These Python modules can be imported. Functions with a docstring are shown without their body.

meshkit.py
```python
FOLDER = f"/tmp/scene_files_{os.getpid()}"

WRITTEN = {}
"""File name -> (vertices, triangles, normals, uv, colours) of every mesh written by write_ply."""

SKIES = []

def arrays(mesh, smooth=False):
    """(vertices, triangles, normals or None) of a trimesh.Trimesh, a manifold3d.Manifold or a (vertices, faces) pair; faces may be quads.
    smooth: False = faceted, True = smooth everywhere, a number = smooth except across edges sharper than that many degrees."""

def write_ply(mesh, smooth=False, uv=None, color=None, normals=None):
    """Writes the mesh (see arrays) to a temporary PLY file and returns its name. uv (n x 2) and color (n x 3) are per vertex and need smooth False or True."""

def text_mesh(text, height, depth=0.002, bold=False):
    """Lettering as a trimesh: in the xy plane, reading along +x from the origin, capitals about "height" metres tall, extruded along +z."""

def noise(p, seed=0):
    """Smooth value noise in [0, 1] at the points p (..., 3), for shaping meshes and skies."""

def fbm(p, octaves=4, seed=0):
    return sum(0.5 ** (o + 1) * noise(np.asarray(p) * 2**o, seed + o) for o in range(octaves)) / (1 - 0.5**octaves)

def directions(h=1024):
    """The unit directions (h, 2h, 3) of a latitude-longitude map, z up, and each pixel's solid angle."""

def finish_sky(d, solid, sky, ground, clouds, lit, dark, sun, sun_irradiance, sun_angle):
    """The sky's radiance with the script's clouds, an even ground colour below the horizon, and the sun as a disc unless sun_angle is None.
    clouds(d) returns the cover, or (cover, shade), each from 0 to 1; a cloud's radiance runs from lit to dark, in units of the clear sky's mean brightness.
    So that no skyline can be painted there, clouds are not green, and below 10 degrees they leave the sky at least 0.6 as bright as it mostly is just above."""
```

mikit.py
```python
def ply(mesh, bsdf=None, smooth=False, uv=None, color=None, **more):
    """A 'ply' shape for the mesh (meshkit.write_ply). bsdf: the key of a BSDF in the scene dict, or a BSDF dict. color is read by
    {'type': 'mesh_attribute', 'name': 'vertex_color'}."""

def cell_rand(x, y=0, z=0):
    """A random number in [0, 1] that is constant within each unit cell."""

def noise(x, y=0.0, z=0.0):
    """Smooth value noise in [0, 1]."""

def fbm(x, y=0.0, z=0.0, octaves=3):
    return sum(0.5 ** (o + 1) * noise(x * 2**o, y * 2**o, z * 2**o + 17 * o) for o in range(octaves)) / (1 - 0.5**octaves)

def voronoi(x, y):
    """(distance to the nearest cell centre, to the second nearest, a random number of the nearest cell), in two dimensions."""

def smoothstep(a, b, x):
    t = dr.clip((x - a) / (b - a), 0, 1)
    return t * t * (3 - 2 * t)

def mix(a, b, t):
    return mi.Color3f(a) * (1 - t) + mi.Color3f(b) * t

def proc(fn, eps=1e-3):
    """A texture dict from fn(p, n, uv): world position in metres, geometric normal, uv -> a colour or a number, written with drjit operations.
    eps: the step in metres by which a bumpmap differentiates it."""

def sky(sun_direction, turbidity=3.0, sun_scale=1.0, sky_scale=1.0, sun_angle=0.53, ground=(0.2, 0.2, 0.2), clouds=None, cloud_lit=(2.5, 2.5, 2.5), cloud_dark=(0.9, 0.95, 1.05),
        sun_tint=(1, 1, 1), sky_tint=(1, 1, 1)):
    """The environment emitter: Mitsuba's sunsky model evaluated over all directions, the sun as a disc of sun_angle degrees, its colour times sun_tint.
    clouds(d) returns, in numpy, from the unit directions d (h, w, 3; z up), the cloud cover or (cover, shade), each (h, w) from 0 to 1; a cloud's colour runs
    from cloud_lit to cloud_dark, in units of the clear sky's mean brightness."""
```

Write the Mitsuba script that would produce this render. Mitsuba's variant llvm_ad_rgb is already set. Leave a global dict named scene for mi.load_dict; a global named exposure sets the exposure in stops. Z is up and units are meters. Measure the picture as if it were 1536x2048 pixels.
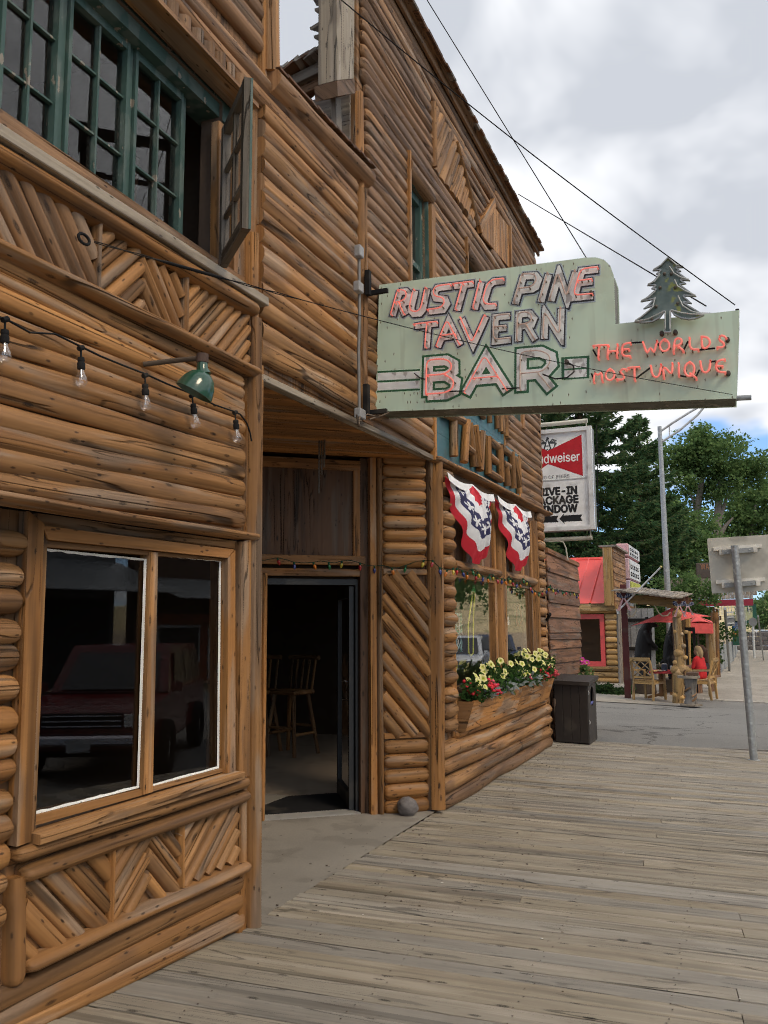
"""A log tavern on a small-town boardwalk: geometry in metres, x towards the street, y along the facade, z up."""
import math
import random
import numpy as np
import trimesh
import drjit as dr
import mitsuba as mi
import mikit
import meshkit
from mikit import noise, fbm, voronoi, cell_rand, smoothstep, mix
from shapely.geometry import Polygon, LineString, Point, box as sbox
from shapely.ops import unary_union

T = mi.ScalarTransform4f
rng = random.Random(7)
nrng = np.random.default_rng(7)
scene, labels = {}, {}

# ------------------------------------------------------------------ camera, sky, exposure
CAM = np.array([0.0, 0.0, 1.65])
FWD, UPV = np.array([-0.377475, 0.916768, 0.130572]), np.array([0.055261, -0.118452, 0.991421])
scene['camera'] = {'type': 'perspective', 'fov': math.degrees(2 * math.atan(1024 / 1716)), 'fov_axis': 'y', 'near_clip': 0.05, 'far_clip': 3000.0,
                   'to_world': T().look_at(origin=CAM.tolist(), target=(CAM + FWD).tolist(), up=UPV.tolist())}
SUN = (0.70, -0.38, 0.75)


def clouds(d):
    q = d / np.maximum(d[..., 2:3] + 0.16, 0.05)
    c = np.stack([q[..., 0], q[..., 1] * 0.8, q[..., 2] * 0 + 4.2], -1)
    warp = meshkit.fbm(c * 1.6 + 5.0, 3, 31)[..., None] - 0.5
    a = meshkit.fbm(c * 2.1 + warp * 0.8 + 1.7, 6, 11)
    b = meshkit.fbm(c * 2.6 + warp * 1.2 + 8.1, 6, 23)
    f = meshkit.fbm(c * 7.0 + warp * 2.0, 4, 41)
    el = np.clip(d[..., 2], 0, 1)
    edge = 0.585 - 0.50 * np.clip((el - 0.15) / 0.22, 0, 1)
    cover = np.clip((a + 0.16 * (f - 0.5) - edge + 0.07) / 0.15, 0, 1)
    shade = np.clip((b + 0.34 * (f - 0.5) - 0.36) / 0.28, 0, 1)
    return cover * cover * (3 - 2 * cover), shade


scene['sky'] = mikit.sky(SUN, turbidity=3.0, sun_scale=0.20, sun_angle=18.0, clouds=clouds, cloud_lit=(2.45, 2.47, 2.52), cloud_dark=(1.34, 1.41, 1.54), sky_tint=(0.88, 0.98, 1.10))
exposure = 2.4

# ------------------------------------------------------------------ materials
BANK = {'honey': 0, 'mid': 1, 'dark': 2, 'grey': 3, 'ply': 4, 'orange': 5, 'deck': 6, 'pale': 7, 'lap': 8, 'interior': 9, 'sash': 10}
W_LIGHT = np.array([(.43, .206, .071), (.388, .191, .071), (.315, .162, .073), (.30, .255, .21), (.165, .078, .037), (.42, .19, .06), (.298, .257, .204), (.52, .32, .13), (.25, .118, .062), (.15, .08, .04), (.185, .150, .118)])
W_DARK = np.array([(.20, .080, .022), (.150, .066, .024), (.105, .052, .025), (.13, .105, .085), (.098, .045, .021), (.22, .088, .024), (.182, .152, .117), (.30, .165, .055), (.12, .055, .030), (.07, .035, .018), (.075, .056, .042)])
L_TAB = [mi.Float(W_LIGHT[:, i]) for i in range(3)]
D_TAB = [mi.Float(W_DARK[:, i]) for i in range(3)]


def pick(tab, i):
    return mi.Color3f(*[dr.gather(mi.Float, t, i) for t in tab])


def wood_parts(uv):
    k = dr.floor(uv.x / 40)
    u, v = uv.x - 40 * k, uv.y
    bank = mi.UInt32(dr.clip(dr.floor(k / 64), 0, 10))
    return k, u, v, bank


def crack_lines(u, v, s):
    a = 1 - smoothstep(0.004, 0.020, dr.abs(noise(u * 0.8 + s, v * 19, s) - 0.5))
    a = a * smoothstep(0.50, 0.60, noise(u * 1.5, v * 6, s + 2))
    b = 1 - smoothstep(0.010, 0.045, dr.abs(noise(u * 2.0 + s, v * 46, s + 9) - 0.5))
    return dr.maximum(a, 0.7 * b * smoothstep(0.56, 0.66, noise(u * 3.1, v * 9, s + 4)))


def wood_color(p, n, uv):
    k, u, v, bank = wood_parts(uv)
    s = k * 7.31
    deck = dr.select(bank == 6, 1.0, 0.0)
    fibre = noise(u * 3.0, v * 120 + s, s)
    grain = noise(u * 1.3 + s, v * 42, s)
    broad = fbm(u * 0.9 + s, v * 11, s, octaves=2)
    fine = noise(u * 7.0 + s, v * 230, s + 3)
    t = dr.clip(0.02 + 0.36 * fibre + 0.30 * fine + 0.34 * grain + 0.85 * (broad - 0.34), 0, 1)
    c = mix(pick(D_TAB, bank), pick(L_TAB, bank), t)
    tone = cell_rand(k, 3)
    c = c * dr.select(deck > 0, 0.92 + 0.16 * tone, 0.70 + 0.54 * tone)
    hue = cell_rand(k, 8) - 0.5
    c = c * mi.Color3f(0.97 + 0.10 * hue, 1.0, 1 - 0.22 * hue)
    streak = smoothstep(0.56, 0.74, fbm(u * 0.7 + 2 * s, v * 24, s + 1, octaves=2)) * (0.40 - 0.05 * deck)
    c = c * (1 - streak)
    blotch = fbm(u * 2.2 + s, v * 9 + 3.1, s, octaves=4)
    stain = smoothstep(0.50, 0.68, blotch) * (0.46 - 0.26 * deck)
    c = c * (1 - stain) + mi.Color3f(0.080, 0.048, 0.030) * stain
    worn = smoothstep(0.55, 0.72, fbm(u * 1.7 + 9.0, v * 16, s + 5, octaves=3)) * 0.42
    lum = mi.luminance(c)
    c = c * (1 - worn) + mi.Color3f(1.14, 1.0, 0.82) * lum * 1.55 * worn
    crack = crack_lines(u, v, s) * (1 - 0.35 * deck)
    f1, f2, kr = voronoi(u * 2.6 + s, v * 8)
    ring = 0.5 + 0.5 * dr.cos(f1 * 190)
    knot = (1 - smoothstep(0.035, 0.095, f1 + 0.03 * (fibre - 0.5))) * smoothstep(0.60, 0.64, kr) * (0.62 + 0.38 * ring)
    f3, f4, kq = voronoi(u * 11 + s, v * 30 + 5)
    speck = (1 - smoothstep(0.06, 0.20, f3)) * smoothstep(0.84, 0.88, kq) * (1 - 0.8 * deck)
    d = dr.clip(crack * 0.72 + knot * 0.78 + speck * 0.72, 0, 0.85)
    return c * (1 - d)


def wood_height(p, n, uv):
    k, u, v, bank = wood_parts(uv)
    s = k * 7.31
    return noise(u * 3.0, v * 120 + s, s) * 0.28 + noise(u * 1.3 + s, v * 42, s) * 0.6 + fbm(u * 2.2 + s, v * 9 + 3.1, s, octaves=2) * 1.2 - crack_lines(u, v, s) * 1.2


def two(d):
    return {'type': 'twosided', 'bsdf': d}


def proc(fn, eps=1e-3):
    return mikit.proc(fn, eps)


scene['wood'] = two({'type': 'bumpmap', 'arbitrary': {**proc(wood_height, 2e-3)}, 'scale': 0.0068,
                     'bsdf': {'type': 'principled', 'base_color': proc(wood_color), 'roughness': 0.60, 'specular': 0.34}})

# painted things: uv.x = palette index * 10
PAL = {}
PAL_RGB = []


def pal(rgb):
    key = tuple(round(float(c), 4) for c in rgb)
    if key not in PAL:
        PAL[key] = len(PAL_RGB)
        PAL_RGB.append(key)
    return PAL[key]


class Palette:
    tab = None


def pal_color(uv):
    if Palette.tab is None:
        a = np.array(PAL_RGB)
        Palette.tab = [mi.Float(a[:, i]) for i in range(3)]
    return pick(Palette.tab, mi.UInt32(dr.clip(dr.floor(uv.x / 10 + 0.5), 0, len(PAL_RGB) - 1)))


def paint_color(p, n, uv):
    c = pal_color(uv)
    g = fbm(p.x * 9, p.y * 9, p.z * 9, octaves=3)
    fine = noise(p.x * 60, p.y * 60, p.z * 60)
    dirt = smoothstep(0.56, 0.74, fbm(p.x * 4 + 3, p.y * 4, p.z * 4, octaves=3)) * 0.30
    c = c * (0.86 + 0.20 * g + 0.08 * fine)
    return c * (1 - dirt) + mi.Color3f(0.10, 0.085, 0.065) * dirt


def peel_color(p, n, uv):
    c = pal_color(uv)
    g = fbm(p.x * 26, p.y * 26, p.z * 10, octaves=3)
    chip = smoothstep(0.70, 0.72, g)
    worn = smoothstep(0.5, 0.64, fbm(p.x * 12 + 7, p.y * 12, p.z * 5, octaves=3)) * 0.16
    c = c * (0.88 + 0.2 * noise(p.x * 30, p.y * 30, p.z * 6))
    c = c * (1 - worn) + mi.Color3f(0.33, 0.33, 0.30) * worn
    return c * (1 - chip) + mi.Color3f(0.24, 0.21, 0.17) * chip


def galv_color(p, n, uv):
    a = fbm(p.x * 40, p.y * 40, p.z * 40, octaves=2)
    b = smoothstep(0.70, 0.78, noise(p.x * 22, p.y * 22, p.z * 22))
    return mi.Color3f(0.33, 0.345, 0.35) * (0.75 + 0.5 * a) + mi.Color3f(0.12, 0.12, 0.11) * b


def sign_color(p, n, uv):
    base = mi.Color3f(0.545, 0.665, 0.525) * (0.88 + 0.2 * fbm(p.x * 3, p.z * 3, 1.7, octaves=3))
    stain = smoothstep(0.50, 0.72, fbm(p.x * 5 + 11, p.z * 2.5, 4.2, octaves=4)) * 0.34
    base = base * (1 - stain) + mi.Color3f(0.37, 0.36, 0.25) * stain
    streak = smoothstep(0.60, 0.80, fbm(p.x * 24, p.z * 1.4, 9.0, octaves=3)) * 0.30
    base = base * (1 - streak) + mi.Color3f(0.34, 0.37, 0.28) * streak
    f1, f2, kr = voronoi(p.x * 38, p.z * 15)
    zone = smoothstep(-1.55, -2.35, p.x)
    chip = (1 - smoothstep(0.10, 0.20, f1)) * smoothstep(0.93, 0.94, kr + 0.17 * zone * smoothstep(0.35, 0.6, noise(p.x * 6, p.z * 6, 2.0)))
    return base * (1 - chip * 0.85) + mi.Color3f(0.10, 0.06, 0.03) * chip * 0.85


def concrete_color(p, n, uv):
    a = fbm(p.x * 1.6, p.y * 1.6, 2.0, octaves=4)
    b = noise(p.x * 130, p.y * 130, p.z * 130)
    s = smoothstep(0.55, 0.70, fbm(p.x * 5, p.y * 5, 6.0, octaves=3)) * 0.28
    c = mi.Color3f(0.250, 0.230, 0.200) * (0.72 + 0.42 * a + 0.18 * b)
    f1, f2, kr = voronoi(p.x * 7, p.y * 7)
    spot = (1 - smoothstep(0.03, 0.10, f1)) * smoothstep(0.84, 0.86, kr) * 0.55
    return c * (1 - s) * (1 - spot) + mi.Color3f(0.11, 0.095, 0.075) * s


def asphalt_color(p, n, uv):
    a = fbm(p.x * 0.5, p.y * 0.9, 2.0, octaves=4)
    b = noise(p.x * 70, p.y * 70, 0.0)
    crack = 1 - smoothstep(0.004, 0.014, dr.abs(fbm(p.x * 0.45 + 3, p.y * 0.8, 8.0, octaves=4) - 0.5))
    c = mi.Color3f(0.150, 0.147, 0.140) * (0.66 + 0.42 * a + 0.26 * b)
    return c * (1 - 0.45 * crack)


def ground_color(p, n, uv):
    a = fbm(p.x * 0.7, p.y * 0.7, 2.0, octaves=4)
    return mix((0.16, 0.12, 0.08), (0.30, 0.24, 0.16), a)


def hill_color(p, n, uv):
    a = fbm(p.x * 0.03, p.y * 0.03, p.z * 0.05, octaves=5)
    g = smoothstep(0.50, 0.62, fbm(p.x * 0.12, p.y * 0.12, p.z * 0.12, octaves=3))
    c = mix((0.34, 0.27, 0.15), (0.46, 0.38, 0.23), a)
    return c * (1 - 0.55 * g) + mi.Color3f(0.10, 0.12, 0.05) * 0.55 * g


def tree_metal(p, n, uv):
    g = fbm(p.x * 18, p.z * 18, 3.0, octaves=3)
    c = mix((0.055, 0.085, 0.075), (0.19, 0.225, 0.205), g)
    q = smoothstep(0.50, 0.57, fbm(p.x * 15 + 2, p.z * 13, 8.0, octaves=4)) * smoothstep(-0.37, -0.33, p.x + 0.12 * (noise(p.x * 12, p.z * 12, 1.0) - 0.5)) * 0.8
    return c * (1 - q) + mi.Color3f(0.26, 0.27, 0.055) * q


def roof_metal(p, n, uv):
    return mi.Color3f(0.66, 0.078, 0.068) * (0.86 + 0.22 * fbm(p.x * 2, p.y * 2, p.z * 2, octaves=3))


def letter_white(p, n, uv):
    c = mi.Color3f(0.74, 0.75, 0.73) * (0.8 + 0.3 * fbm(p.x * 14, p.z * 14, 2.0, octaves=3))
    r = smoothstep(0.60, 0.70, fbm(p.x * 22 + 4, p.z * 13, 5.0, octaves=3)) * 0.55
    return c * (1 - r) + mi.Color3f(0.15, 0.105, 0.085) * r


def rock_color(p, n, uv):
    return mix((0.09, 0.08, 0.078), (0.22, 0.20, 0.19), fbm(p.x * 30, p.y * 30, p.z * 30, octaves=3))


def plain(fn, rough=0.6, spec=0.4, metallic=0.0, bump=None, scale=0.001, **kw):
    b = {'type': 'principled', 'base_color': proc(fn), 'roughness': rough, 'specular': spec, 'metallic': metallic, **kw}
    if bump is not None:
        b = {'type': 'bumpmap', 'arbitrary': proc(bump, 2e-3), 'scale': scale, 'bsdf': b}
    return two(b)


scene['paint'] = plain(paint_color, 0.48)
scene['gloss_paint'] = plain(paint_color, 0.14, 0.6, clearcoat=0.6, clearcoat_gloss=0.9)
scene['peel_paint'] = plain(peel_color, 0.6)
scene['matte'] = plain(paint_color, 0.85, 0.2)
scene['galvanized'] = plain(galv_color, 0.45, 0.5, 0.35)
scene['sign_paint'] = plain(sign_color, 0.42)
scene['letter_white'] = plain(letter_white, 0.5)
scene['concrete_mat'] = plain(concrete_color, 0.85, 0.25, bump=lambda p, n, uv: noise(p.x * 130, p.y * 130, p.z * 130) + 2 * fbm(p.x * 14, p.y * 14, 0.0, octaves=2), scale=0.0012)
scene['slab_mat'] = plain(lambda p, n, uv: concrete_color(p, n, uv) * mi.Color3f(.80, .79, .77), 0.85, 0.25, bump=lambda p, n, uv: noise(p.x * 130, p.y * 130, p.z * 130) + 2 * fbm(p.x * 14, p.y * 14, 0.0, octaves=2), scale=0.0014)
scene['asphalt_mat'] = plain(asphalt_color, 0.85, 0.3, bump=lambda p, n, uv: noise(p.x * 70, p.y * 70, 0.0), scale=0.003)
scene['earth'] = plain(ground_color, 0.9, 0.2)
scene['hillside'] = plain(hill_color, 0.9, 0.1)
scene['tree_metal'] = plain(tree_metal, 0.4, 0.5, 0.3)
scene['roof_metal'] = plain(roof_metal, 0.35, 0.5)
scene['rock'] = plain(rock_color, 0.8, 0.3)
scene['coral_tube'] = two({'type': 'principled', 'base_color': {'type': 'rgb', 'value': (0.80, 0.20, 0.15)}, 'roughness': 0.12, 'specular': 0.5, 'clearcoat': 0.5})
scene['clear_tube'] = two({'type': 'principled', 'base_color': {'type': 'rgb', 'value': (0.62, 0.44, 0.36)}, 'roughness': 0.12, 'specular': 0.6, 'clearcoat': 0.5})
scene['white_tube'] = two({'type': 'principled', 'base_color': {'type': 'rgb', 'value': (0.50, 0.52, 0.50)}, 'roughness': 0.12, 'specular': 0.6})
scene['black'] = two({'type': 'principled', 'base_color': {'type': 'rgb', 'value': (0.014, 0.014, 0.015)}, 'roughness': 0.42, 'specular': 0.4})
scene['fur'] = two({'type': 'principled', 'base_color': {'type': 'rgb', 'value': (0.012, 0.011, 0.011)}, 'roughness': 0.6, 'specular': 0.25})
scene['chrome'] = {'type': 'roughconductor', 'material': 'Cr', 'alpha': 0.12}
scene['pane'] = {'type': 'thindielectric', 'int_ior': 1.6}
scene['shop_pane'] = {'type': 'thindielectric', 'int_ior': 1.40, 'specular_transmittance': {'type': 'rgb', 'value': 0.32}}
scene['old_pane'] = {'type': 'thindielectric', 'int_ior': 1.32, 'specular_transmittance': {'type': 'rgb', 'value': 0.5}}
scene['bulb_glass'] = {'type': 'thindielectric', 'int_ior': 1.8}
scene['vc_matte'] = two({'type': 'principled', 'base_color': {'type': 'mesh_attribute', 'name': 'vertex_color'}, 'roughness': 0.7, 'specular': 0.25})
scene['leaf'] = {'type': 'principledthin', 'base_color': {'type': 'mesh_attribute', 'name': 'vertex_color'}, 'roughness': 0.55, 'diff_trans': 0.9, 'spec_trans': 0.0}

# ------------------------------------------------------------------ scene helpers
NUM = {}


def unique(name):
    if name not in NUM:
        NUM[name] = 0
        return name
    NUM[name] += 1
    return f'{name}_{NUM[name]:03d}'


def thing(name, label=None, cat=None, group=None, kind=None):
    key = unique(name)
    d = {}
    for a, b in (('label', label), ('category', cat), ('group', group), ('kind', kind)):
        if b:
            d[a] = b
    labels[key] = d
    return key


def put(shape, name, parent=None, label=None, kind=None):
    key = unique(f'{parent}__{name}' if parent else name)
    scene[key] = shape
    if label or kind:
        labels[key] = {a: b for a, b in (('label', label), ('kind', kind)) if b}
    return key


class M:
    """Collects vertices, faces and uv of one mesh."""

    def __init__(self):
        self.v, self.f, self.t, self.c, self.n = [], [], [], [], 0

    def add(self, v, f, uv=None, col=None):
        v, f = np.asarray(v, float), np.asarray(f, int)
        if f.shape[1] == 4:
            f = np.vstack([f[:, [0, 1, 2]], f[:, [0, 2, 3]]])
        self.v.append(v)
        self.f.append(f + self.n)
        self.t.append(np.zeros((len(v), 2)) if uv is None else np.broadcast_to(np.asarray(uv, float), (len(v), 2)))
        if col is not None:
            self.c.append(np.broadcast_to(np.asarray(col, float), (len(v), 3)))
        self.n += len(v)
        return self

    def ply(self, bsdf, smooth=False):
        v, f, t = np.vstack(self.v), np.vstack(self.f), np.vstack(self.t)
        c = np.vstack(self.c) if self.c else None
        if smooth is not True and smooth is not False:
            # split the vertices along edges sharper than the angle
            tm = trimesh.Trimesh(v, f, process=False)
            ok = tm.face_adjacency_angles < math.radians(smooth)
            lab = trimesh.graph.connected_component_labels(tm.face_adjacency[ok], node_count=len(f))
            code, inv = np.unique(np.repeat(lab, 3).astype(np.int64) * len(v) + f.ravel(), return_inverse=True)
            old = code % len(v)
            v, f, t, c = v[old], inv.reshape(-1, 3), t[old], c if c is None else c[old]
            smooth = True
        return mikit.ply((v, f), bsdf, smooth=smooth, uv=t, color=c)


def nrm(a):
    a = np.asarray(a, float)
    return a / np.linalg.norm(a)


class Frame:
    """A wall plane: s along u, z up, d along the outward normal."""

    def __init__(self, o, u):
        self.o, self.u = np.array(o, float), nrm([u[0], u[1], 0])
        self.n = np.array([self.u[1], -self.u[0], 0.0])

    def p(self, s, z, d=0.0):
        return self.o + self.u * s + self.n * d + np.array([0, 0, z])


def ang(a):
    return (math.sin(math.radians(a)), math.cos(math.radians(a)))


FA = Frame((-2.5, 0, 0), (0, 1))
FB = Frame((-2.5, 4.12, 0), ang(7))
FE = Frame((-2.5, 7.279, 0), ang(50))


def woff(bank):
    return 40.0 * (BANK[bank] * 64 + rng.randrange(64)) + 4.0


def sweep(mesh, path, P, Q, prof, u0=0.0, caps=True, pale=None):
    """prof: (n, k, 2) offsets along P and Q per path point; uv = (length, girth)."""
    path, prof = np.asarray(path, float), np.asarray(prof, float)
    n, k = prof.shape[:2]
    P, Q = np.broadcast_to(P, (n, 3)), np.broadcast_to(Q, (n, 3))
    v = path[:, None] + prof[..., :1] * P[:, None] + prof[..., 1:] * Q[:, None]
    ln = np.concatenate([[0], np.cumsum(np.linalg.norm(np.diff(path, axis=0), axis=1))])
    mid = prof[n // 2]
    girth = np.concatenate([[0], np.cumsum(np.linalg.norm(np.diff(mid, axis=0), axis=1))])
    uv = np.stack(np.broadcast_arrays(u0 + ln[:, None], girth[None] + 1.0), -1).reshape(-1, 2)
    i, j = np.meshgrid(np.arange(n - 1), np.arange(k - 1), indexing='ij')
    a = (i * k + j).ravel()
    mesh.add(v.reshape(-1, 3), np.stack([a, a + 1, a + k + 1, a + k], 1), uv)
    if caps:
        for e in (0, n - 1):
            ring = v[e]
            c = ring.mean(0)
            vv = np.vstack([ring, c])
            ff = [(m, (m + 1) % k, k) for m in range(k)]
            w = np.stack([u0 + ln[e] + prof[e, :, 0] * 0.2, 1 + prof[e, :, 1]], 1)
            mesh.add(vv, ff, np.vstack([w, w.mean(0)]))
    return mesh


ARC = np.radians(np.linspace(-105, 105, 10))


def log_into(mesh, F, a, b, w, d=None, bank='mid', round0=True, round1=True, d0=0.0, wob=1.0, full=False):
    """A half-round log on the wall plane from a to b (s, z)."""
    d = w * 0.37 if d is None else d
    A_, B_ = F.p(a[0], a[1], d0), F.p(b[0], b[1], d0)
    L = np.linalg.norm(B_ - A_)
    if L < 0.02:
        return
    ax = (B_ - A_) / L
    Pv = np.cross(F.n, ax)
    rr = min(0.5 * w, 0.45 * L)
    ts = [0.0] + ([rr * .12, rr * .35, rr] if round0 else []) + list(np.linspace(0, L, max(3, int(L / 0.22) + 1))[1:-1]) + ([L - rr, L - rr * .35, L - rr * .12] if round1 else []) + [L]
    ts = np.array(sorted(set(round(x, 5) for x in ts if 0 <= x <= L)))
    seed = rng.random() * 90
    q = np.stack([ts * 1.3 + seed, ts * 0 + 1.7, ts * 0], 1)
    width = 1 + wob * 0.27 * (meshkit.fbm(q, 3, 3) - 0.5)
    bow = wob * 0.13 * w * (meshkit.fbm(q * 0.7 + 5, 2, 5) - 0.5) * 2
    e = np.ones_like(ts)
    for flag, dist in ((round0, ts), (round1, L - ts)):
        if flag:
            x = np.clip(dist / rr, 0, 1)
            e = np.minimum(e, 0.42 + 0.58 * np.sqrt(np.clip(1 - (1 - x) ** 2, 0, 1)))
    arc = np.radians(np.linspace(0, 360, 15)) if full else ARC
    jig = meshkit.noise(np.stack([np.repeat(ts[:, None] * 2.2 + seed, len(arc), 1), np.repeat(arc[None] * 1.6, len(ts), 0), np.zeros((len(ts), len(arc)))], -1), 9)
    jig = 1 + 0.15 * wob * (jig - 0.5)
    prof = np.stack([np.sin(arc)[None] * (w / 2 * width * e)[:, None] * jig, np.cos(arc)[None] * (d * width * e)[:, None] * jig], -1)
    path = A_ + ax * ts[:, None] + Pv * bow[:, None]
    sweep(mesh, path, Pv, F.n, prof, woff(bank))


def log(parent, F, a, b, w, d=None, bank='mid', name='log', **kw):
    m = M()
    log_into(m, F, a, b, w, d, bank, **kw)
    if m.n:
        return put(m.ply('wood', smooth=True), name, parent)


def board_into(mesh, F, a, b, w, th=0.025, d0=0.0, bank='honey', wob=0.4, ch=0.004):
    A_, B_ = F.p(a[0], a[1], d0), F.p(b[0], b[1], d0)
    L = np.linalg.norm(B_ - A_)
    ax = (B_ - A_) / L
    Pv = np.cross(F.n, ax)
    n = max(2, int(L / 0.35) + 1)
    ts = np.linspace(0, L, n)
    h = w / 2
    ring = np.array([(-h, 0), (-h, th - ch), (-h + ch, th), (h - ch, th), (h, th - ch), (h, 0), (-h, 0)])
    sc = 1 + wob * 0.06 * (nrng.random(n) - 0.5)
    prof = np.repeat(ring[None], n, 0)
    prof[..., 0] *= sc[:, None]
    sweep(mesh, A_ + ax * ts[:, None], Pv, F.n, prof, woff(bank))


def board(parent, F, a, b, w, th=0.025, d0=0.0, bank='honey', name='trim_board', mat='wood', **kw):
    m = M()
    board_into(m, F, a, b, w, th, d0, bank, **kw)
    return put(m.ply(mat), name, parent)


def quad_panel(mesh, F, pts, d0, d1, bank=None, idx=None, upright=False):
    """A flat slab on the wall with the (s, z) corner polygon, from depth d0 to d1."""
    poly = pts if isinstance(pts, Polygon) else Polygon(pts)
    tri = trimesh.creation.extrude_polygon(poly, d1 - d0, engine='earcut')
    v = np.array(tri.vertices)
    w = np.array([F.p(x, y, d0 + z) for x, y, z in v])
    w_, h_ = np.ptp(v[:, 0]), np.ptp(v[:, 1])
    lo = 0 if w_ > h_ and not upright else 1
    uv = np.stack([v[:, lo] + woff(bank), v[:, 1 - lo] + v[:, 2] + 1], 1) if bank else (idx * 10.0, 0.0)
    f = np.array(tri.faces)
    vv = w[f.ravel()]
    mesh.add(vv, np.arange(len(vv)).reshape(-1, 3), uv[f.ravel()] if bank else uv)
    return mesh


def panel(parent, F, pts, d0, d1, bank=None, rgb=None, mat=None, name='panel', label=None, upright=False):
    m = quad_panel(M(), F, pts, d0, d1, bank, None if bank else pal(rgb), upright)
    return put(m.ply(mat or ('wood' if bank else 'paint')), name, parent, label)


def rect(s0, z0, s1, z1):
    return [(s0, z0), (s1, z0), (s1, z1), (s0, z1)]


def slats(parent, F, field, angle, w, d=0.035, bank='mid', d0=0.0, name='slat'):
    """Half-round slats at the angle (degrees from the wall's s axis) clipped to the polygon."""
    poly = Polygon(field).buffer(0)
    c = np.array(poly.centroid.coords[0])
    t = math.radians(angle)
    ax, pv = np.array([math.cos(t), math.sin(t)]), np.array([-math.sin(t), math.cos(t)])
    for k in range(-30, 31):
        o = c + pv * (k + 0.37) * w
        seg = LineString([o - ax * 5, o + ax * 5]).intersection(poly)
        if seg.is_empty or seg.length < 0.05 or seg.geom_type != 'LineString':
            continue
        (x0, y0), (x1, y1) = seg.coords[0], seg.coords[-1]
        e = w * 0.22
        log(parent, F, (x0 - ax[0] * e, y0 - ax[1] * e), (x1 + ax[0] * e, y1 + ax[1] * e), w * (0.92 + 0.12 * rng.random()), d * (0.9 + 0.2 * rng.random()), bank, name, round0=False, round1=False, d0=d0)


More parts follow.
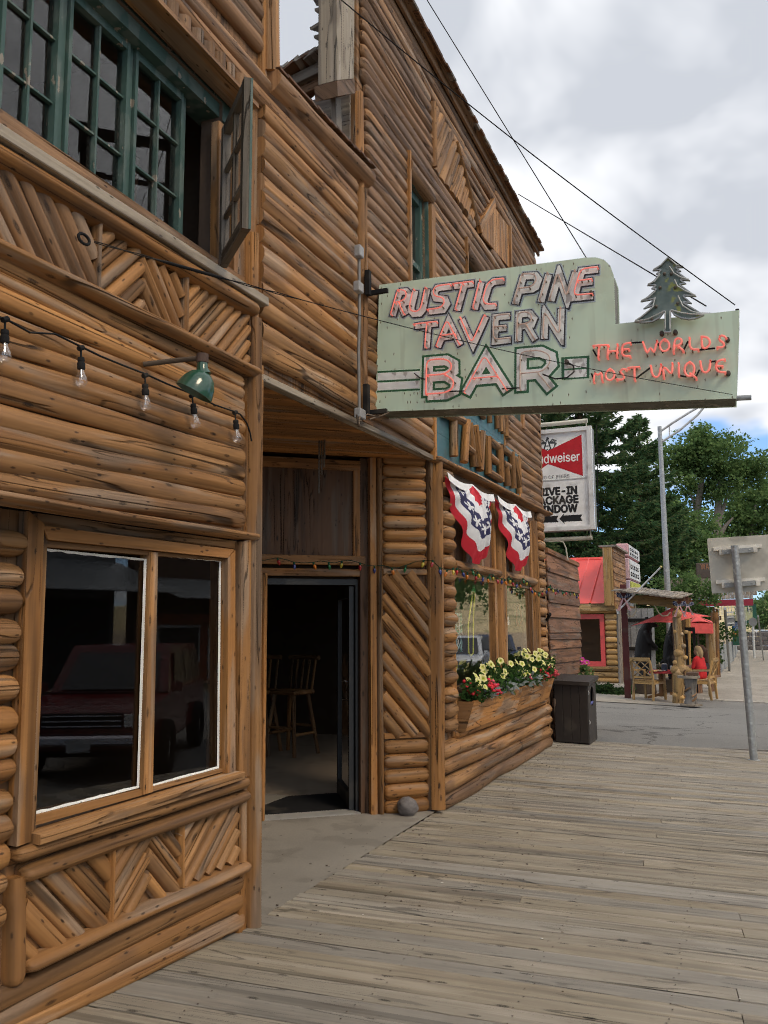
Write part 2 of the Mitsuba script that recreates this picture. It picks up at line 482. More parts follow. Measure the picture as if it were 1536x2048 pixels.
def bx(mesh, c, size, rot=None, idx=None, bank=None, ch=0.0):
    """A box (chamfered when ch > 0) about c; rot is a 3x3 matrix."""
    sx, sy, sz = np.array(size, float) / 2
    if ch > 0:
        pts = []
        for x in (-1, 1):
            for y in (-1, 1):
                for z in (-1, 1):
                    pts += [(x * (sx - ch), y * sy, z * (sz - ch)), (x * sx, y * (sy - ch), z * (sz - ch)), (x * (sx - ch), y * (sy - ch), z * sz)]
        h = trimesh.convex.convex_hull(np.array(pts))
        v, f = np.array(h.vertices), np.array(h.faces)
    else:
        h = trimesh.creation.box((2 * sx, 2 * sy, 2 * sz))
        v, f = np.array(h.vertices), np.array(h.faces)
    long = int(np.argmax(size))
    o = [i for i in range(3) if i != long]
    vv = v[f.ravel()]
    uv = np.stack([vv[:, long], vv[:, o[0]] + vv[:, o[1]] + 1], 1)
    uv = uv + [woff(bank), 0] if bank else ((idx or 0) * 10.0, 0.0)
    if rot is not None:
        vv = vv @ np.asarray(rot).T
    mesh.add(vv + np.asarray(c, float), np.arange(len(vv)).reshape(-1, 3), uv)
    return mesh


def rotz(a):
    c, s = math.cos(math.radians(a)), math.sin(math.radians(a))
    return np.array([[c, -s, 0], [s, c, 0], [0, 0, 1.0]])


def axes(d, up=(0, 0, 1)):
    """A matrix whose columns are right, d, up."""
    d = nrm(d)
    r = np.cross(d, up)
    if np.linalg.norm(r) < 1e-6:
        r = np.array([1.0, 0, 0])
    r = nrm(r)
    return np.stack([r, d, np.cross(r, d)], 1)


def tube(mesh, pts, r, sides=8, idx=None, bank=None, caps=True):
    p = np.asarray(pts, float)
    r = np.broadcast_to(r, (len(p),))
    t = np.gradient(p, axis=0)
    t /= np.linalg.norm(t, axis=1, keepdims=True) + 1e-12
    ref = np.array([0.13, 0.21, 0.97]) if abs(t[0][2]) < 0.9 else np.array([0.95, 0.2, 0.1])
    a = np.cross(t, ref)
    a /= np.linalg.norm(a, axis=1, keepdims=True)
    b = np.cross(t, a)
    th = np.linspace(0, 2 * np.pi, sides + 1)
    prof = np.stack([np.cos(th)[None] * r[:, None], np.sin(th)[None] * r[:, None]], -1)
    sub = M()
    sweep(sub, p, a, b, prof, woff(bank) if bank else 0.0, caps)
    v, f, uv = np.vstack(sub.v), np.vstack(sub.f), np.vstack(sub.t)
    mesh.add(v, f, uv if bank else ((idx or 0) * 10.0, 0.0))
    return mesh


def lathe(mesh, c, prof, axis=(0, 0, 1), sides=20, idx=None):
    """prof: list of (radius, height) turned about the axis."""
    prof = np.asarray(prof, float)
    R = axes(axis, (0.3, 0.2, 0.93) if abs(nrm(axis)[2]) > 0.9 else (0, 0, 1))
    th = np.linspace(0, 2 * np.pi, sides + 1)
    v = np.stack([prof[:, None, 0] * np.cos(th), np.repeat(prof[:, 1:], sides + 1, 1), prof[:, None, 0] * np.sin(th)], -1)
    v = v.reshape(-1, 3) @ R.T + np.asarray(c, float)
    n, k = len(prof), sides + 1
    i, j = np.meshgrid(np.arange(n - 1), np.arange(k - 1), indexing='ij')
    a = (i * k + j).ravel()
    mesh.add(v, np.stack([a, a + 1, a + k + 1, a + k], 1), ((idx or 0) * 10.0, 0.0))
    return mesh


def ball(mesh, c, r, idx=None, sub=2, squash=(1, 1, 1), rough=0.0, seed=0, uv=None, col=None):
    s = trimesh.creation.icosphere(subdivisions=sub)
    v = np.array(s.vertices)
    if rough:
        v = v * (1 + rough * (meshkit.fbm(v * 1.8 + seed * 3.1 + 10, 3, 1)[:, None] - 0.5) * 2)
    mesh.add(v * r * np.array(squash) + np.asarray(c, float), s.faces, ((idx or 0) * 10.0, 0.0) if uv is None else uv, col)
    return mesh


def extrude(mesh, poly, place, h, idx=0):
    """Extrudes a shapely (multi)polygon by h; place maps (x, y, z) local arrays to the world."""
    for g in getattr(poly, 'geoms', [poly]):
        if g.is_empty or g.geom_type != 'Polygon' or g.area < 1e-8:
            continue
        t = trimesh.creation.extrude_polygon(g, h, engine='earcut')
        v = np.array(t.vertices)[np.array(t.faces).ravel()]
        mesh.add(place(v), np.arange(len(v)).reshape(-1, 3), (idx * 10.0, 0.0))
    return mesh


def gz(x, y):
    """The boardwalk's height: it falls gently towards the street."""
    return -0.03 * x - 0.0055 * (y - 4.15)


# ================================================================== the left log building
G_GREEN = pal((0.046, 0.092, 0.080))
G_WHITE = pal((0.72, 0.72, 0.68))
P_DARK = pal((0.018, 0.016, 0.015))
P_BLACK = pal((0.012, 0.012, 0.013))


def lerp2(a, b, t):
    return (a[0] + (b[0] - a[0]) * t, a[1] + (b[1] - a[1]) * t)


def extend(a, b, before=0.0, after=0.0):
    """The segment a-b lengthened by metres at its two ends."""
    d = np.array(b) - np.array(a)
    d = d / np.linalg.norm(d)
    return tuple(np.array(a) - d * before), tuple(np.array(b) + d * after)


def log_pair(parent, F, ta, tb, ba, bb, d=None, bank='mid', name='log', before=0.0, after=0.0, fat=1.11, **kw):
    """A log between its top line ta-tb and its bottom line ba-bb."""
    a, b = lerp2(ta, ba, 0.5), lerp2(tb, bb, 0.5)
    w = 0.5 * (abs(ta[1] - ba[1]) + abs(tb[1] - bb[1])) * fat
    a, b = extend(a, b, before, after)
    return log(parent, F, a, b, w, d, bank, name, **kw)


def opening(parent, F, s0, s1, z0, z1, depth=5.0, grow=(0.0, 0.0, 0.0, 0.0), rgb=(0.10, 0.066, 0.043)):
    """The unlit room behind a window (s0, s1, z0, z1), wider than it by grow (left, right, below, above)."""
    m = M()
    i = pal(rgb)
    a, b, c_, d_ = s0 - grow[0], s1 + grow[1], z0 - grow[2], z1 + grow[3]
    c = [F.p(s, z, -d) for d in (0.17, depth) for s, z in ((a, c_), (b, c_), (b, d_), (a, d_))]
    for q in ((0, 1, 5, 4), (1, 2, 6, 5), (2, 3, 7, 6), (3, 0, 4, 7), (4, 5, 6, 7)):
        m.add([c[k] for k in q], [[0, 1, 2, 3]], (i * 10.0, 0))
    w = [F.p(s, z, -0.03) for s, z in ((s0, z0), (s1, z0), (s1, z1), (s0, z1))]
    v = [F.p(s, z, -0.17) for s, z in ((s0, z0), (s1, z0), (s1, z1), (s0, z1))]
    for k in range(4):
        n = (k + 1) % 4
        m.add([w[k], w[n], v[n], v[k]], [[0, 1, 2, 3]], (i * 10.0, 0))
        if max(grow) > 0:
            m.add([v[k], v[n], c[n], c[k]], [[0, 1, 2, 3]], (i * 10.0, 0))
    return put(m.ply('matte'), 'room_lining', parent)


store = thing('log_storefront', 'honey brown half-log building with chevron panels and green casement windows at the left', 'building')

# dark backing behind the logs
panel(store, FB, rect(-2.6, 0.02, -1.46, 2.12), -0.10, -0.012, 'dark', name='backing')
panel(store, FB, rect(-1.47, 0.02, -0.02, 0.90), -0.10, -0.012, 'dark', name='backing')
panel(store, FB, rect(-0.22, 0.90, -0.02, 2.02), -0.10, -0.012, 'dark', name='backing')
panel(store, FA, rect(0.9, 2.165, 4.12, 3.62), -0.06, -0.012, 'dark', name='backing')
panel(store, FA, rect(3.92, 3.62, 4.12, 4.70), -0.10, -0.012, 'dark', name='backing')
panel(store, FA, rect(0.9, 4.62, 4.30, 8.2), -0.10, -0.012, 'dark', name='backing')
panel(store, FA, rect(4.12, 3.10, 5.56, 5.06), -0.10, -0.012, 'dark', name='backing')

# lower bay: rows of logs between the two ledges
LB = [(2.294, 3.026), (2.298, 2.967), (2.302, 2.908), (2.308, 2.822), (2.313, 2.734), (2.318, 2.658), (2.325, 2.565), (2.331, 2.473), (2.336, 2.394), (2.342, 2.309), (2.348, 2.218), (2.353, 2.138)]
RB = [(4.006, 3.021), (4.007, 2.958), (4.009, 2.896), (4.011, 2.834), (4.013, 2.767), (4.015, 2.69), (4.018, 2.603), (4.02, 2.516), (4.023, 2.435), (4.025, 2.349), (4.028, 2.258), (4.03, 2.173)]
for k in range(11):
    log_pair(store, FA, LB[k], RB[k], LB[k + 1], RB[k + 1], bank='mid', before=0.75, round0=False, wob=1.5)
log_pair(store, FA, (2.353, 2.138), (4.111, 2.155), (2.356, 2.095), (4.108, 2.112), d=0.085, name='ledge_log', before=0.75, round0=False)
# three base logs, frame logs of the chevron panel, sill log
log_pair(store, FB, (-1.284, 0.29), (-0.043, 0.356), (-1.28, 0.217), (-0.041, 0.273), before=0.9, round0=False, name='base_log')
log_pair(store, FB, (-1.28, 0.217), (-0.044, 0.274), (-1.276, 0.147), (-0.041, 0.173), before=0.9, round0=False, name='base_log')
log_pair(store, FB, (-1.276, 0.147), (-0.034, 0.171), (-1.272, 0.085), (-0.016, 0.071), before=0.9, round0=False, name='base_log')
log_pair(store, FB, (-1.401, 0.373), (-0.029, 0.434), (-1.398, 0.321), (-0.028, 0.363), d=0.075, name='frame_log')
log_pair(store, FB, (-1.461, 0.723), (-0.038, 0.789), (-1.415, 0.658), (-0.036, 0.718), d=0.075, name='frame_log')
log_pair(store, FB, (-1.486, 0.807), (-0.051, 0.861), (-1.481, 0.731), (-0.049, 0.798), d=0.085, name='sill_log')
log(store, FB, (-1.452, 0.69), (-1.435, 0.284), 0.080, 0.052, 'mid', 'frame_log', round0=False)
log(store, FB, (-0.074, 0.741), (-0.065, 0.425), 0.055, 0.045, 'honey', 'frame_log', round0=False, round1=False)
fld = [(-1.413, 0.65), (-0.979, 0.685), (-0.969, 0.388), (-1.397, 0.358)]
slats(store, FB, fld, -46, 0.085, bank='mid')
fld = [(-0.956, 0.688), (-0.753, 0.703), (-0.741, 0.399), (-0.946, 0.389)]
slats(store, FB, fld, 47, 0.062, bank='mid')
fld = [(-0.751, 0.704), (-0.548, 0.717), (-0.537, 0.416), (-0.739, 0.4)]
slats(store, FB, fld, -47, 0.066, bank='mid')
fld = [(-0.513, 0.719), (-0.101, 0.738), (-0.1, 0.442), (-0.509, 0.42)]
slats(store, FB, fld, 46, 0.058, bank='mid')
log(store, FB, (-0.968, 0.687), (-0.965, 0.386), 0.026, 0.045, 'honey', 'divider', round0=False, round1=False)
log(store, FB, (-0.529, 0.716), (-0.524, 0.416), 0.024, 0.045, 'honey', 'divider', round0=False, round1=False)
# short logs left of the window
SHORT = [(-1.482, 2.02), (-1.497, 1.913), (-1.496, 1.812), (-1.492, 1.702), (-1.493, 1.588), (-1.49, 1.472), (-1.489, 1.364), (-1.489, 1.254), (-1.487, 1.147), (-1.492, 1.041), (-1.489, 0.937), (-1.493, 0.831), (-1.496, 0.728), (-1.499, 0.624), (-1.497, 0.522)]
for k in range(len(SHORT) - 1):
    zt, zb, sr = SHORT[k][1], SHORT[k + 1][1], SHORT[k][0]
    log(store, FB, (sr - 0.95, (zt + zb) / 2 + 0.01), (sr - 0.005, (zt + zb) / 2), (zt - zb) * 1.04, 0.075, 'honey' if k > 3 else 'mid', round0=False, wob=1.2)

# the shop window
WS = f'{store}__shop_window'
NUM[WS] = 0
labels[WS] = {'label': 'two-pane shop window with peeling white putty in a brown wood frame'}


def wpanel(F, pts, d0, d1, bank='honey', name='frame_board'):
    return panel(WS, F, pts, d0, d1, bank, name=name)


wpanel(FB, [(-1.486, 0.813), (-1.42, 0.818), (-1.427, 2.068), (-1.504, 2.113)], 0.0, 0.060)
wpanel(FB, [(-1.421, 0.833), (-1.388, 0.859), (-1.394, 2.008), (-1.429, 2.057)], 0.0, 0.042)
wpanel(FB, [(-1.43, 2.115), (-0.15, 2.104), (-0.153, 2.063), (-1.427, 2.066)], -0.01, 0.020, 'mid')
wpanel(FB, [(-1.427, 2.062), (-0.203, 2.054), (-0.255, 2.005), (-1.397, 2.008)], -0.01, 0.050, 'orange')
wpanel(FB, [(-1.397, 2.006), (-0.254, 2.002), (-0.258, 1.991), (-1.39, 1.98)], -0.05, 0.018, 'mid')
wpanel(FB, [(-0.231, 0.901), (-0.163, 0.901), (-0.195, 2.051), (-0.251, 2.005)], -0.01, 0.050, 'honey')
wpanel(FB, [(-0.15, 0.871), (-0.064, 0.866), (-0.078, 2.118), (-0.162, 2.097)], 0.0, 0.065, 'honey')
wpanel(FB, [(-0.796, 0.888), (-0.736, 0.89), (-0.745, 2), (-0.791, 2.001)], -0.04, 0.030, 'honey', 'mullion')
wpanel(FB, [(-1.393, 0.865), (-0.774, 0.885), (-0.768, 0.911), (-1.393, 0.904)], -0.04, 0.022, 'mid', 'sash_rail')
wpanel(FB, [(-0.736, 0.89), (-0.227, 0.906), (-0.227, 0.923), (-0.737, 0.91)], -0.04, 0.022, 'mid', 'sash_rail')
board(WS, FB, (-1.413, 0.827), (-0.152, 0.882), 0.040, 0.105, 0.0, 'mid', 'sill')
# white putty: ragged strips
for ring, t in (([(-1.383, 0.904), (-0.794, 0.917), (-0.793, 1.968), (-1.39, 1.975)], 0.0095), ([(-0.733, 0.91), (-0.239, 0.925), (-0.254, 1.994), (-0.745, 1.997)], 0.008)):
    m = M()
    for k in range(4):
        a, b = np.array(ring[k]), np.array(ring[(k + 1) % 4])
        c = np.mean(ring, axis=0)
        L = np.linalg.norm(b - a)
        ax = (b - a) / L
        inn = np.array([-ax[1], ax[0]])
        if np.dot(inn, c - a) < 0:
            inn = -inn
        n = int(L / 0.018)
        ts = np.linspace(0, 1, n + 1)
        rag = 1.0 + (0.9 if k in (0, 2) else 0.4) * (meshkit.fbm(np.stack([ts * L * 22, ts * 0 + k * 5.1 + t * 900, ts * 0], 1), 3) - 0.5) * (1 if k != 2 else 1.7)
        inner = a + ax * ts[:, None] * L + inn * (t * np.clip(rag, 0.12, 2))[:, None]
        outer = a + ax * ts[:, None] * L
        v = np.array([FB.p(x, y, 0.004) for x, y in outer] + [FB.p(x, y, -0.004) for x, y in inner])
        q = np.arange(n)
        m.add(v, np.stack([q, q + 1, q + n + 2, q + n + 1], 1), (G_WHITE * 10.0, 0))
    put(m.ply('peel_paint'), 'putty', WS)
for ring in ([(-1.383, 0.904), (-0.794, 0.917), (-0.793, 1.968), (-1.39, 1.975)], [(-0.733, 0.91), (-0.239, 0.925), (-0.254, 1.994), (-0.745, 1.997)]):
    m = M().add([FB.p(s, z, -0.010) for s, z in ring], [[0, 1, 2, 3]])
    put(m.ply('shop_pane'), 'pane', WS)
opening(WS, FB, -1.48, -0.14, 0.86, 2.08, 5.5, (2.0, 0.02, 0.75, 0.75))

# corner posts between the bay and the entry
log(store, FA, (4.158, 0.062), (4.071, 3.382), 0.085, 0.075, 'honey', 'corner_post', round0=False, round1=False, wob=0.6)
panel(store, FA, rect(4.04, 0.06, 4.165, 3.12), -0.09, 0.012, 'honey', name='corner_board')
panel(store, FA, rect(4.165, 0.06, 4.185, 3.14), -0.20, 0.030, 'mid', name='corner_board')
log(store, FA, (4.079, 3.084), (4.062, 3.89), 0.075, 0.06, 'honey', 'corner_post', round0=False, round1=False, wob=0.6)

# chevron band under the casements
log_pair(store, FA, (2.29, 3.083), (4.117, 3.103), (2.295, 3.015), (4.118, 3.045), d=0.085, name='ledge_log', before=0.7, round0=False, bank='mid')
log_pair(store, FA, (2.267, 3.434), (4.074, 3.467), (2.273, 3.344), (4.092, 3.389), d=0.08, name='ledge_log', before=0.7, round0=False, bank='honey')
board(store, FA, *extend((2.265, 3.463), (4.112, 3.498), 0.7, 0.02), 0.052, 0.11, -0.02, 'grey', 'sill_board')
fld = [(1.944, 3.382), (2.768, 3.366), (2.781, 3.078), (1.968, 3.066)]
slats(store, FA, fld, -50, 0.075, bank='dark')
fld = [(2.8, 3.357), (3.08, 3.358), (3.093, 3.082), (2.809, 3.074)]
slats(store, FA, fld, 46, 0.066, bank='mid')
fld = [(3.087, 3.356), (3.393, 3.361), (3.396, 3.083), (3.1, 3.08)]
slats(store, FA, fld, -48, 0.066, bank='mid')
fld = [(3.443, 3.359), (4.033, 3.37), (4.02, 3.085), (3.446, 3.084)]
slats(store, FA, fld, 46, 0.058, bank='mid')
log(store, FA, (2.783, 3.377), (2.793, 3.075), 0.026, 0.05, 'honey', 'divider', round0=False, round1=False)
log(store, FA, (3.417, 3.376), (3.425, 3.082), 0.026, 0.05, 'honey', 'divider', round0=False, round1=False)

# casement windows
CD = -0.15
ZB, ZT = (3.591, 3.625)[1] - 0.03, (3.555, 4.462)[1] + 0.02
CM = [(2.314, 4.071)[0], (2.68, 3.818)[0], (3.129, 4.018)[0], (3.568, 4.037)[0]]


def green(F, pts, d0, d1, parent, name, mat='peel_paint'):
    return put(quad_panel(M(), F, pts, d0, d1, None, G_GREEN).ply(mat), name, parent)


CW = []
for k in range(3):
    s0, s1 = CM[k], CM[k + 1]
    key = unique(f'{store}__casement')
    CW.append(key)
    a, b = s0 + 0.022, s1 - 0.022
    st = 0.020
    green(FA, rect(a, ZB, a + st, ZT), CD, CD + 0.045, key, 'stile')
    green(FA, rect(b - st, ZB, b, ZT), CD, CD + 0.045, key, 'stile')
    green(FA, rect(a + st, ZT - 0.045, b - st, ZT), CD, CD + 0.043, key, 'rail')
    green(FA, rect(a + st, ZB, b - st, ZB + 0.05), CD, CD + 0.043, key, 'rail')
    mid = (a + b) / 2
    green(FA, rect(mid - 0.006, ZB + 0.05, mid + 0.006, ZT - 0.045), CD + 0.004, CD + 0.036, key, 'muntin')
    for q in (1, 2):
        z = ZB + (ZT - ZB) * q / 3
        for x0, x1 in ((a + st, mid - 0.008), (mid + 0.008, b - st)):
            green(FA, rect(x0, z - 0.005, x1, z + 0.005), CD + 0.006, CD + 0.030, key, 'muntin')
    for q in range(3):
        for x0, x1 in ((a + st, mid), (mid, b - st)):
            z0, z1 = ZB + (ZT - ZB) * q / 3, ZB + (ZT - ZB) * (q + 1) / 3
            tl = nrng.normal(0, 0.0012, 4)
            m = M().add([FA.p(x0, z0, CD + 0.012 + tl[0]), FA.p(x1, z0, CD + 0.012 + tl[1]), FA.p(x1, z1, CD + 0.012 + tl[2]), FA.p(x0, z1, CD + 0.012 + tl[3])], [[0, 1, 2, 3]])
            put(m.ply('old_pane'), 'pane', key)
for k in range(4):
    green(FA, rect(CM[k] - 0.016, ZB, CM[k] + 0.016, ZT), CD - 0.04, CD + 0.030, store, 'window_post')
green(FA, rect(CM[0], ZT, 3.92, ZT + 0.12), CD - 0.05, CD + 0.10, store, 'window_head')
panel(store, FA, rect(0.9, ZT + 0.10, 3.95, ZT + 0.125), -0.03, 0.115, 'mid', name='header_plank')
panel(store, FA, rect(0.9, ZB - 0.09, 3.95, ZB), -0.25, -0.05, 'grey', name='sub_sill')
DT0, DT1 = ZT + 0.125, ZT + 0.255
for k in range(26):
    s = 3.86 - k * 0.104
    log(store, FA, (s, DT0), (s + rng.uniform(-.006, .006), DT1), 0.092, 0.085, 'dark', 'dentil_log', round0=False, round1=False, d0=-0.01)
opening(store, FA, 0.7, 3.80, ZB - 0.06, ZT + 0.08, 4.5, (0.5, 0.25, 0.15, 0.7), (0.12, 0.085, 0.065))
for k, (s, w, zt, sl) in enumerate(((3.50, 0.10, 0.62, 0.06), (3.60, 0.09, 0.70, -0.05), (2.05, 0.09, 0.55, 0.2), (2.55, 0.12, 0.5, -0.1), (1.6, 0.14, 0.6, 0.1), (2.9, 0.10, 0.45, -0.3))):
    board(store, FA, (s, ZB), (s + sl, ZB + zt), w, 0.02, -0.45 - 0.07 * k, 'orange' if k > 1 else 'interior', 'stored_board')
# the open sash, swung out on its right-hand hinge
hs = 3.742
FO = Frame((-2.47, hs, 0), (math.sin(math.radians(46)), -math.cos(math.radians(46))))
op = unique(f'{store}__open_casement')
labels[op] = {'label': 'weathered open casement sash swung out over the sill'}
sw, stl = 0.50, 0.05
z0o, z1o = (3.762, 3.559)[1], (3.735, 4.35)[1]


def grey_part(s0, za, s1, zb, d0, d1, name):
    panel(op, FO, rect(s0, za, s1, zb), d0, d1, 'sash', name=name)


grey_part(0, z0o, stl, z1o, -0.022, 0.022, 'stile')
grey_part(sw - stl, z0o, sw, z1o, -0.022, 0.022, 'stile')
grey_part(stl, z1o - 0.05, sw - stl, z1o, -0.020, 0.020, 'rail')
grey_part(stl, z0o, sw - stl, z0o + 0.06, -0.020, 0.020, 'rail')
grey_part(sw / 2 - 0.011, z0o + 0.06, sw / 2 + 0.011, z1o - 0.05, -0.014, 0.014, 'muntin')
for q in (1, 2):
    z = z0o + (z1o - z0o) * q / 3
    grey_part(stl, z - 0.010, sw / 2 - 0.011, z + 0.010, -0.012, 0.012, 'muntin')
    grey_part(sw / 2 + 0.011, z - 0.010, sw - stl, z + 0.010, -0.012, 0.012, 'muntin')
for q in range(3):
    for x0, x1 in ((stl, sw / 2), (sw / 2, sw - stl)):
        za, zb = z0o + (z1o - z0o) * q / 3, z0o + (z1o - z0o) * (q + 1) / 3
        put(M().add([FO.p(x0, za), FO.p(x1, za), FO.p(x1, zb), FO.p(x0, zb)], [[0, 1, 2, 3]]).ply('pane'), 'pane', op)
put(quad_panel(M(), FO, rect(sw, z0o, sw + 0.003, z1o), -0.022, -0.010, None, G_GREEN).ply('peel_paint'), 'painted_edge', op)
board(store, FA, (3.795, 3.52), (3.785, 4.42), 0.085, 0.05, -0.06, 'mid', 'jamb_board')

# logs above the casements and beside them, up to the ragged top of the low part
TOWER_R = (4.144, 5.106)[0]
z = DT1 + 0.055
k = 0
while z < 8.1:
    w = 0.108 + 0.014 * (rng.random() - .5)
    s1 = 4.03 + 0.08 * rng.random() if z > 5.02 else 0
    if z > 5.05:
        log(store, FA, (0.75, z), (TOWER_R, z + 0.004), w * 1.10, 0.042, 'dark', round0=False)
    elif z < 5.0:
        log(store, FA, (0.75, z), (5.535, z + 0.006 + 0.004 * k), w * 1.10, 0.045, 'dark', round0=False, wob=1.4)
    z += w
    k += 1
z = 3.245
while z < DT1 - 0.02:
    w = 0.112 + 0.02 * (rng.random() - .5)
    log(store, FA, (4.15, z + rng.uniform(-.01, .01)), (5.535, z + rng.uniform(-.006, .012)), w * 1.10, 0.046, 'mid', round0=False, wob=1.5)
    z += w
# tower end post with the broken foot, fascia beam and ragged roof edge of the low part
log(store, FA, (4.23, 4.996), (4.173, 6.92), 0.115, 0.085, 'mid', 'end_post', round0=False, round1=False, wob=0.4)
panel(store, FA, [(x, y) for x, y in [(4.143, 4.909), (4.309, 5.04), (4.266, 7.014), (4.094, 6.841)]], -0.35, 0.02, 'mid', name='end_post')
ta, tb = (4.207, 4.981), (5.698, 5.112)
ba, bb = (4.209, 4.891), (5.668, 4.942)
log_pair(store, FA, ta, tb, ba, bb, d=0.115, name='fascia_log', bank='dark', fat=1.25, round0=False, round1=False)
for k in range(15):
    s = ta[0] + (tb[0] - ta[0]) * (k + 0.5) / 15
    zz = ta[1] + (tb[1] - ta[1]) * (k + 0.5) / 15
    m = bx(M(), FA.p(s, zz + 0.030 + 0.012 * rng.random(), -0.06), (0.34, 0.104, 0.012), rotz(rng.uniform(-4, 4)) @ np.array([[math.cos(.12), 0, math.sin(.12)], [0, 1, 0], [-math.sin(.12), 0, math.cos(.12)]]), bank='ply')
    put(m.ply('wood'), 'shingle', store)
panel(store, FA, rect(4.2, 5.05, 5.56, 5.13), -1.2, -0.02, 'ply', name='low_roof')

# soffit over the entry
for k in range(26):
    u, n_ = FE.u, FE.n
    # planks run parallel to the diagonal wall, stepping out towards the street
    base = FE.o + n_ * (0.06 + k * 0.092) * 1.0
    t_ax = (-2.585 - base[0]) / u[0]
    p1 = base + u * t_ax
    p0 = base - u * 1.95
    if p1[1] < 4.2 or t_ax < -1.9:
        continue
    m = M()
    L = np.linalg.norm(p1 - p0)
    ring = np.array([(-.045, 0), (-.045, .016), (-.042, .018), (.042, .018), (.045, .016), (.045, 0), (-.045, 0)])
    ts = np.linspace(0, L, 5)
    sweep(m, p0 + u * ts[:, None] + np.array([0, 0, 3.140 + 0.003 * rng.random()]), n_, np.array([0, 0, -1.0]), np.repeat(ring[None], 5, 0), woff('orange'))
    put(m.ply('wood'), 'soffit_board', store)
m = M().add([(-2.5, 4.1, 3.15), (-2.5, 7.4, 3.15), (-4.6, 7.4, 3.15), (-4.6, 4.1, 3.15)], [[0, 1, 2, 3]], (woff('mid'), 1))
put(m.ply('wood'), 'soffit_deck', store)
board(store, FA, (4.14, 3.071), (7.246, 3.14), 0.042, 0.06, -0.03, 'grey', 'soffit_trim')

# string of clear bulbs along the bay
sl = thing('string_lights', 'black string of clear glass bulbs drooping across the logs above the shop window', 'string lights')
BW = [(2.143, 2.743), (2.253, 2.764), (2.374, 2.75), (2.5, 2.785), (2.645, 2.778), (2.758, 2.772), (2.9, 2.773), (3.046, 2.776), (3.218, 2.772), (3.417, 2.774), (3.613, 2.766), (3.782, 2.774), (3.851, 2.773), (3.918, 2.741), (3.955, 2.694), (3.972, 2.65)]
m = tube(M(), [FA.p(s, z, 0.085) for s, z in BW], 0.0045, 6, P_BLACK)
put(m.ply('matte', smooth=True), 'wire', sl)
for top, lean in ((2.254, 2.759), 0.004), ((2.645, 2.77), 0.006), ((3.053, 2.766), 0.008), ((3.414, 2.763), 0.022), ((3.802, 2.768), 0.016):
    s, z = top
    m = M()
    p0 = FA.p(s, z, 0.085)
    ax = nrm(FA.u * lean * 12 + np.array([0, 0, -1.0]))
    tube(m, [p0 + FA.u * .012 + np.array([0, 0, .008]), p0 - FA.u * .012 + np.array([0, 0, -.004])], 0.011, 8, P_BLACK)
    lathe(m, p0, [(0.004, 0), (0.004, 0.035), (0.013, 0.037), (0.015, 0.05), (0.0125, 0.055), (0.016, 0.062), (0.016, 0.085), (0.012, 0.088), (0.0, 0.088)], ax, 14, P_BLACK)
    put(m.ply('matte', smooth=35), 'socket', sl)
    m = lathe(M(), p0 + ax * 0.085, [(0.011, 0), (0.013, 0.012), (0.022, 0.034), (0.025, 0.050), (0.021, 0.064), (0.010, 0.073), (0.0, 0.0745)], ax, 18)
    put(m.ply('bulb_glass', smooth=True), 'bulb', sl)
    m = lathe(M(), p0 + ax * 0.085, [(0.003, 0), (0.004, 0.018), (0.001, 0.02), (0.001, 0.042), (0.0, 0.043)], ax, 8, pal((.8, .8, .76)))
    put(m.ply('gloss_paint', smooth=35), 'filament_stem', sl)

# the green barn lamp on its pipe
lamp = thing('barn_lamp', 'dark green enamel barn lamp on a rusty pipe arm above the shop window', 'wall lamp')
lp = FA.p(*(3.183, 2.86), 0.30)
m = tube(M(), [FA.p(*(3.107, 2.842), 0.03), FA.p(*(3.196, 2.872), 0.14), lp + np.array([0, 0, 0.0])], 0.012, 10, pal((0.10, 0.075, 0.055)))
put(m.ply('matte', smooth=True), 'arm', lamp)
m = tube(M(), [lp + np.array([0, 0, .022]), lp + np.array([0, 0, .018]), lp - np.array([0, 0, .022]), lp - np.array([0, 0, .026])], [.012, .027, .027, .022], 16, pal((0.09, 0.06, 0.05)))
put(m.ply('matte', smooth=35), 'cap', lamp)
view = nrm(lp - CAM)
mouth = -FA.u * 0.58 + np.array([0, 0, -0.80])
mouth = nrm(mouth - view * float(mouth @ view) * 0.80)
dome = lp + np.array([0, 0, -0.095]) + mouth * 0.070
ENAMEL = pal((0.016, 0.065, 0.040))
m = lathe(M(), dome, [(0.0108, -0.0980), (0.0307, -0.0933), (0.0542, -0.0741), (0.0722, -0.0455), (0.0830, -0.0096), (0.0867, 0.0072), (0.0894, 0.0072), (0.0862, -0.0096), (0.0750, -0.0478), (0.0559, -0.0789), (0.0307, -0.0980), (0.0000, -0.1004)], mouth, 32, ENAMEL)
put(m.ply('gloss_paint', smooth=50), 'shade', lamp)
m = tube(M(), [lp - np.array([0, 0, .024]), lp - np.array([0, 0, .050]), dome - mouth * 0.088], [.024, .026, .036], 16, ENAMEL)
put(m.ply('gloss_paint', smooth=True), 'neck', lamp)

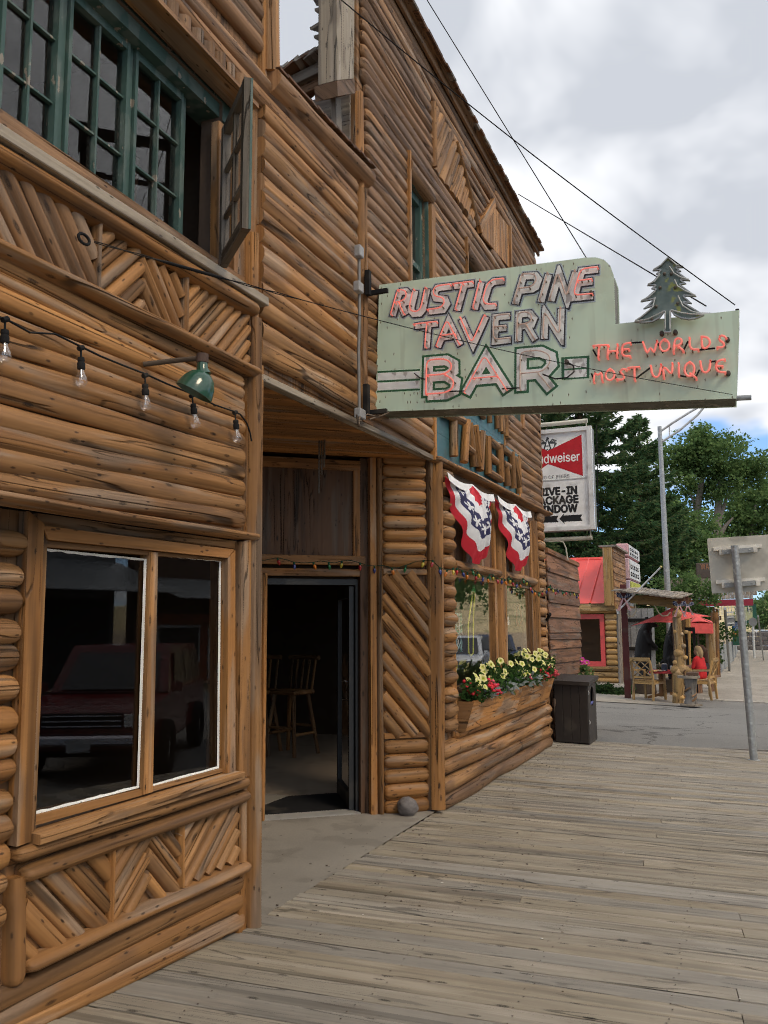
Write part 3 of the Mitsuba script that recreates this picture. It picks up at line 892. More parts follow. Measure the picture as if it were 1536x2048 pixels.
# eye bolt, turnbuckle and guy wire below the casements
gw = thing('guy_wire', 'dark twisted guy wire hooked to the chevron band and running to the green neon sign', 'wire')
e0 = FA.p(*(2.598, 3.211), 0.12)
m = tube(M(), [e0 + np.array([0, 0.032 * math.cos(t), 0.02 * math.sin(t)]) for t in np.linspace(0, 6.3, 14)], 0.0065, 6, P_BLACK)
put(m.ply('matte', smooth=True), 'hook', gw)
p_far = np.array([0.03, 5.80, 3.10])
mid_ = e0 + (p_far - e0) * 0.2
m = M()
for q in range(2):
    pts = [e0 + (p_far - e0) * t + np.array([0, 0, 0.0038 * math.sin(80 * t + q * math.pi)]) * (1 if t < 0.24 else 0) - np.array([0, 0, 0.06 * math.sin(math.pi * t)]) for t in np.linspace(0.01, 1, 90)]
    if q == 1:
        pts = pts[:22]
    tube(m, pts, 0.0023, 5, P_BLACK)
put(m.ply('matte', smooth=True), 'strand', gw)
m = tube(M(), [e0 + (p_far - e0) * t - np.array([0, 0, 0.06 * math.sin(math.pi * t)]) for t in (0.07, 0.085, 0.14, 0.155)], [0.003, 0.0075, 0.0075, 0.003], 8, P_BLACK)
put(m.ply('matte', smooth=True), 'turnbuckle', gw)
# ================================================================== the tavern (right part of the facade)
tav = thing('log_tavern', 'two-storey brown half-log tavern with diamond panels, green windows and an angled doorway', 'building')
CR = 11.82          # the far corner
EAVE = 7.02
G_TEAL = pal((0.045, 0.125, 0.150))

panel(tav, FA, rect(7.24, 0.03, 7.66, 3.12), -0.10, -0.012, 'dark', name='backing')
panel(tav, FA, rect(7.66, 0.03, CR - 0.05, 1.06), -0.10, -0.012, 'dark', name='backing')
panel(tav, FA, rect(10.95, 1.06, CR - 0.05, 3.12), -0.10, -0.012, 'dark', name='backing')
panel(tav, FA, rect(7.66, 2.14, 10.95, 3.12), -0.10, -0.012, 'dark', name='backing')
# the false front's near end: weathered siding of the lower wing behind it
FS = Frame((-2.5, 5.52, 0), (1, 0))
for k in range(12):
    z = 4.62 + k * 0.092
    m = bx(M(), FS.p(-0.55, z, 0.012), (1.05, 0.022, 0.090), np.array([[1, 0, 0], [0, math.cos(.09), -math.sin(.09)], [0, math.sin(.09), math.cos(.09)]]), bank='grey')
    put(m.ply('wood'), 'side_board', tav)
panel(tav, FS, rect(-1.3, 3.2, 0.0, 5.70), -0.12, -0.02, 'dark', name='side_wall')
FR = Frame((-2.5, CR, 0), (-1, 0))
panel(tav, FR, rect(0.02, -0.1, 6.0, 5.2), -0.08, -0.02, 'dark', name='side_wall')
for k in range(56):
    z = 0.12 + k * 0.125
    if z > 6.9:
        break
    log(tav, FR, (-0.03, z), (0.62 if z < 5.2 else 0.16, z), 0.125, 0.06, 'mid' if z < 3 else 'dark', round0=False, round1=False)

# upper storey openings, decorative panels
W1 = [(6.6, 5.537)[0], (7.134, 5.599)[0]]
W2 = [(8.31, 5.577)[0], (8.895, 5.587)[0]]
W3 = [(9.807, 4.315)[0], (10.639, 4.32)[0]]
WZ0, WZ1 = 4.20, 5.56
panel(tav, FA, sbox(5.60, 3.12, CR - 0.05, EAVE).difference(unary_union([sbox(W1[0], WZ0, W1[1], WZ1), sbox(W2[0], WZ0, W2[1], WZ1 - .05), sbox(W3[0], WZ0, W3[1], WZ1 - .1)])), -0.10, -0.012, 'dark', name='backing')
T1 = [(7.267, 6.632), (7.98, 6.618), (8.752, 6.06), (7.329, 5.956)]
T2 = [(8.017, 6.607), (9.41, 6.618), (8.764, 6.022)]
T3 = [(9.476, 6.62), (10.207, 6.678), (10.208, 6.118), (8.843, 6.002)]
cut = unary_union([sbox(W1[0] - 0.01, WZ0 - .1, W1[1] + 0.13, WZ1 + .13), sbox(W2[0] - 0.01, WZ0 - .1, W2[1] + 0.13, WZ1 + .06), sbox(W3[0] - 0.01, WZ0, W3[1] + 0.13, WZ1),
                   Polygon(T1).buffer(0.02), Polygon(T2).buffer(0.03), Polygon(T3).buffer(0.03), Polygon([(7.221, 3.171), (7.203, 3.591), (7.79, 4.016), (9.34, 4.31), (9.771, 3.808), (10.447, 3.612), (10.402, 3.197)]).buffer(0.005)])
z, k = 3.255, 0
SPANS = []
while z < EAVE - 0.02:
    w = 0.102 + 0.012 * (rng.random() - .5)
    line = LineString([(5.70 if z < 5.9 else 5.64, z), (CR - 0.01, z)]).difference(cut)
    for g in getattr(line, 'geoms', [line]):
        if g.length < 0.06:
            continue
        x0, x1 = g.coords[0][0], g.coords[-1][0]
        if x1 - x0 > 4.6 and rng.random() < 0.6:
            xm = x0 + (x1 - x0) * rng.uniform(.35, .65)
            SPANS += [(x0, xm, z, w), (xm, x1, z, w)]
        else:
            SPANS.append((x0, x1, z, w))
    z += w
    k += 1
for x0, x1, z, w in SPANS:
    log(tav, FA, (x0, z + rng.uniform(-.004, .004)), (x1, z + rng.uniform(-.004, .004)), w * 1.10, 0.043, 'dark' if rng.random() < 0.72 or z > 5 else 'mid', wob=1.3)
slats(tav, FA, T1, 54, 0.125, 0.05, bank='mid')
z = min(p[1] for p in T2) + 0.05
while z < max(p[1] for p in T2):
    g = LineString([(5, z), (13, z)]).intersection(Polygon(T2))
    if g.length > 0.05:
        log(tav, FA, (g.coords[0][0], z), (g.coords[-1][0], z), 0.10, 0.045, 'dark')
    z += 0.098
log(tav, FA, (7.28, 6.635), (7.292, 5.975), 0.05, 0.07, 'mid', 'divider', round0=False, round1=False)
log(tav, FA, (7.996, 6.621), (8.751, 6.049), 0.05, 0.07, 'mid', 'divider', round0=False, round1=False)
board(tav, FA, (8.785, 6.02), (9.453, 6.638), 0.11, 0.05, 0.02, 'honey', 'divider')
for k in range(16):
    s = 8.9 + 0.105 * k
    g = LineString([(s, 4), (s, 7)]).intersection(Polygon(T3))
    if not g.is_empty and g.length > 0.06:
        board(tav, FA, g.coords[0], g.coords[-1], 0.100, 0.022, 0.018, 'honey', 'panel_board')
board(tav, FA, (10.226, 6.684), (10.217, 6.115), 0.06, 0.04, 0.03, 'honey', 'divider')
# eave: plank soffit, fascia, shingle courses with a ragged lower edge
m = bx(M(), (-2.52, (5.6 + CR) / 2 - 0.02, EAVE + 0.035), (0.34, CR - 5.6 + .20, 0.03), bank='dark')
put(m.ply('wood'), 'eave_soffit', tav)
board(tav, FA, (5.40, EAVE + 0.0), (CR + 0.06, EAVE + 0.0), 0.12, 0.03, 0.055, 'dark', 'fascia_board')
for k in range(48):
    s = 5.55 + k * (CR - 5.45) / 48
    w = 0.125 + 0.03 * rng.random()
    m = bx(M(), (-2.58, s, EAVE + 0.105 + 0.01 * rng.random()), (0.50 + 0.05 * rng.random(), w, 0.018), np.array([[math.cos(.38), 0, math.sin(.38)], [0, 1, 0], [-math.sin(.38), 0, math.cos(.38)]]), bank='grey' if rng.random() < .3 else 'ply')
    put(m.ply('wood'), 'shingle', tav)
# the near end of the gable: weathered corner board, corbel, ragged shingle ends
panel(tav, FA, [(5.118, 5.506), (5.412, 5.703), (5.451, 8.549), (5.111, 8.187)], -0.10, 0.05, 'grey', name='corner_board')
panel(tav, FA, [(5.114, 5.378), (5.417, 5.586), (5.399, 5.688), (5.097, 5.487)], -0.12, 0.06, 'interior', name='corbel')
log(tav, FA, (5.578, 5.696), (5.599, 4.364), 0.07, 0.05, 'orange', 'corner_post', round0=False, round1=False, wob=0.5)
board(tav, FA, (5.369, 5.556), (5.422, 4.97), 0.10, 0.04, -0.10, 'grey', 'corner_board')
log(tav, FA, (5.593, 4.917), (5.602, 3.145), 0.085, 0.075, 'mid', 'corner_post', round0=False, round1=False, wob=0.6)
for k in range(26):
    z = 5.86 + k * 0.11
    m = bx(M(), (-2.66 - 0.04 * (k % 2), 5.47 - 0.05 * rng.random(), z + .05), (0.20, 0.12 + .1 * rng.random(), 0.02), rotz(rng.uniform(-20, 20)) @ np.array([[1, 0, 0], [0, math.cos(.35), -math.sin(.35)], [0, math.sin(.35), math.cos(.35)]]), bank='grey')
    put(m.ply('wood'), 'shingle', tav)
# the roof end behind the low part: barge board, dark frieze and mossy shingles
B0, B1 = ((-3.03, 5.827)[0] + 2.5, (-3.03, 5.827)[1]), ((-2.694, 5.894)[0] + 2.5, (-2.694, 5.894)[1])
board(tav, FS, *extend(B0, B1, .3, .02), 0.085, 0.05, 0.05, 'grey', 'barge_board')
board(tav, FS, *[(p[0], p[1] - .085) for p in extend(B0, B1, .3, .05)], 0.085, 0.03, 0.03, 'interior', 'frieze_board')
for k in range(12):
    t = (k + .5) / 12
    p_ = lerp2((B0[0] - .25, B0[1] - .08), B1, t)
    m = bx(M(), FS.p(p_[0], p_[1] + .075 + .02 * rng.random(), -0.02), (0.13, 0.42, 0.022), np.array([[.92, 0, -.39], [0, 1, 0], [.39, 0, .92]]) @ rotz(rng.uniform(-8, 8)), bank='grey' if k % 3 else 'ply')
    put(m.ply('wood'), 'shingle', tav)


def green_window(s0, s1, z0, z1, label=None, curtain=False):
    key = unique(f'{tav}__window')
    if label:
        labels[key] = {'label': label}
    d = -0.085
    for pts, nm in ((rect(s0, z0, s0 + .05, z1), 'stile'), (rect(s1 - .06, z0, s1, z1), 'stile'), (rect(s0 + .05, z1 - .07, s1 - .06, z1), 'rail'), (rect(s0 + .05, z0, s1 - .06, z0 + .06), 'rail'), (rect(s0 + .05, (z0 + z1) / 2 - .03, s1 - .06, (z0 + z1) / 2 + .02), 'rail')):
        green(FA, pts, d, d + 0.05 if nm == 'stile' else d + 0.045, key, nm)
    green(FA, rect(s1, z0, s1 + 0.02, z1 + 0.02), d, 0.02, key, 'reveal')
    green(FA, rect(s0 - .02, z1, s1, z1 + 0.02), d, 0.015, key, 'reveal')
    put(M().add([FA.p(s, z, d + 0.02) for s, z in rect(s0, z0, s1, z1)], [[0, 1, 2, 3]]).ply('pane'), 'pane', key)
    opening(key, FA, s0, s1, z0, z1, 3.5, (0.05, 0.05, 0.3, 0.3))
    if curtain:
        m = M()
        n = 40
        ss, zz = np.linspace(s0 + .01, s1 - .20, n), np.linspace((z0 + z1) / 2 - .1, z1 - .05, 12)
        v = [FA.p(s + 0.03 * math.sin(z * 9) * (i / n) ** 2, z, d - 0.05 + 0.012 * math.sin(i * 0.9)) for z in zz for i, s in enumerate(ss)]
        i, j = np.meshgrid(np.arange(11), np.arange(n - 1), indexing='ij')
        a = (i * n + j).ravel()
        m.add(v, np.stack([a, a + 1, a + n + 1, a + n], 1), (pal((.62, .62, .60)) * 10., 0))
        put(m.ply('matte', smooth=True), 'curtain', key)
    board(tav, FA, (s1 + 0.075, z0 - .05), (s1 + 0.075, z1 - 0.02), 0.105, 0.055, 0.0, 'orange', 'window_trim')
    board(tav, FA, (s0 - 0.012, z0 - .05), (s0 - 0.012, z1 + 0.2), 0.03, 0.062, 0.0, 'honey', 'window_trim')
    log(tav, FA, (s0 - 0.01, z1 + 0.075), (s1 + 0.13, z1 + 0.065), 0.15, 0.08, 'dark', 'lintel_log', round0=False)


green_window(W1[0], W1[1], WZ0, WZ1, 'narrow green upstairs window with a pale curtain', True)
green_window(W2[0], W2[1], WZ0, WZ1 - .05, 'narrow green upstairs window half hidden by the neon sign')
green_window(W3[0], W3[1], WZ0, WZ1 - .1)

# teal board with log lettering
lt = thing('log_letter_sign', 'teal wall board with tavern lettering made of peeled log pieces', 'sign')
zr = (9.739, 3.759)[1]
sr1, sr2 = (9.704, 3.916)[0], (10.393, 3.422)[0]
sl0 = (7.228, 3.331)[0]
zb_, zt_ = (7.225, 3.168)[1], 4.16
for a, b in ((zb_, zb_ + .22), (zb_ + .223, zb_ + .44), (zb_ + .443, zr)):
    panel(lt, FA, rect(sl0, a, sr2, b), 0.012, 0.036, None, rgb=PAL_RGB[G_TEAL], mat='paint', name='plank')
for a, b in ((zr + .003, zr + .23), (zr + .233, zr + .46), (zr + .463, zt_ + .2)):
    panel(lt, FA, rect(sl0, a, sr1, b), 0.012, 0.036, None, rgb=PAL_RGB[G_TEAL], mat='paint', name='plank')
board(lt, FA, (sr1 + .03, zr - .02), (sr1 + .03, zt_), 0.06, 0.05, 0.0, 'honey', 'edge_trim')
board(lt, FA, (sr2 + .03, zb_ - .02), (sr2 + .03, zr + .02), 0.05, 0.05, 0.0, 'honey', 'edge_trim')
board(tav, FA, (sl0 - .03, zb_ - .05), (sl0 - .03, 4.2), 0.05, 0.05, 0.0, 'honey', 'trim_board')
BIG = dict(
    T=[[(7.332, 3.578), (7.918, 3.625)], [(7.648, 3.611), (7.64, 3.232)]],
    A=[[(8.061, 3.667), (7.93, 3.225)], [(8.164, 3.668), (8.304, 3.245)], [(8.045, 3.393), (8.255, 3.378)]],
    V=[[(8.318, 3.675), (8.458, 3.275)], [(8.63, 3.677), (8.515, 3.241)]],
    E=[[(8.82, 3.66), (8.817, 3.25)], [(8.903, 3.644), (9.253, 3.636)], [(8.89, 3.467), (9.172, 3.449)], [(8.819, 3.274), (9.36, 3.271)]],
    R=[[(9.322, 3.657), (9.358, 3.244)], [(9.424, 3.656), (9.762, 3.642)], [(9.457, 3.486), (9.748, 3.494)], [(9.615, 3.471), (9.675, 3.248)]],
    N=[[(9.867, 3.688), (9.933, 3.254)], [(9.982, 3.639), (10.25, 3.319)], [(10.215, 3.676), (10.259, 3.239)]])
for ch, sticks in BIG.items():
    key = unique(f'{lt}__letter')
    labels[key] = {'label': f'log piece letter {ch}'}
    for i, (a, b) in enumerate(sticks):
        log(key, FA, a, b, 0.082, 0.042, 'honey' if i % 2 == 0 else 'mid', 'stick', round0=False, round1=False, d0=0.082 - 0.008 * min(i, 1), full=True)
SM = {'R': [((0, 0), (0, 1)), ((0, 1), (.7, .95)), ((.7, .95), (.65, .55)), ((.65, .55), (0, .5)), ((.2, .5), (.8, 0))], 'U': [((0, 0), (0, 1)), ((0, 0), (.7, 0)), ((.7, 0), (.7, 1))], 'S': [((.75, 1), (0, 1)), ((0, 1), (0, .5)), ((0, .5), (.7, .5)), ((.7, .5), (.7, 0)), ((.7, 0), (0, 0))],
      'T': [((0, 1), (.8, 1)), ((.4, 0), (.4, .95))], 'I': [((.2, 0), (.2, 1))], 'C': [((.7, 1), (0, .9)), ((0, .1), (0, .9)), ((0, .1), (.7, 0))], 'P': [((0, 0), (0, 1)), ((0, 1), (.65, .9)), ((.65, .9), (.65, .5)), ((.65, .5), (0, .5))],
      'N': [((0, 0), (0, 1)), ((0, 1), (.7, 0)), ((.7, 0), (.7, 1))], 'E': [((0, 0), (0, 1)), ((0, 1), (.7, 1)), ((0, .5), (.6, .5)), ((0, 0), (.7, 0))]}
z0r = zr + 0.09
hgt = 0.36
s = sl0 + 0.09
for ch in 'RUSTIC PINE':
    if ch == ' ':
        s += 0.10
        continue
    key = unique(f'{lt}__letter')
    wdt = 0.10 if ch == 'I' else 0.20
    for a, b in SM[ch]:
        log(key, FA, (s + a[0] * .19, z0r + a[1] * hgt), (s + b[0] * .19 + .001, z0r + b[1] * hgt), 0.050, 0.030, 'mid', 'stick', round0=False, round1=False, d0=0.065, full=True)
    s += wdt + 0.078
m = M()
tube(m, [FA.p(s_, z_, .07) for s_, z_ in [(7.772, 3.664), (7.956, 3.688), (8.097, 3.668), (8.293, 3.673), (8.497, 3.663), (8.712, 3.685), (8.99, 3.662), (9.166, 3.664), (9.413, 3.704), (9.667, 3.685), (10.006, 3.709), (10.367, 3.73), (10.667, 3.706), (11.221, 3.705)]], 0.006, 5, pal((.45, .42, .36)))
put(m.ply('matte', smooth=True), 'cable', lt)

# ledge log under the teal board, corner posts
log_pair(tav, FA, (7.186, 3.166), (11.437, 3.228), (7.183, 3.101), (11.429, 3.163), d=0.105, bank='mid', name='ledge_log', after=0.75)
log(tav, FA, (7.2, 0.087), (7.275, 3.159), 0.105, 0.085, 'honey', 'corner_post', round0=False, round1=False, wob=0.5)
# short log ends left and right of the windows
sL0, sL1 = (7.385, 2.783)[0], (7.665, 2.82)[0]
zz = 3.02
while zz > 0.74:
    log(tav, FA, (sL0, zz), (sL1, zz), 0.138, 0.095, 'mid', wob=1.2)
    zz -= 0.133
sR0, sR1 = (11.476, 2.643)[0], CR
zz = 3.10
while zz > 0.74:
    log(tav, FA, (sR0, zz), (sR1, zz), 0.133, 0.065, 'mid', wob=1.2)
    zz -= 0.129
for zt, w in ((0.115, .145), (0.255, .14), (0.395, .14), (0.535, .14)):
    log(tav, FA, (sL0 - 0.10, zt - 0.0), (CR, zt - 0.03), w * 1.05, 0.085, 'mid' if zt > .2 else 'dark', 'base_log', wob=1.2)
log(tav, FA, (sL1 + .02, 0.665), (sR0 + .2, 0.64), 0.12, 0.075, 'mid', 'base_log')
for k in range(44):
    s = sL1 + 0.08 + k * 0.073
    if s < sR0 - 0.05:
        log(tav, FA, (s, 0.70), (s + rng.uniform(-.01, .01), 0.95), 0.07, 0.035, 'ply', 'slat', round0=False, round1=False)
# window group
tw = f'{tav}__picture_window'
NUM[tw] = 0
labels[tw] = {'label': 'large two-pane tavern window framed by slim logs'}
sp0, sp1, sp2, sp3 = (7.647, 1.877)[0], (9.301, 1.917)[0], (9.561, 1.924)[0], (11.117, 1.961)[0]
zh0, zh1 = (7.693, 2.178)[1], (7.696, 2.239)[1]
zs = 0.98
log(tw, FA, (sp0, 0.70), (sp0, 3.02), 0.05, 0.06, 'honey', 'post', round0=False, round1=False)
log(tw, FA, ((sp1 + sp2) / 2, 0.70), ((sp1 + sp2) / 2, 3.0), 0.15, 0.095, 'honey', 'post', round0=False, round1=False)
log(tw, FA, (sp3 + .07, 0.70), (sp3 + .07, 3.0), 0.15, 0.085, 'honey', 'post', round0=False, round1=False)
log(tw, FA, (sp0 + .02, 2.195), (sp1 + .02, 2.205), 0.12, 0.085, 'mid', 'header_log', round0=False, round1=False)
log(tw, FA, (sp2 - .02, 2.205), (sp3 + .02, 2.20), 0.12, 0.085, 'mid', 'header_log', round0=False, round1=False)
for s0, s1 in ((sp0 + .03, sp1), (sp2, sp3)):
    panel(tw, FA, rect(s0, 2.25, s1, 3.02), -0.03, 0.008, 'ply', name='transom_panel', upright=True)
    for q in (0.27, 0.62, 0.93):
        board(tw, FA, (s0 + (s1 - s0) * q, 2.25), (s0 + (s1 - s0) * q, 2.98), 0.07, 0.03, 0.008, 'honey', 'batten')
    panel(tw, FA, rect(s0, 2.10, s1, 2.16), -0.06, 0.015, 'mid', name='head_board')
    panel(tw, FA, rect(s1 - .10, zs, s1, 2.10), -0.06, 0.02, 'honey', name='jamb_board')
    panel(tw, FA, rect(s0, 0.92, s1, zs), -0.08, 0.04, 'mid', name='sill')
    put(M().add([FA.p(s, z, -0.008) for s, z in rect(s0, zs, s1 - .10, 2.10)], [[0, 1, 2, 3]]).ply('pane'), 'pane', tw)

# ------------------------------------------------------------------ angled doorway
log(tav, FE, (-0.083, 0.081), (-0.05, 3.134), 0.075, 0.06, 'honey', 'corner_post', round0=False, round1=False, wob=0.5)
panel(tav, FE, rect(-0.62, 0.05, 0.0, 3.13), -0.10, -0.012, 'dark', name='backing')
eL, eR = (-0.499, 1.435)[0], (-0.092, 1.429)[0]
EZ = [(-0.305, 0.67), (-0.306, 0.553), (-0.307, 0.436), (-0.308, 0.316), (-0.309, 0.187), (-0.311, 0.06)]
for a, b in zip(EZ[:-1], EZ[1:]):
    log(tav, FE, (eL, (a[1] + b[1]) / 2), (eR, (a[1] + b[1]) / 2), (a[1] - b[1]) * 1.05, 0.062, 'honey', wob=0.9)
EZ = [(-0.28, 3.19), (-0.282, 3.067), (-0.283, 2.953), (-0.284, 2.839), (-0.285, 2.721), (-0.286, 2.613), (-0.287, 2.501), (-0.288, 2.385), (-0.289, 2.269), (-0.29, 2.154)]
for a, b in zip(EZ[:-1], EZ[1:]):
    log(tav, FE, (eL, (a[1] + b[1]) / 2), (eR, (a[1] + b[1]) / 2), (a[1] - b[1]) * 1.05, 0.062, 'honey', wob=0.9)
zd0, zd1 = (-0.304, 0.729)[1], (-0.291, 2.087)[1]
board(tav, FE, (eL, zd1 + .026), (eR, zd1 + .026), 0.05, 0.03, 0.0, 'honey')
board(tav, FE, (eL, zd0 - .022), (eR, zd0 - .022), 0.045, 0.03, 0.0, 'honey')
slats(tav, FE, rect(eL, zd0, eR, zd1), -50, 0.108, 0.058, bank='honey')
e1, e2, e3, e4 = (-0.562, 1.436)[0], (-0.503, 1.435)[0], (-0.621, 1.437)[0], (-0.567, 1.436)[0]
log(tav, FE, ((e1 + e2) / 2, 0.06), ((e1 + e2) / 2, 3.12), e2 - e1, 0.06, 'honey', 'trim_pole', round0=False, round1=False, wob=0.4)
panel(tav, FE, rect(e3, 0.03, e4, 3.12), -0.14, 0.04, 'honey', name='jamb_board')
panel(tav, FE, rect((-0.693, 1.438)[0], 0.05, e3 - .004, 3.12), -0.22, -0.03, 'ply', name='jamb_board')
# transom panel, headers
pz0, pz1 = (-1.15, 2.244)[1], (-1.154, 3.023)[1]
q0, q1 = (-1.67, 2.704)[0], (-0.749, 2.74)[0]
panel(tav, FE, rect(q0 - .4, pz0, q1, pz1), -0.12, -0.06, 'ply', upright=True, name='plywood_panel', label='dark stained plywood panel over the door')
board(tav, FE, (q0 - .4, pz1 + .03), (q1 + .06, pz1 + .03), 0.09, 0.03, -0.06, 'orange', 'header_board')
board(tav, FE, (q1 + .045, pz0), (q1 + .045, pz1), 0.10, 0.03, -0.062, 'orange', 'trim_board')
board(tav, FE, (q0 - .4, pz0 - .035), (q1 + .10, pz0 - .035), 0.08, 0.05, -0.07, 'orange', 'header_board')
dz1 = (-1.149, 2.069)[1]
board(tav, FE, (q0 - .4, dz1 + .035), (q1 + .10, dz1 + .035), 0.065, 0.04, -0.08, 'orange', 'header_board')
for a, w, bk in (((-1.589, 1.044)[0], 0.10, 'honey'), ((-1.531, 1.042)[0], 0.055, 'orange')):
    log(tav, FE, (a, 0.08), (a, dz1 + .02), w, 0.06, bk, 'trim_pole', d0=-0.06, round0=False, round1=False, wob=0.4)
panel(tav, FE, rect(q0 - .9, 0.05, (-1.613, 1.045)[0], 3.12), -0.14, -0.06, 'ply', name='side_panel')
# return wall of the doorway, hidden side of the bay
panel(tav, Frame((-4.6, 4.20, 0), (-1, 0)), rect(-2.05, 0.05, 0, 3.12), 0.0, 0.04, 'mid', name='return_wall')
# door frame and door leaf
door = f'{tav}__door'
NUM[door] = 0
labels[door] = {'label': 'dark metal-framed glass door standing open inward'}
DM = pal((0.022, 0.023, 0.025))
d0_, d1_ = (-1.506, 1.042)[0], (-0.698, 1.016)[0]
dtop = dz1 - 0.02
for pts in (rect(d0_, dtop - .05, d1_, dtop), rect(d1_ - .022, 0.07, d1_, dtop - .05), rect(d0_ - .03, 0.07, d0_, dtop)):
    put(quad_panel(M(), FE, pts, -0.16, -0.09, None, DM).ply('paint'), 'frame', door)
hinge = FE.p(d1_ - 0.05, 0, -0.13)
FD = Frame(hinge, ang(-33))
lw = 0.80
for pts, nm in ((rect(0, .09, .05, dtop - .06), 'stile'), (rect(lw - .06, .09, lw, dtop - .06), 'stile'), (rect(.05, .09, lw - .06, .22), 'rail'), (rect(.05, dtop - .16, lw - .06, dtop - .06), 'rail')):
    put(quad_panel(M(), FD, pts, -0.02, 0.02, None, DM).ply('paint'), nm, door)
put(M().add([FD.p(s, z) for s, z in rect(.05, .22, lw - .06, dtop - .16)], [[0, 1, 2, 3]]).ply('pane'), 'pane', door)
m = tube(M(), [FD.p(lw - .03, .95, s * .0 + .02) + FD.n * t for s, t in ((1, 0), (1, .05))] + [FD.p(lw - .03, 1.12, .07), FD.p(lw - .03, 1.12, .02)], 0.008, 8)
put(m.ply('chrome', smooth=True), 'handle', door)
m = lathe(M(), FD.p(lw - .03, 1.02, -.03), [(0.012, 0), (0.016, 0.02), (0, 0.021)], FD.n, 12)
put(m.ply('chrome', smooth=35), 'lock', door)
panel(door, FE, rect(d0_ - .05, 0.055, d1_, 0.085), -0.20, -0.02, None, rgb=(.30, .29, .27), name='threshold')

# the bar room seen through the door
bar = thing('bar_room', 'dim bar room behind the open door with plank walls and a pale floor', 'room')
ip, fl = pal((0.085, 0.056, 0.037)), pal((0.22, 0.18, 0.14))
c = lambda s, d, z: FE.p(s, z, -d)
RM = [(-2.74, 7.30), (-2.74, 11.66), (-8.6, 11.66), (-8.6, 4.35), (-5.05, 4.35), tuple(c(-2.9, .17, 0)[:2]), tuple(c(-0.10, .17, 0)[:2])]
t_ = trimesh.creation.extrude_polygon(Polygon(RM), .01, engine='earcut')
v = np.array(t_.vertices)[np.array(t_.faces).ravel()]
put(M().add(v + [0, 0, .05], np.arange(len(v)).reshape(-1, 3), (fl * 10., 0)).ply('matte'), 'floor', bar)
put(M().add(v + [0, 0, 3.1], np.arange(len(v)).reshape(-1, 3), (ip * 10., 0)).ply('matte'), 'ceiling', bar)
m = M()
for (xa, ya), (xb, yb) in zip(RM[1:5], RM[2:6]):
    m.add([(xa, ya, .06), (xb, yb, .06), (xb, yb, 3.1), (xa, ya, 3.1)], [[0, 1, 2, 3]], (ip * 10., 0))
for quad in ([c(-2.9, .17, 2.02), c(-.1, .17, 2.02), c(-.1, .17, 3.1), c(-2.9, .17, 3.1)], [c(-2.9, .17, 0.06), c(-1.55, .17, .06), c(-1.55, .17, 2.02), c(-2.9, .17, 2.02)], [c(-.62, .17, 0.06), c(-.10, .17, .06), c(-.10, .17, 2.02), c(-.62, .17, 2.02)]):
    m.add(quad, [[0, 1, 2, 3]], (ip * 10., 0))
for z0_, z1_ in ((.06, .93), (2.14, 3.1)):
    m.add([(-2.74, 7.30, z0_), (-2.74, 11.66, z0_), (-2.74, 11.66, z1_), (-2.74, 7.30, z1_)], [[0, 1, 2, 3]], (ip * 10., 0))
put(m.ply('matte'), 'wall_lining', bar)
panel(bar, Frame(np.array([-6.4, 11.0, 0]), (0, -1)), rect(0.2, 0.07, 5.6, 1.12), 0.0, 0.5, 'mid', name='bar_counter')
mat_ = thing('door_mat', 'black rubber mat just inside the open door', 'mat')
m = M()
bx(m, c(-1.12, 0.60, 0.072), (1.30, 0.72, 0.014), np.stack([FE.u, FE.n, [0, 0, 1]], 1), P_BLACK)
put(m.ply('matte'), 'sheet', mat_)


def bar_stool(name, label, pos, yaw):
    t = thing(name, label, 'bar stool', 'log bar stools')
    R = rotz(yaw)
    W = lambda x, y, z: np.array(pos) + R @ np.array([x, y, z])
    for sx in (-1, 1):
        for sy in (-1, 1):
            m = tube(M(), [W(sx * .25, sy * .23, 0), W(sx * .15, sy * .14, .74)], [.024, .028], 8, bank='mid')
            put(m.ply('wood', smooth=40), 'leg', t)
    for sx in (-1, 1):
        put(tube(M(), [W(sx * .215, -.2, .26), W(sx * .215, .2, .26)], .017, 7, bank='mid').ply('wood', smooth=40), 'rung', t)
        put(tube(M(), [W(-.2, sx * .2, .34), W(.2, sx * .2, .34)], .017, 7, bank='mid').ply('wood', smooth=40), 'rung', t)
    put(bx(M(), W(0, 0, .765), (.44, .40, .05), R, bank='mid', ch=.012).ply('wood'), 'seat', t)
    for k in range(5):
        x = -.18 + .09 * k
        put(tube(M(), [W(x, .18, .79), W(x * 1.08, .24, 1.16)], .016, 7, bank='mid').ply('wood', smooth=40), 'spindle', t)
    put(tube(M(), [W(-.24, .245, 1.18), W(0, .27, 1.19), W(.24, .245, 1.18)], .03, 8, bank='mid').ply('wood', smooth=40), 'top_rail', t)


fz = 0.06
p = np.array((-5.284, 9.737, 0.06))
bar_stool('bar_stool', 'log bar stool with a spindle back inside the doorway, right one of the two', p, -12)
p = np.array((-5.742, 9.659, 0.06))
bar_stool('bar_stool', 'log bar stool inside the doorway, half hidden by the left door post', p, 10)

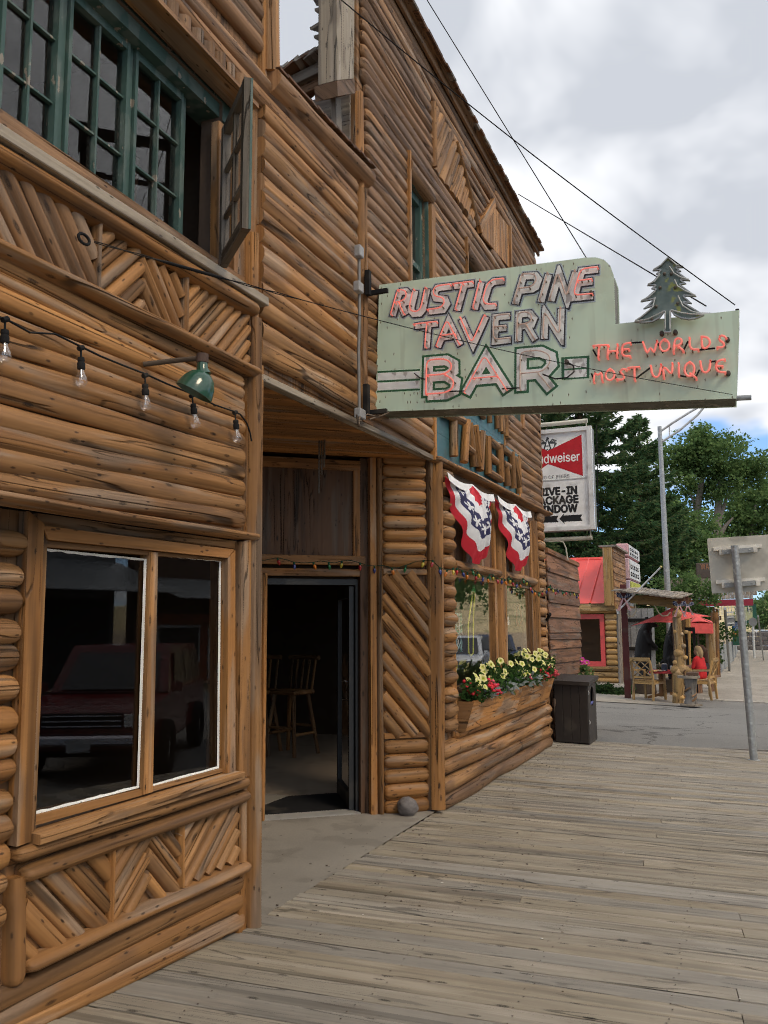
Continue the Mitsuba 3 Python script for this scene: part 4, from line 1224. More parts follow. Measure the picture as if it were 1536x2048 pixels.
# chain hanging from the soffit
ch = thing('hanging_chain', 'cluster of thin rusty chains hanging from the entry soffit', 'chain')
cx = np.array([-3.02, 6.05, 3.12])
for q in range(4):
    m = M()
    n = (34, 22, 17, 12)[q]
    for k in range(n):
        cc = cx + np.array([0.016 * (q - 1.5), 0.012 * ((q * 7) % 3 - 1), -0.006 - k * 0.0125])
        t = np.linspace(0, 2 * np.pi, 9)
        axv = np.array([1, 0, 0]) if k % 2 else np.array([0, 1, 0])
        tube(m, cc + np.outer(np.cos(t) * .006, axv) + np.outer(np.sin(t) * .0105, [0, 0, 1]), 0.0030, 5, pal((.16, .13, .10)), caps=False)
    put(m.ply('paint', smooth=True), 'strand', ch)
# rounded stone at the foot of the log panel
st = thing('stone', 'smooth grey stone lying on the concrete by the entry post', 'stone')
gp = (-2.668, 6.957, 0.065)
m = ball(M(), (gp[0], gp[1], gp[2] + .075), 0.088, 0, 3, (1.0, 0.9, .92), 0.16, 4)
put(m.ply('rock', smooth=True), 'body', st)
# ================================================================== ground
def gzc(x, y):
    return gz(min(max(x, -4.0), 3.0), min(max(y, -60.0), 400.0))


def sheet(name, xs, ys, dz, bsdf, label, idx=None, fn=None):
    m = M()
    xs, ys = list(xs), list(ys)
    v = [(x, y, (fn or gzc)(x, y) + dz) for y in ys for x in xs]
    f = [(j * len(xs) + i, j * len(xs) + i + 1, (j + 1) * len(xs) + i + 1, (j + 1) * len(xs) + i) for j in range(len(ys) - 1) for i in range(len(xs) - 1)]
    m.add(v, f, ((idx or 0) * 10.0, 0))
    key = put(m.ply(bsdf, smooth=True), name)
    labels[key] = {'label': label, 'kind': 'structure', 'category': 'ground'}
    return key


sheet('ground', [-1500, -300, -60, -20, -4, 3, 20, 60, 300, 1500], [-800, -60, -10, 12, 40, 100, 400, 900, 1800], -0.30, 'earth', 'bare dirt and gravel ground around the street')
sheet('road', np.linspace(2.45, 15.0, 8), [-60, -20, 0, 6, 12, 18, 26, 40, 60, 100, 200, 400], -0.24, 'asphalt_mat', 'grey asphalt main street')
sheet('side_street', [-40, -20, -10, -4, -2, 0, 2.44], [12.86, 14, 16, 18, 20, 21.35], -0.035, 'asphalt_mat', 'worn grey asphalt driveway crossing between the boardwalk and the patio')
sheet('pavement', [-1.25, 0, 1.2, 2.4], [21.62, 24, 28, 32, 37, 42, 50, 60, 75, 100, 150], -0.012, 'concrete_mat', 'pale concrete pavement running on past the patio')
sheet('patio', [-6.5, -4, -1.26], [19.3, 20.4, 22, 24, 30], -0.02, 'concrete_mat', 'concrete patio floor under the pergola')
m = M()
for k in range(9):
    a, b = -1.3 + k * .42, -1.3 + k * .42 + .415
    m2 = bx(M(), ((a + b) / 2, 21.48, gz((a + b) / 2, 21.4) - 0.05), (.415, .24, .09), idx=pal((.40, .37, .32)), ch=.01)
    m.v += m2.v; m.f += [f + m.n for f in m2.f]; m.t += m2.t; m.n += m2.n
key = put(m.ply('paint'), 'kerb')
labels[key] = {'label': 'pale concrete kerb strip at the end of the driveway', 'kind': 'structure', 'category': 'kerb'}
m = M()
n = 24
ss, tt = np.linspace(0, 1, n), np.linspace(0, 1, n)
v = [(-2.498 - 2.0 * a, 4.12 + 3.2 * b, gz(-2.5, 5.5) + 0.004 + 0.010 * a) for b in tt for a in ss]
i, j = np.meshgrid(np.arange(n - 1), np.arange(n - 1), indexing='ij')
a = (i * n + j).ravel()
m.add(v, np.stack([a, a + 1, a + n + 1, a + n], 1))
key = put(m.ply('slab_mat', smooth=True), 'entry_slab')
labels[key] = {'label': 'grey concrete slab in the angled doorway recess', 'kind': 'structure', 'category': 'floor'}

deck = thing('boardwalk', 'weathered grey-brown plank boardwalk along the tavern', 'boardwalk', kind='structure')
TD = 0.105
PW = 0.139
yk = -1.0
while yk < 12.74:
    w = PW * rng.uniform(.93, 1.07)
    xl = -2.506 if 4.3 < yk + w / 2 - 2.5 * TD else -2.80
    if yk + w / 2 - 2.5 * TD > 12.2:
        xl = -2.75
    cuts = [xl, 2.42]
    if rng.random() < 0.55:
        cuts = [xl, rng.choice([-1.3, -.7, -.1, .5, 1.1]) + rng.uniform(-.02, .02), 2.42]
    for x0, x1 in zip(cuts[:-1], cuts[1:]):
        n = max(3, int((x1 - x0) / 0.45))
        xs = np.linspace(x0 + .002, x1 - .002, n)
        lift = rng.uniform(-.0035, .0035)
        path = np.array([(x, yk + w / 2 + TD * x, gz(x, yk + TD * x) + lift + 0.003 * (meshkit.fbm(np.array([x * 1.1, yk * 3, 0.0]), 2, 4) - .5)) for x in xs])
        h = w / 2 - rng.uniform(.0026, .0062)
        ring = np.array([(-h, -.035), (-h, -.004), (-h + .005, 0), (-h * .4, .001), (h * .4, .001), (h - .005, 0), (h, -.004), (h, -.035), (-h, -.035)])
        prof = np.repeat(ring[None], n, 0)
        prof[..., 0] *= (1 + 0.02 * (nrng.random(n) - .5))[:, None]
        m = sweep(M(), path, nrm((-TD, 1, 0)), np.array([.03, 0, 1.0]), prof, woff('pale' if rng.random() < .02 else 'deck'))
        put(m.ply('wood'), 'plank', deck)
    yk += w
nails = M()
g = np.random.default_rng(77)
yk = -1.0
while yk < 12.6:
    for jx in np.arange(-2.2, 2.4, 0.61):
        for o in (.03, .105):
            x, y = jx + g.normal(0, .012), yk + o + TD * jx + g.normal(0, .006)
            if x < -2.42:
                continue
            t = np.linspace(0, 2 * np.pi, 7)[:-1]
            z = gz(x, y) + .0062
            nails.add(np.vstack([np.stack([x + .0045 * np.cos(t), y + .0045 * np.sin(t), t * 0 + z], 1), [[x, y, z + .001]]]), [(q, (q + 1) % 6, 6) for q in range(6)], (pal((.07, .055, .045)) * 10., 0))
    yk += PW
put(nails.ply('matte'), 'nail_head', deck, kind='stuff')
m = bx(M(), (0.0, 12.84, gz(0, 12.84) - 0.012), (4.84, 0.05, 0.05), rotz(6), bank='grey')
put(m.ply('wood'), 'edge_board', deck)
sheet('under_deck', [-2.9, 0, 2.44], [-1.5, 5, 12.7], -0.12, 'earth', 'dark earth under the boardwalk')
lit = thing('floor_litter', 'dry needles and crumbs of dirt scattered along the wall foot', 'litter', kind='stuff')
m = M()
for k in range(330):
    y = rng.uniform(4.2, 12.1)
    x = -2.40 + abs(rng.gauss(0, 0.20)) if y > 7.3 else rng.uniform(-2.9, -1.6) + abs(rng.gauss(0, .2))
    r = rng.uniform(.002, .007)
    ball(m, (x, y, gz(x, y) + .003), r, pal((.07, .05, .035)), 0, (1.4, .8, .5), .3, k)
for k in range(60):
    x, y = rng.uniform(-2.3, 1.6), rng.uniform(3.0, 12.6)
    ball(m, (x, y, gz(x, y) + .003), rng.uniform(.003, .008), pal((.11, .085, .06)) if k % 3 else pal((.5, .47, .42)), 0, (1.5, .9, .35), .3, k)
put(m.ply('matte'), 'bits', lit, kind='stuff')

# ================================================================== the neon sign
sign = thing('neon_sign', 'large mint green double-stepped tavern sign with coral neon lettering and a metal pine tree', 'sign')
YS = 5.85
OUT = [(-2.469, 3.259), (-2.431, 4.247), (-0.871, 4.193), (-0.802, 4.184), (-0.745, 4.156), (-0.706, 4.106), (-0.686, 4.033), (-0.69, 3.682), (0.097, 3.664), (0.048, 3.091)]
SIGN_D = 0.24


def sp(v):
    """Local sign coordinates (x, z, out) to the world; out points to the viewer side."""
    v = np.atleast_2d(v)
    return np.stack([v[:, 0], YS - v[:, 2], v[:, 1]], 1)


face = Polygon(OUT)
t = trimesh.creation.extrude_polygon(face, SIGN_D - 0.01, engine='earcut')
v = np.array(t.vertices)[np.array(t.faces).ravel()]
m = M()
m.add(np.stack([v[:, 0], YS + 0.008 + v[:, 2], v[:, 1]], 1), np.arange(len(v)).reshape(-1, 3), (pal((.105, .105, .075)) * 10., 0))
put(m.ply('peel_paint'), 'cabinet', sign)
for o in (0.0, SIGN_D + 0.004):
    m = M()
    t = trimesh.creation.extrude_polygon(face.buffer(.006, join_style=2), 0.006, engine='earcut')
    v = np.array(t.vertices)[np.array(t.faces).ravel()]
    m.add(np.stack([v[:, 0], YS + o + v[:, 2], v[:, 1]], 1), np.arange(len(v)).reshape(-1, 3))
    put(m.ply('sign_paint'), 'face', sign)
C_BLACK, C_GRN, C_BLUE = pal((.022, .024, .030)), pal((.030, .110, .050)), pal((.36, .42, .46))


def flat(poly, out, th, mat, idx, name, parent):
    m = M()
    extrude(m, poly, lambda v: sp(np.stack([v[:, 0], v[:, 1], out + v[:, 2]], 1)), th, idx)
    if m.n:
        put(m.ply(mat), name, parent)


def strokes(lines, w):
    return unary_union([LineString(l).buffer(w / 2, cap_style=2, join_style=2, mitre_limit=2.5) for l in lines])


def neon(lines, r, bsdf, parent, out=0.048, name='neon_tube'):
    m = M()
    for l in lines:
        l = np.array(LineString(l).segmentize(0.03).coords)
        if len(l) > 3:
            for _ in range(2):
                l[1:-1] = 0.25 * l[:-2] + 0.5 * l[1:-1] + 0.25 * l[2:]
        p = sp(np.column_stack([l, np.full(len(l), out)]))
        p = np.vstack([p[:1] + [0, out * .8, 0], p, p[-1:] + [0, out * .8, 0]])
        tube(m, p, r, 8)
    sh = m.ply(bsdf, smooth=True)
    if bsdf == 'coral_tube':
        sh['emitter'] = {'type': 'area', 'radiance': {'type': 'rgb', 'value': (0.07, 0.017, 0.014)}, 'sampling_weight': 0.002}
    put(sh, name, parent)
    m = M()
    for l in lines:
        L = LineString(l)
        for q in (0.28, 0.74):
            a = L.interpolate(q, normalized=True)
            tube(m, sp([(a.x, a.y, 0.002), (a.x, a.y, out)]), [.006, .004], 6, pal((.16, .12, .09)))
    put(m.ply('paint', smooth=40), 'tube_support', parent)


RUSTIC = dict(
    R=[[(-2.325, 3.986), (-2.268, 4.168)], [(-2.268, 4.168), (-2.216, 4.164), (-2.19, 4.131), (-2.207, 4.078), (-2.29, 4.072)], [(-2.259, 4.07), (-2.222, 3.978)]],
    U=[[(-2.14, 4.156), (-2.178, 4.011), (-2.153, 3.977), (-2.104, 3.974), (-2.082, 3.997), (-2.045, 4.154)]],
    S=[[(-1.853, 4.146), (-1.965, 4.151), (-1.989, 4.115), (-1.976, 4.072), (-1.905, 4.053), (-1.891, 4.014), (-1.919, 3.974), (-2.034, 3.978)]],
    T=[[(-1.832, 4.145), (-1.681, 4.139)], [(-1.755, 4.137), (-1.813, 3.952)]],
    I=[[(-1.624, 4.139), (-1.679, 3.94)]],
    C=[[(-1.451, 4.124), (-1.529, 4.13), (-1.568, 4.104), (-1.608, 3.986), (-1.587, 3.949), (-1.514, 3.943)]],
    P=[[(-1.376, 3.935), (-1.31, 4.134)], [(-1.31, 4.134), (-1.223, 4.124), (-1.202, 4.09), (-1.223, 4.038), (-1.248, 4.027), (-1.34, 4.031)]],
    I2=[[(-1.129, 4.116), (-1.19, 3.922)]],
    N=[[(-1.118, 3.918), (-1.056, 4.109), (-1.003, 3.913), (-0.938, 4.102)]],
    E=[[(-0.783, 4.097), (-0.897, 4.103), (-0.956, 3.918), (-0.825, 3.912)], [(-0.922, 4.019), (-0.825, 4.017)]])
TAVERN = dict(
    T=[[(-2.144, 3.88), (-1.963, 3.875)], [(-2.038, 3.875), (-2.054, 3.694)]],
    A=[[(-1.966, 3.691), (-1.88, 3.881), (-1.792, 3.685)], [(-1.939, 3.762), (-1.823, 3.762)]],
    V=[[(-1.779, 3.882), (-1.695, 3.672), (-1.594, 3.873)]],
    E=[[(-1.416, 3.852), (-1.523, 3.858), (-1.533, 3.676), (-1.415, 3.675)], [(-1.525, 3.772), (-1.445, 3.768)]],
    R=[[(-1.362, 3.656), (-1.351, 3.853), (-1.272, 3.85), (-1.242, 3.808), (-1.261, 3.764), (-1.353, 3.762)], [(-1.292, 3.754), (-1.239, 3.649)]],
    N=[[(-1.174, 3.648), (-1.161, 3.837), (-1.06, 3.644), (-1.048, 3.85)]])
BARL = dict(
    B=[[(-2.051, 3.333), (-2.041, 3.59), (-1.904, 3.584), (-1.848, 3.546), (-1.848, 3.495), (-1.906, 3.466), (-2.042, 3.474)], [(-1.906, 3.466), (-1.832, 3.413), (-1.843, 3.348), (-1.906, 3.325), (-2.051, 3.333)]],
    A=[[(-1.759, 3.314), (-1.601, 3.571), (-1.449, 3.302)], [(-1.688, 3.409), (-1.516, 3.404)]],
    R=[[(-1.348, 3.29), (-1.339, 3.562), (-1.201, 3.557), (-1.133, 3.514), (-1.126, 3.454), (-1.182, 3.399), (-1.345, 3.404)], [(-1.218, 3.391), (-1.138, 3.279)]])
off = np.array([0.010, -0.012])
for word, letters, w, lit_ in (('RUSTIC PINE', RUSTIC, 0.050, 'RUSTIC'), ('TAVERN', TAVERN, 0.046, 'TAV')):
    for ch, lines in letters.items():
        key = unique(f'{sign}__letter')
        labels[key] = {'label': f'white letter {ch[0]} with black outline and neon tube'}
        body = strokes(lines, w)
        sh = strokes([[(x + off[0], z + off[1]) for x, z in l] for l in lines], w * 1.15)
        flat(body.buffer(0.014, join_style=2).union(sh.buffer(.006)), 0.0005, 0.0015, 'paint', C_BLUE, 'outline', key)
        flat(body.buffer(0.007, join_style=2).union(strokes([[(x + off[0] * .8, z + off[1] * .8) for x, z in l] for l in lines], w * 1.1)), 0.0022, 0.0015, 'paint', C_BLACK, 'outline', key)
        flat(body, 0.004, 0.0015, 'letter_white', 0, 'fill', key)
        on = (word[0] == 'R' and ch in 'RUSTIC') or (word[0] == 'T' and ch in 'TAV') or ch == 'E' and word[0] == 'R'
        neon(lines, 0.0052, 'coral_tube' if on else 'clear_tube', key)
for ch, lines in BARL.items():
    key = unique(f'{sign}__letter')
    labels[key] = {'label': f'large white letter {ch} with green outline and neon tube'}
    body = strokes(lines, 0.072)
    flat(body.buffer(0.017, join_style=2), 0.0005, 0.002, 'paint', C_GRN, 'outline', key)
    flat(body, 0.003, 0.0015, 'letter_white', 0, 'fill', key)
    neon(lines, 0.0062 if ch == 'B' else 0.0045, 'clear_tube' if ch == 'R' else 'coral_tube', key)
key = unique(f'{sign}__stripe')
for q in [[(-2.455, 3.568), (-2.111, 3.543), (-2.111, 3.531), (-2.455, 3.555)], [(-2.456, 3.492), (-2.112, 3.469), (-2.112, 3.457), (-2.456, 3.48)], [(-2.459, 3.414), (-2.113, 3.393), (-2.113, 3.381), (-2.459, 3.403)]]:
    flat(Polygon(q), 0.0005, 0.002, 'paint', C_GRN, 'band', key)
for q in [[(-2.452, 3.552), (-2.115, 3.528), (-2.116, 3.473), (-2.453, 3.494)], [(-2.454, 3.477), (-2.116, 3.454), (-2.117, 3.397), (-2.456, 3.417)]]:
    flat(Polygon(q), 0.0005, 0.002, 'letter_white', 0, 'band', key)
key = unique(f'{sign}__stripe')
q = Polygon([(-1.06, 3.499), (-0.866, 3.487), (-0.873, 3.329), (-1.062, 3.338)])
flat(q.difference(unary_union([Polygon(p) for p in ([(-1.039, 3.482), (-0.885, 3.472), (-0.888, 3.407), (-1.041, 3.414)], [(-1.042, 3.402), (-0.888, 3.395), (-0.89, 3.34), (-1.043, 3.347)])])), 0.0005, 0.002, 'paint', C_GRN, 'band', key)
for p in ([(-1.039, 3.482), (-0.885, 3.472), (-0.888, 3.407), (-1.041, 3.414)], [(-1.042, 3.402), (-0.888, 3.395), (-0.89, 3.34), (-1.043, 3.347)]):
    flat(Polygon(p), 0.0005, 0.002, 'letter_white', 0, 'band', key)
WORLDS = dict(
    T=[[(-0.831, 3.536), (-0.74, 3.531)], [(-0.793, 3.533), (-0.8, 3.445)]], H=[[(-0.731, 3.529), (-0.739, 3.443)], [(-0.67, 3.527), (-0.677, 3.441)], [(-0.735, 3.483), (-0.674, 3.481)]], E=[[(-0.585, 3.526), (-0.639, 3.527), (-0.646, 3.436), (-0.591, 3.433)], [(-0.641, 3.485), (-0.598, 3.484)]],
    W=[[(-0.504, 3.52), (-0.48, 3.426), (-0.457, 3.488), (-0.437, 3.425), (-0.414, 3.517)]], O=[[(-0.365, 3.521), (-0.336, 3.497), (-0.335, 3.458), (-0.36, 3.43), (-0.389, 3.437), (-0.4, 3.471), (-0.393, 3.508), (-0.365, 3.521)]], R=[[(-0.313, 3.425), (-0.302, 3.517), (-0.268, 3.518), (-0.251, 3.492), (-0.272, 3.464), (-0.306, 3.466)], [(-0.284, 3.464), (-0.252, 3.426)]],
    L=[[(-0.209, 3.51), (-0.214, 3.425), (-0.159, 3.423)]], D=[[(-0.135, 3.506), (-0.138, 3.421), (-0.103, 3.424), (-0.078, 3.458), (-0.095, 3.501), (-0.135, 3.506)]], S=[[(0.015, 3.472), (0.006, 3.498), (-0.011, 3.506), (-0.034, 3.496), (-0.037, 3.472), (-0.012, 3.455), (0.009, 3.433), (-0.008, 3.412), (-0.043, 3.422)]])
MOST = dict(
    M=[[(-0.837, 3.284), (-0.828, 3.36), (-0.807, 3.311), (-0.783, 3.358), (-0.78, 3.284)]], O=[[(-0.726, 3.361), (-0.7, 3.344), (-0.694, 3.31), (-0.715, 3.278), (-0.746, 3.282), (-0.76, 3.315), (-0.753, 3.349), (-0.726, 3.361)]], S=[[(-0.621, 3.345), (-0.654, 3.355), (-0.67, 3.333), (-0.634, 3.307), (-0.624, 3.282), (-0.661, 3.271), (-0.683, 3.283)]], T=[[(-0.606, 3.353), (-0.535, 3.352)], [(-0.567, 3.352), (-0.567, 3.267)]],
    U=[[(-0.461, 3.351), (-0.456, 3.284), (-0.431, 3.259), (-0.405, 3.28), (-0.396, 3.353)]], N=[[(-0.382, 3.261), (-0.384, 3.347), (-0.328, 3.265), (-0.324, 3.352)]], I=[[(-0.285, 3.347), (-0.287, 3.264)]], Q=[[(-0.216, 3.346), (-0.19, 3.325), (-0.187, 3.281), (-0.208, 3.245), (-0.24, 3.25), (-0.255, 3.291), (-0.245, 3.332), (-0.216, 3.346)], [(-0.216, 3.269), (-0.181, 3.232)]], U2=[[(-0.151, 3.342), (-0.147, 3.276), (-0.123, 3.256), (-0.098, 3.274), (-0.089, 3.34)]], E=[[(-0.003, 3.336), (-0.057, 3.338), (-0.059, 3.254), (-0.004, 3.25)], [(-0.058, 3.296), (-0.019, 3.295)]])
for word in (WORLDS, MOST):
    for ch, lines in word.items():
        key = unique(f'{sign}__tube_letter')
        labels[key] = {'label': f'coral neon tube letter {ch[0]}'}
        neon(lines, 0.0076, 'coral_tube', key, 0.052)
for l in [[(-0.587, 3.528), (-0.508, 3.523)], [(-0.408, 3.5), (-0.38, 3.431)], [(-0.252, 3.43), (-0.22, 3.491)], [(-0.161, 3.423), (-0.057, 3.422)], [(-0.834, 3.513), (-0.812, 3.464)], [(-0.559, 3.279), (-0.464, 3.341)], [(-0.394, 3.313), (-0.38, 3.268)], [(-0.284, 3.265), (-0.241, 3.251)], [(-0.184, 3.245), (-0.159, 3.29)], [(-0.852, 3.348), (-0.833, 3.291)], [(-0.092, 3.334), (-0.061, 3.335)]]:
    put(tube(M(), sp(np.column_stack([np.array(l), np.full(len(l), .04)])), 0.006, 6, P_BLACK).ply('matte', smooth=True), 'tube_link', sign)
for l in [[(-1.911, 3.341), (-1.753, 3.328)], [(-1.483, 3.313), (-1.356, 3.306)], [(-2.145, 3.506), (-2.105, 3.468), (-2.059, 3.45)], [(-1.02, 3.456), (-0.974, 3.42), (-0.97, 3.377), (-1.018, 3.341), (-1.1, 3.341), (-1.188, 3.385)]]:
    put(tube(M(), sp(np.column_stack([np.array(l), np.full(len(l), .03)])), 0.005, 6, P_BLACK).ply('matte', smooth=True), 'lead_wire', sign)
for i, (x, y) in enumerate([(0.021, 3.473), (0.013, 3.249), (-0.382, 3.571), (-0.296, 3.567), (-1.019, 3.455), (-0.833, 3.924)]):
    m = lathe(M(), sp([(x, y, 0.0)])[0], [(0.014, 0), (.016, .02), (.012, .022), (.012, .05), (.0, .052)], (0, -1, 0), 12, pal((.07, .05, .04)))
    put(m.ply('paint', smooth=35), 'insulator', sign)

# metal pine tree on the step of the sign
TREE = [(-0.315, 4.071), (-0.29, 4.039), (-0.218, 3.98), (-0.263, 3.984), (-0.237, 3.956), (-0.26, 3.956), (-0.185, 3.882), (-0.24, 3.895), (-0.21, 3.866), (-0.246, 3.864), (-0.152, 3.77), (-0.228, 3.784), (-0.181, 3.725), (-0.23, 3.739), (-0.179, 3.696), (-0.109, 3.636), (-0.156, 3.62), (-0.205, 3.619), (-0.253, 3.634), (-0.297, 3.664), (-0.313, 3.694), (-0.32, 3.547), (-0.361, 3.552), (-0.354, 3.696), (-0.388, 3.655), (-0.434, 3.636), (-0.49, 3.637), (-0.55, 3.652), (-0.506, 3.684), (-0.453, 3.721), (-0.425, 3.747), (-0.487, 3.734), (-0.457, 3.757), (-0.418, 3.791), (-0.503, 3.786), (-0.454, 3.817), (-0.404, 3.857), (-0.431, 3.867), (-0.405, 3.884), (-0.456, 3.893), (-0.412, 3.92), (-0.378, 3.96), (-0.396, 3.964), (-0.368, 3.984), (-0.417, 3.99), (-0.362, 4.023), (-0.315, 4.071)]
t = unique(f'{sign}__pine_tree')
labels[t] = {'label': 'galvanized cut-out pine tree with green and yellow paint patches'}
flat(Polygon(TREE).buffer(0), 0.075, 0.012, 'tree_metal', 0, 'plate', t)
flat(Polygon(TREE).buffer(0).difference(Polygon(TREE).buffer(-0.008)), 0.087, 0.012, 'galvanized', 0, 'rim', t)
m = M()
for l in [[(-0.543, 3.653), (-0.478, 3.69), (-0.425, 3.732), (-0.407, 3.797)], [(-0.497, 3.787), (-0.445, 3.805), (-0.405, 3.839)], [(-0.45, 3.894), (-0.404, 3.907), (-0.37, 3.949)], [(-0.411, 3.989), (-0.362, 4.013), (-0.318, 4.055)], [(-0.115, 3.635), (-0.189, 3.668), (-0.24, 3.715), (-0.265, 3.786)], [(-0.157, 3.771), (-0.218, 3.81), (-0.265, 3.852), (-0.281, 3.899)], [(-0.191, 3.885), (-0.24, 3.907), (-0.283, 3.944), (-0.308, 3.994)], [(-0.223, 3.981), (-0.263, 3.996), (-0.31, 4.054)], [(-0.535, 3.65), (-0.461, 3.653), (-0.396, 3.678), (-0.357, 3.694)], [(-0.12, 3.634), (-0.19, 3.648), (-0.251, 3.667), (-0.311, 3.694)], [(-0.348, 3.691), (-0.353, 3.573)], [(-0.321, 3.687), (-0.326, 3.569)]]:
    l = np.array(LineString(l).segmentize(.03).coords)
    tube(m, sp(np.column_stack([l, np.full(len(l), .112)])), 0.0042, 6)
put(m.ply('white_tube', smooth=True), 'glass_tube', t)
m = M()
for x, y in [(-0.342, 3.954), (-0.299, 3.947), (-0.279, 3.849), (-0.268, 3.738), (-0.405, 3.737), (-0.435, 3.654), (-0.374, 3.864)]:
    ball(m, sp([(x, y, .10)])[0], .011, pal((.13, .11, .09)), 1)
put(m.ply('paint', smooth=True), 'stud', t)
flat(Polygon([(-0.159, 3.73), (0.033, 3.691), (0.026, 3.653), (-0.17, 3.665)]), -0.16, 0.06, 'paint', pal((.62, .62, .60)), 'lamp_box', sign)
m = tube(M(), [sp([(0.034, 3.111) + (-0.10,)])[0], sp([(0.144, 3.106) + (-0.10,)])[0]], .018, 12)
put(m.ply('galvanized', smooth=40), 'end_pipe', sign)
m = tube(M(), [sp([(0.091, 3.655) + (-0.02,)])[0], sp([(0.09, 3.684) + (-0.02,)])[0]], .012, 8, P_BLACK)
put(m.ply('matte', smooth=40), 'eye_bolt', sign)
# brackets and conduit on the wall behind it
for (x0, y0), (x1, y1) in (((5.528, 4.24), (5.564, 4.053)), ((5.494, 3.368), (5.528, 3.14))):
    m = M()
    bx(m, FA.p((x0 + x1) / 2, (y0 + y1) / 2, .10), (.035, .045, abs(y1 - y0)), idx=P_BLACK)
    bx(m, FA.p((x0 + x1) / 2 + .04, min(y0, y1) + .03, .14), (.20, .03, .03), idx=P_BLACK)
    put(m.ply('matte'), 'bracket', sign)
cond = thing('electrical_conduit', 'grey conduit pipe with two junction boxes on the corner post beside the neon sign', 'conduit')
m = tube(M(), [FA.p(*(5.351, 4.299), .115), FA.p(*(5.357, 3.798), .115), FA.p(*(5.338, 3.572), .115), FA.p(*(5.353, 3.078), .115)], 0.0115, 10, pal((.17, .165, .155)))
put(m.ply('paint', smooth=40), 'pipe', cond)
for (s, z), sz in (((5.329, 4.292), (.05, .07, .085)), ((5.318, 4.023), (.05, .08, .075)), ((5.339, 3.109), (.05, .10, .07))):
    put(bx(M(), FA.p(s, z, .125), sz, idx=pal((.27, .27, .27)), ch=.006).ply('paint'), 'junction_box', cond)
m = M()
for l in [[(5.194, 3.038), (5.161, 3.058), (5.227, 3.003), (5.278, 3.067), (5.364, 3.122)], [(5.346, 3.083), (5.452, 3.132), (5.543, 3.138), (5.666, 3.203)], [(5.479, 3.101), (5.618, 3.155), (5.714, 3.199)], [(5.277, 3.007), (5.227, 3.045), (5.329, 3.054)]]:
    l = np.array(LineString(l).segmentize(.05).coords)
    tube(m, [FA.p(s, z, .16 + .03 * math.sin(9 * s)) for s, z in l], .006, 5, pal((.16, .12, .09)))
put(m.ply('matte', smooth=True), 'loose_wire', cond)

# cables across the sky, tied to the sign
def cable(name, label, pts, r, parent=None, sag=0.0):
    key = thing(name, label, 'cable', 'overhead cables')
    p0, p1 = np.array(pts[0], float), np.array(pts[1], float)
    P = [p0 + (p1 - p0) * t - np.array([0, 0, sag * math.sin(math.pi * t)]) for t in np.linspace(0, 1, 30)]
    put(tube(M(), P, r, 6, P_BLACK).ply('matte', smooth=True), 'strand', key)


cable('overhead_cable', 'thin stay cable rising from the rounded shoulder of the neon sign', ((-0.872, 5.95, 4.23), FA.p(*(5.455, 7.356), 0.05)), 0.0036)
cable('overhead_cable', 'long stay cable from the far end of the neon sign up across the eave', ((0.08, 5.95, 3.743), (-2.45, 4.14, 5.83)), 0.0038, sag=0.06)
cable('overhead_cable', 'thin wire from behind the metal pine tree up to the tavern eave', ((-0.117, 7, 4.136), (-2.417, 10.6, 7.301)), 0.006)

# ================================================================== bunting, lights, flower box
def bunting_color(p, n, uv):
    r, t = uv.x, uv.y
    r0 = r
    r = r + 0.05 * (noise(t * 27, 3.0) - 0.5) * smoothstep(0.1, 0.4, r)
    red, white, blue = mi.Color3f(.52, .028, .045), mi.Color3f(.70, .71, .74), mi.Color3f(.040, .042, .105)
    c = dr.select(r < .22, red, dr.select(r < .40, white, dr.select(r < .64, blue, dr.select(r < .81, white, red))))
    # white stars printed on the blue band
    q = t * 7 - dr.floor(t * 7) - .5
    y = (r0 - .52) / .10
    rad = dr.sqrt(dr.square(q * 2.1) + dr.square(y))
    an = dr.atan2(y, q * 2.1)
    star = rad < .80 * (0.62 + .38 * dr.cos(5 * (an - 1.57)))
    c = dr.select((r > .40) & (r < .64) & star, white, c)
    return c * (0.93 + .1 * noise(p.x * 30, p.y * 30, p.z * 30))


scene['bunting_cloth'] = two({'type': 'principled', 'base_color': proc(bunting_color), 'roughness': 0.75, 'specular': 0.2, 'sheen': 0.3})


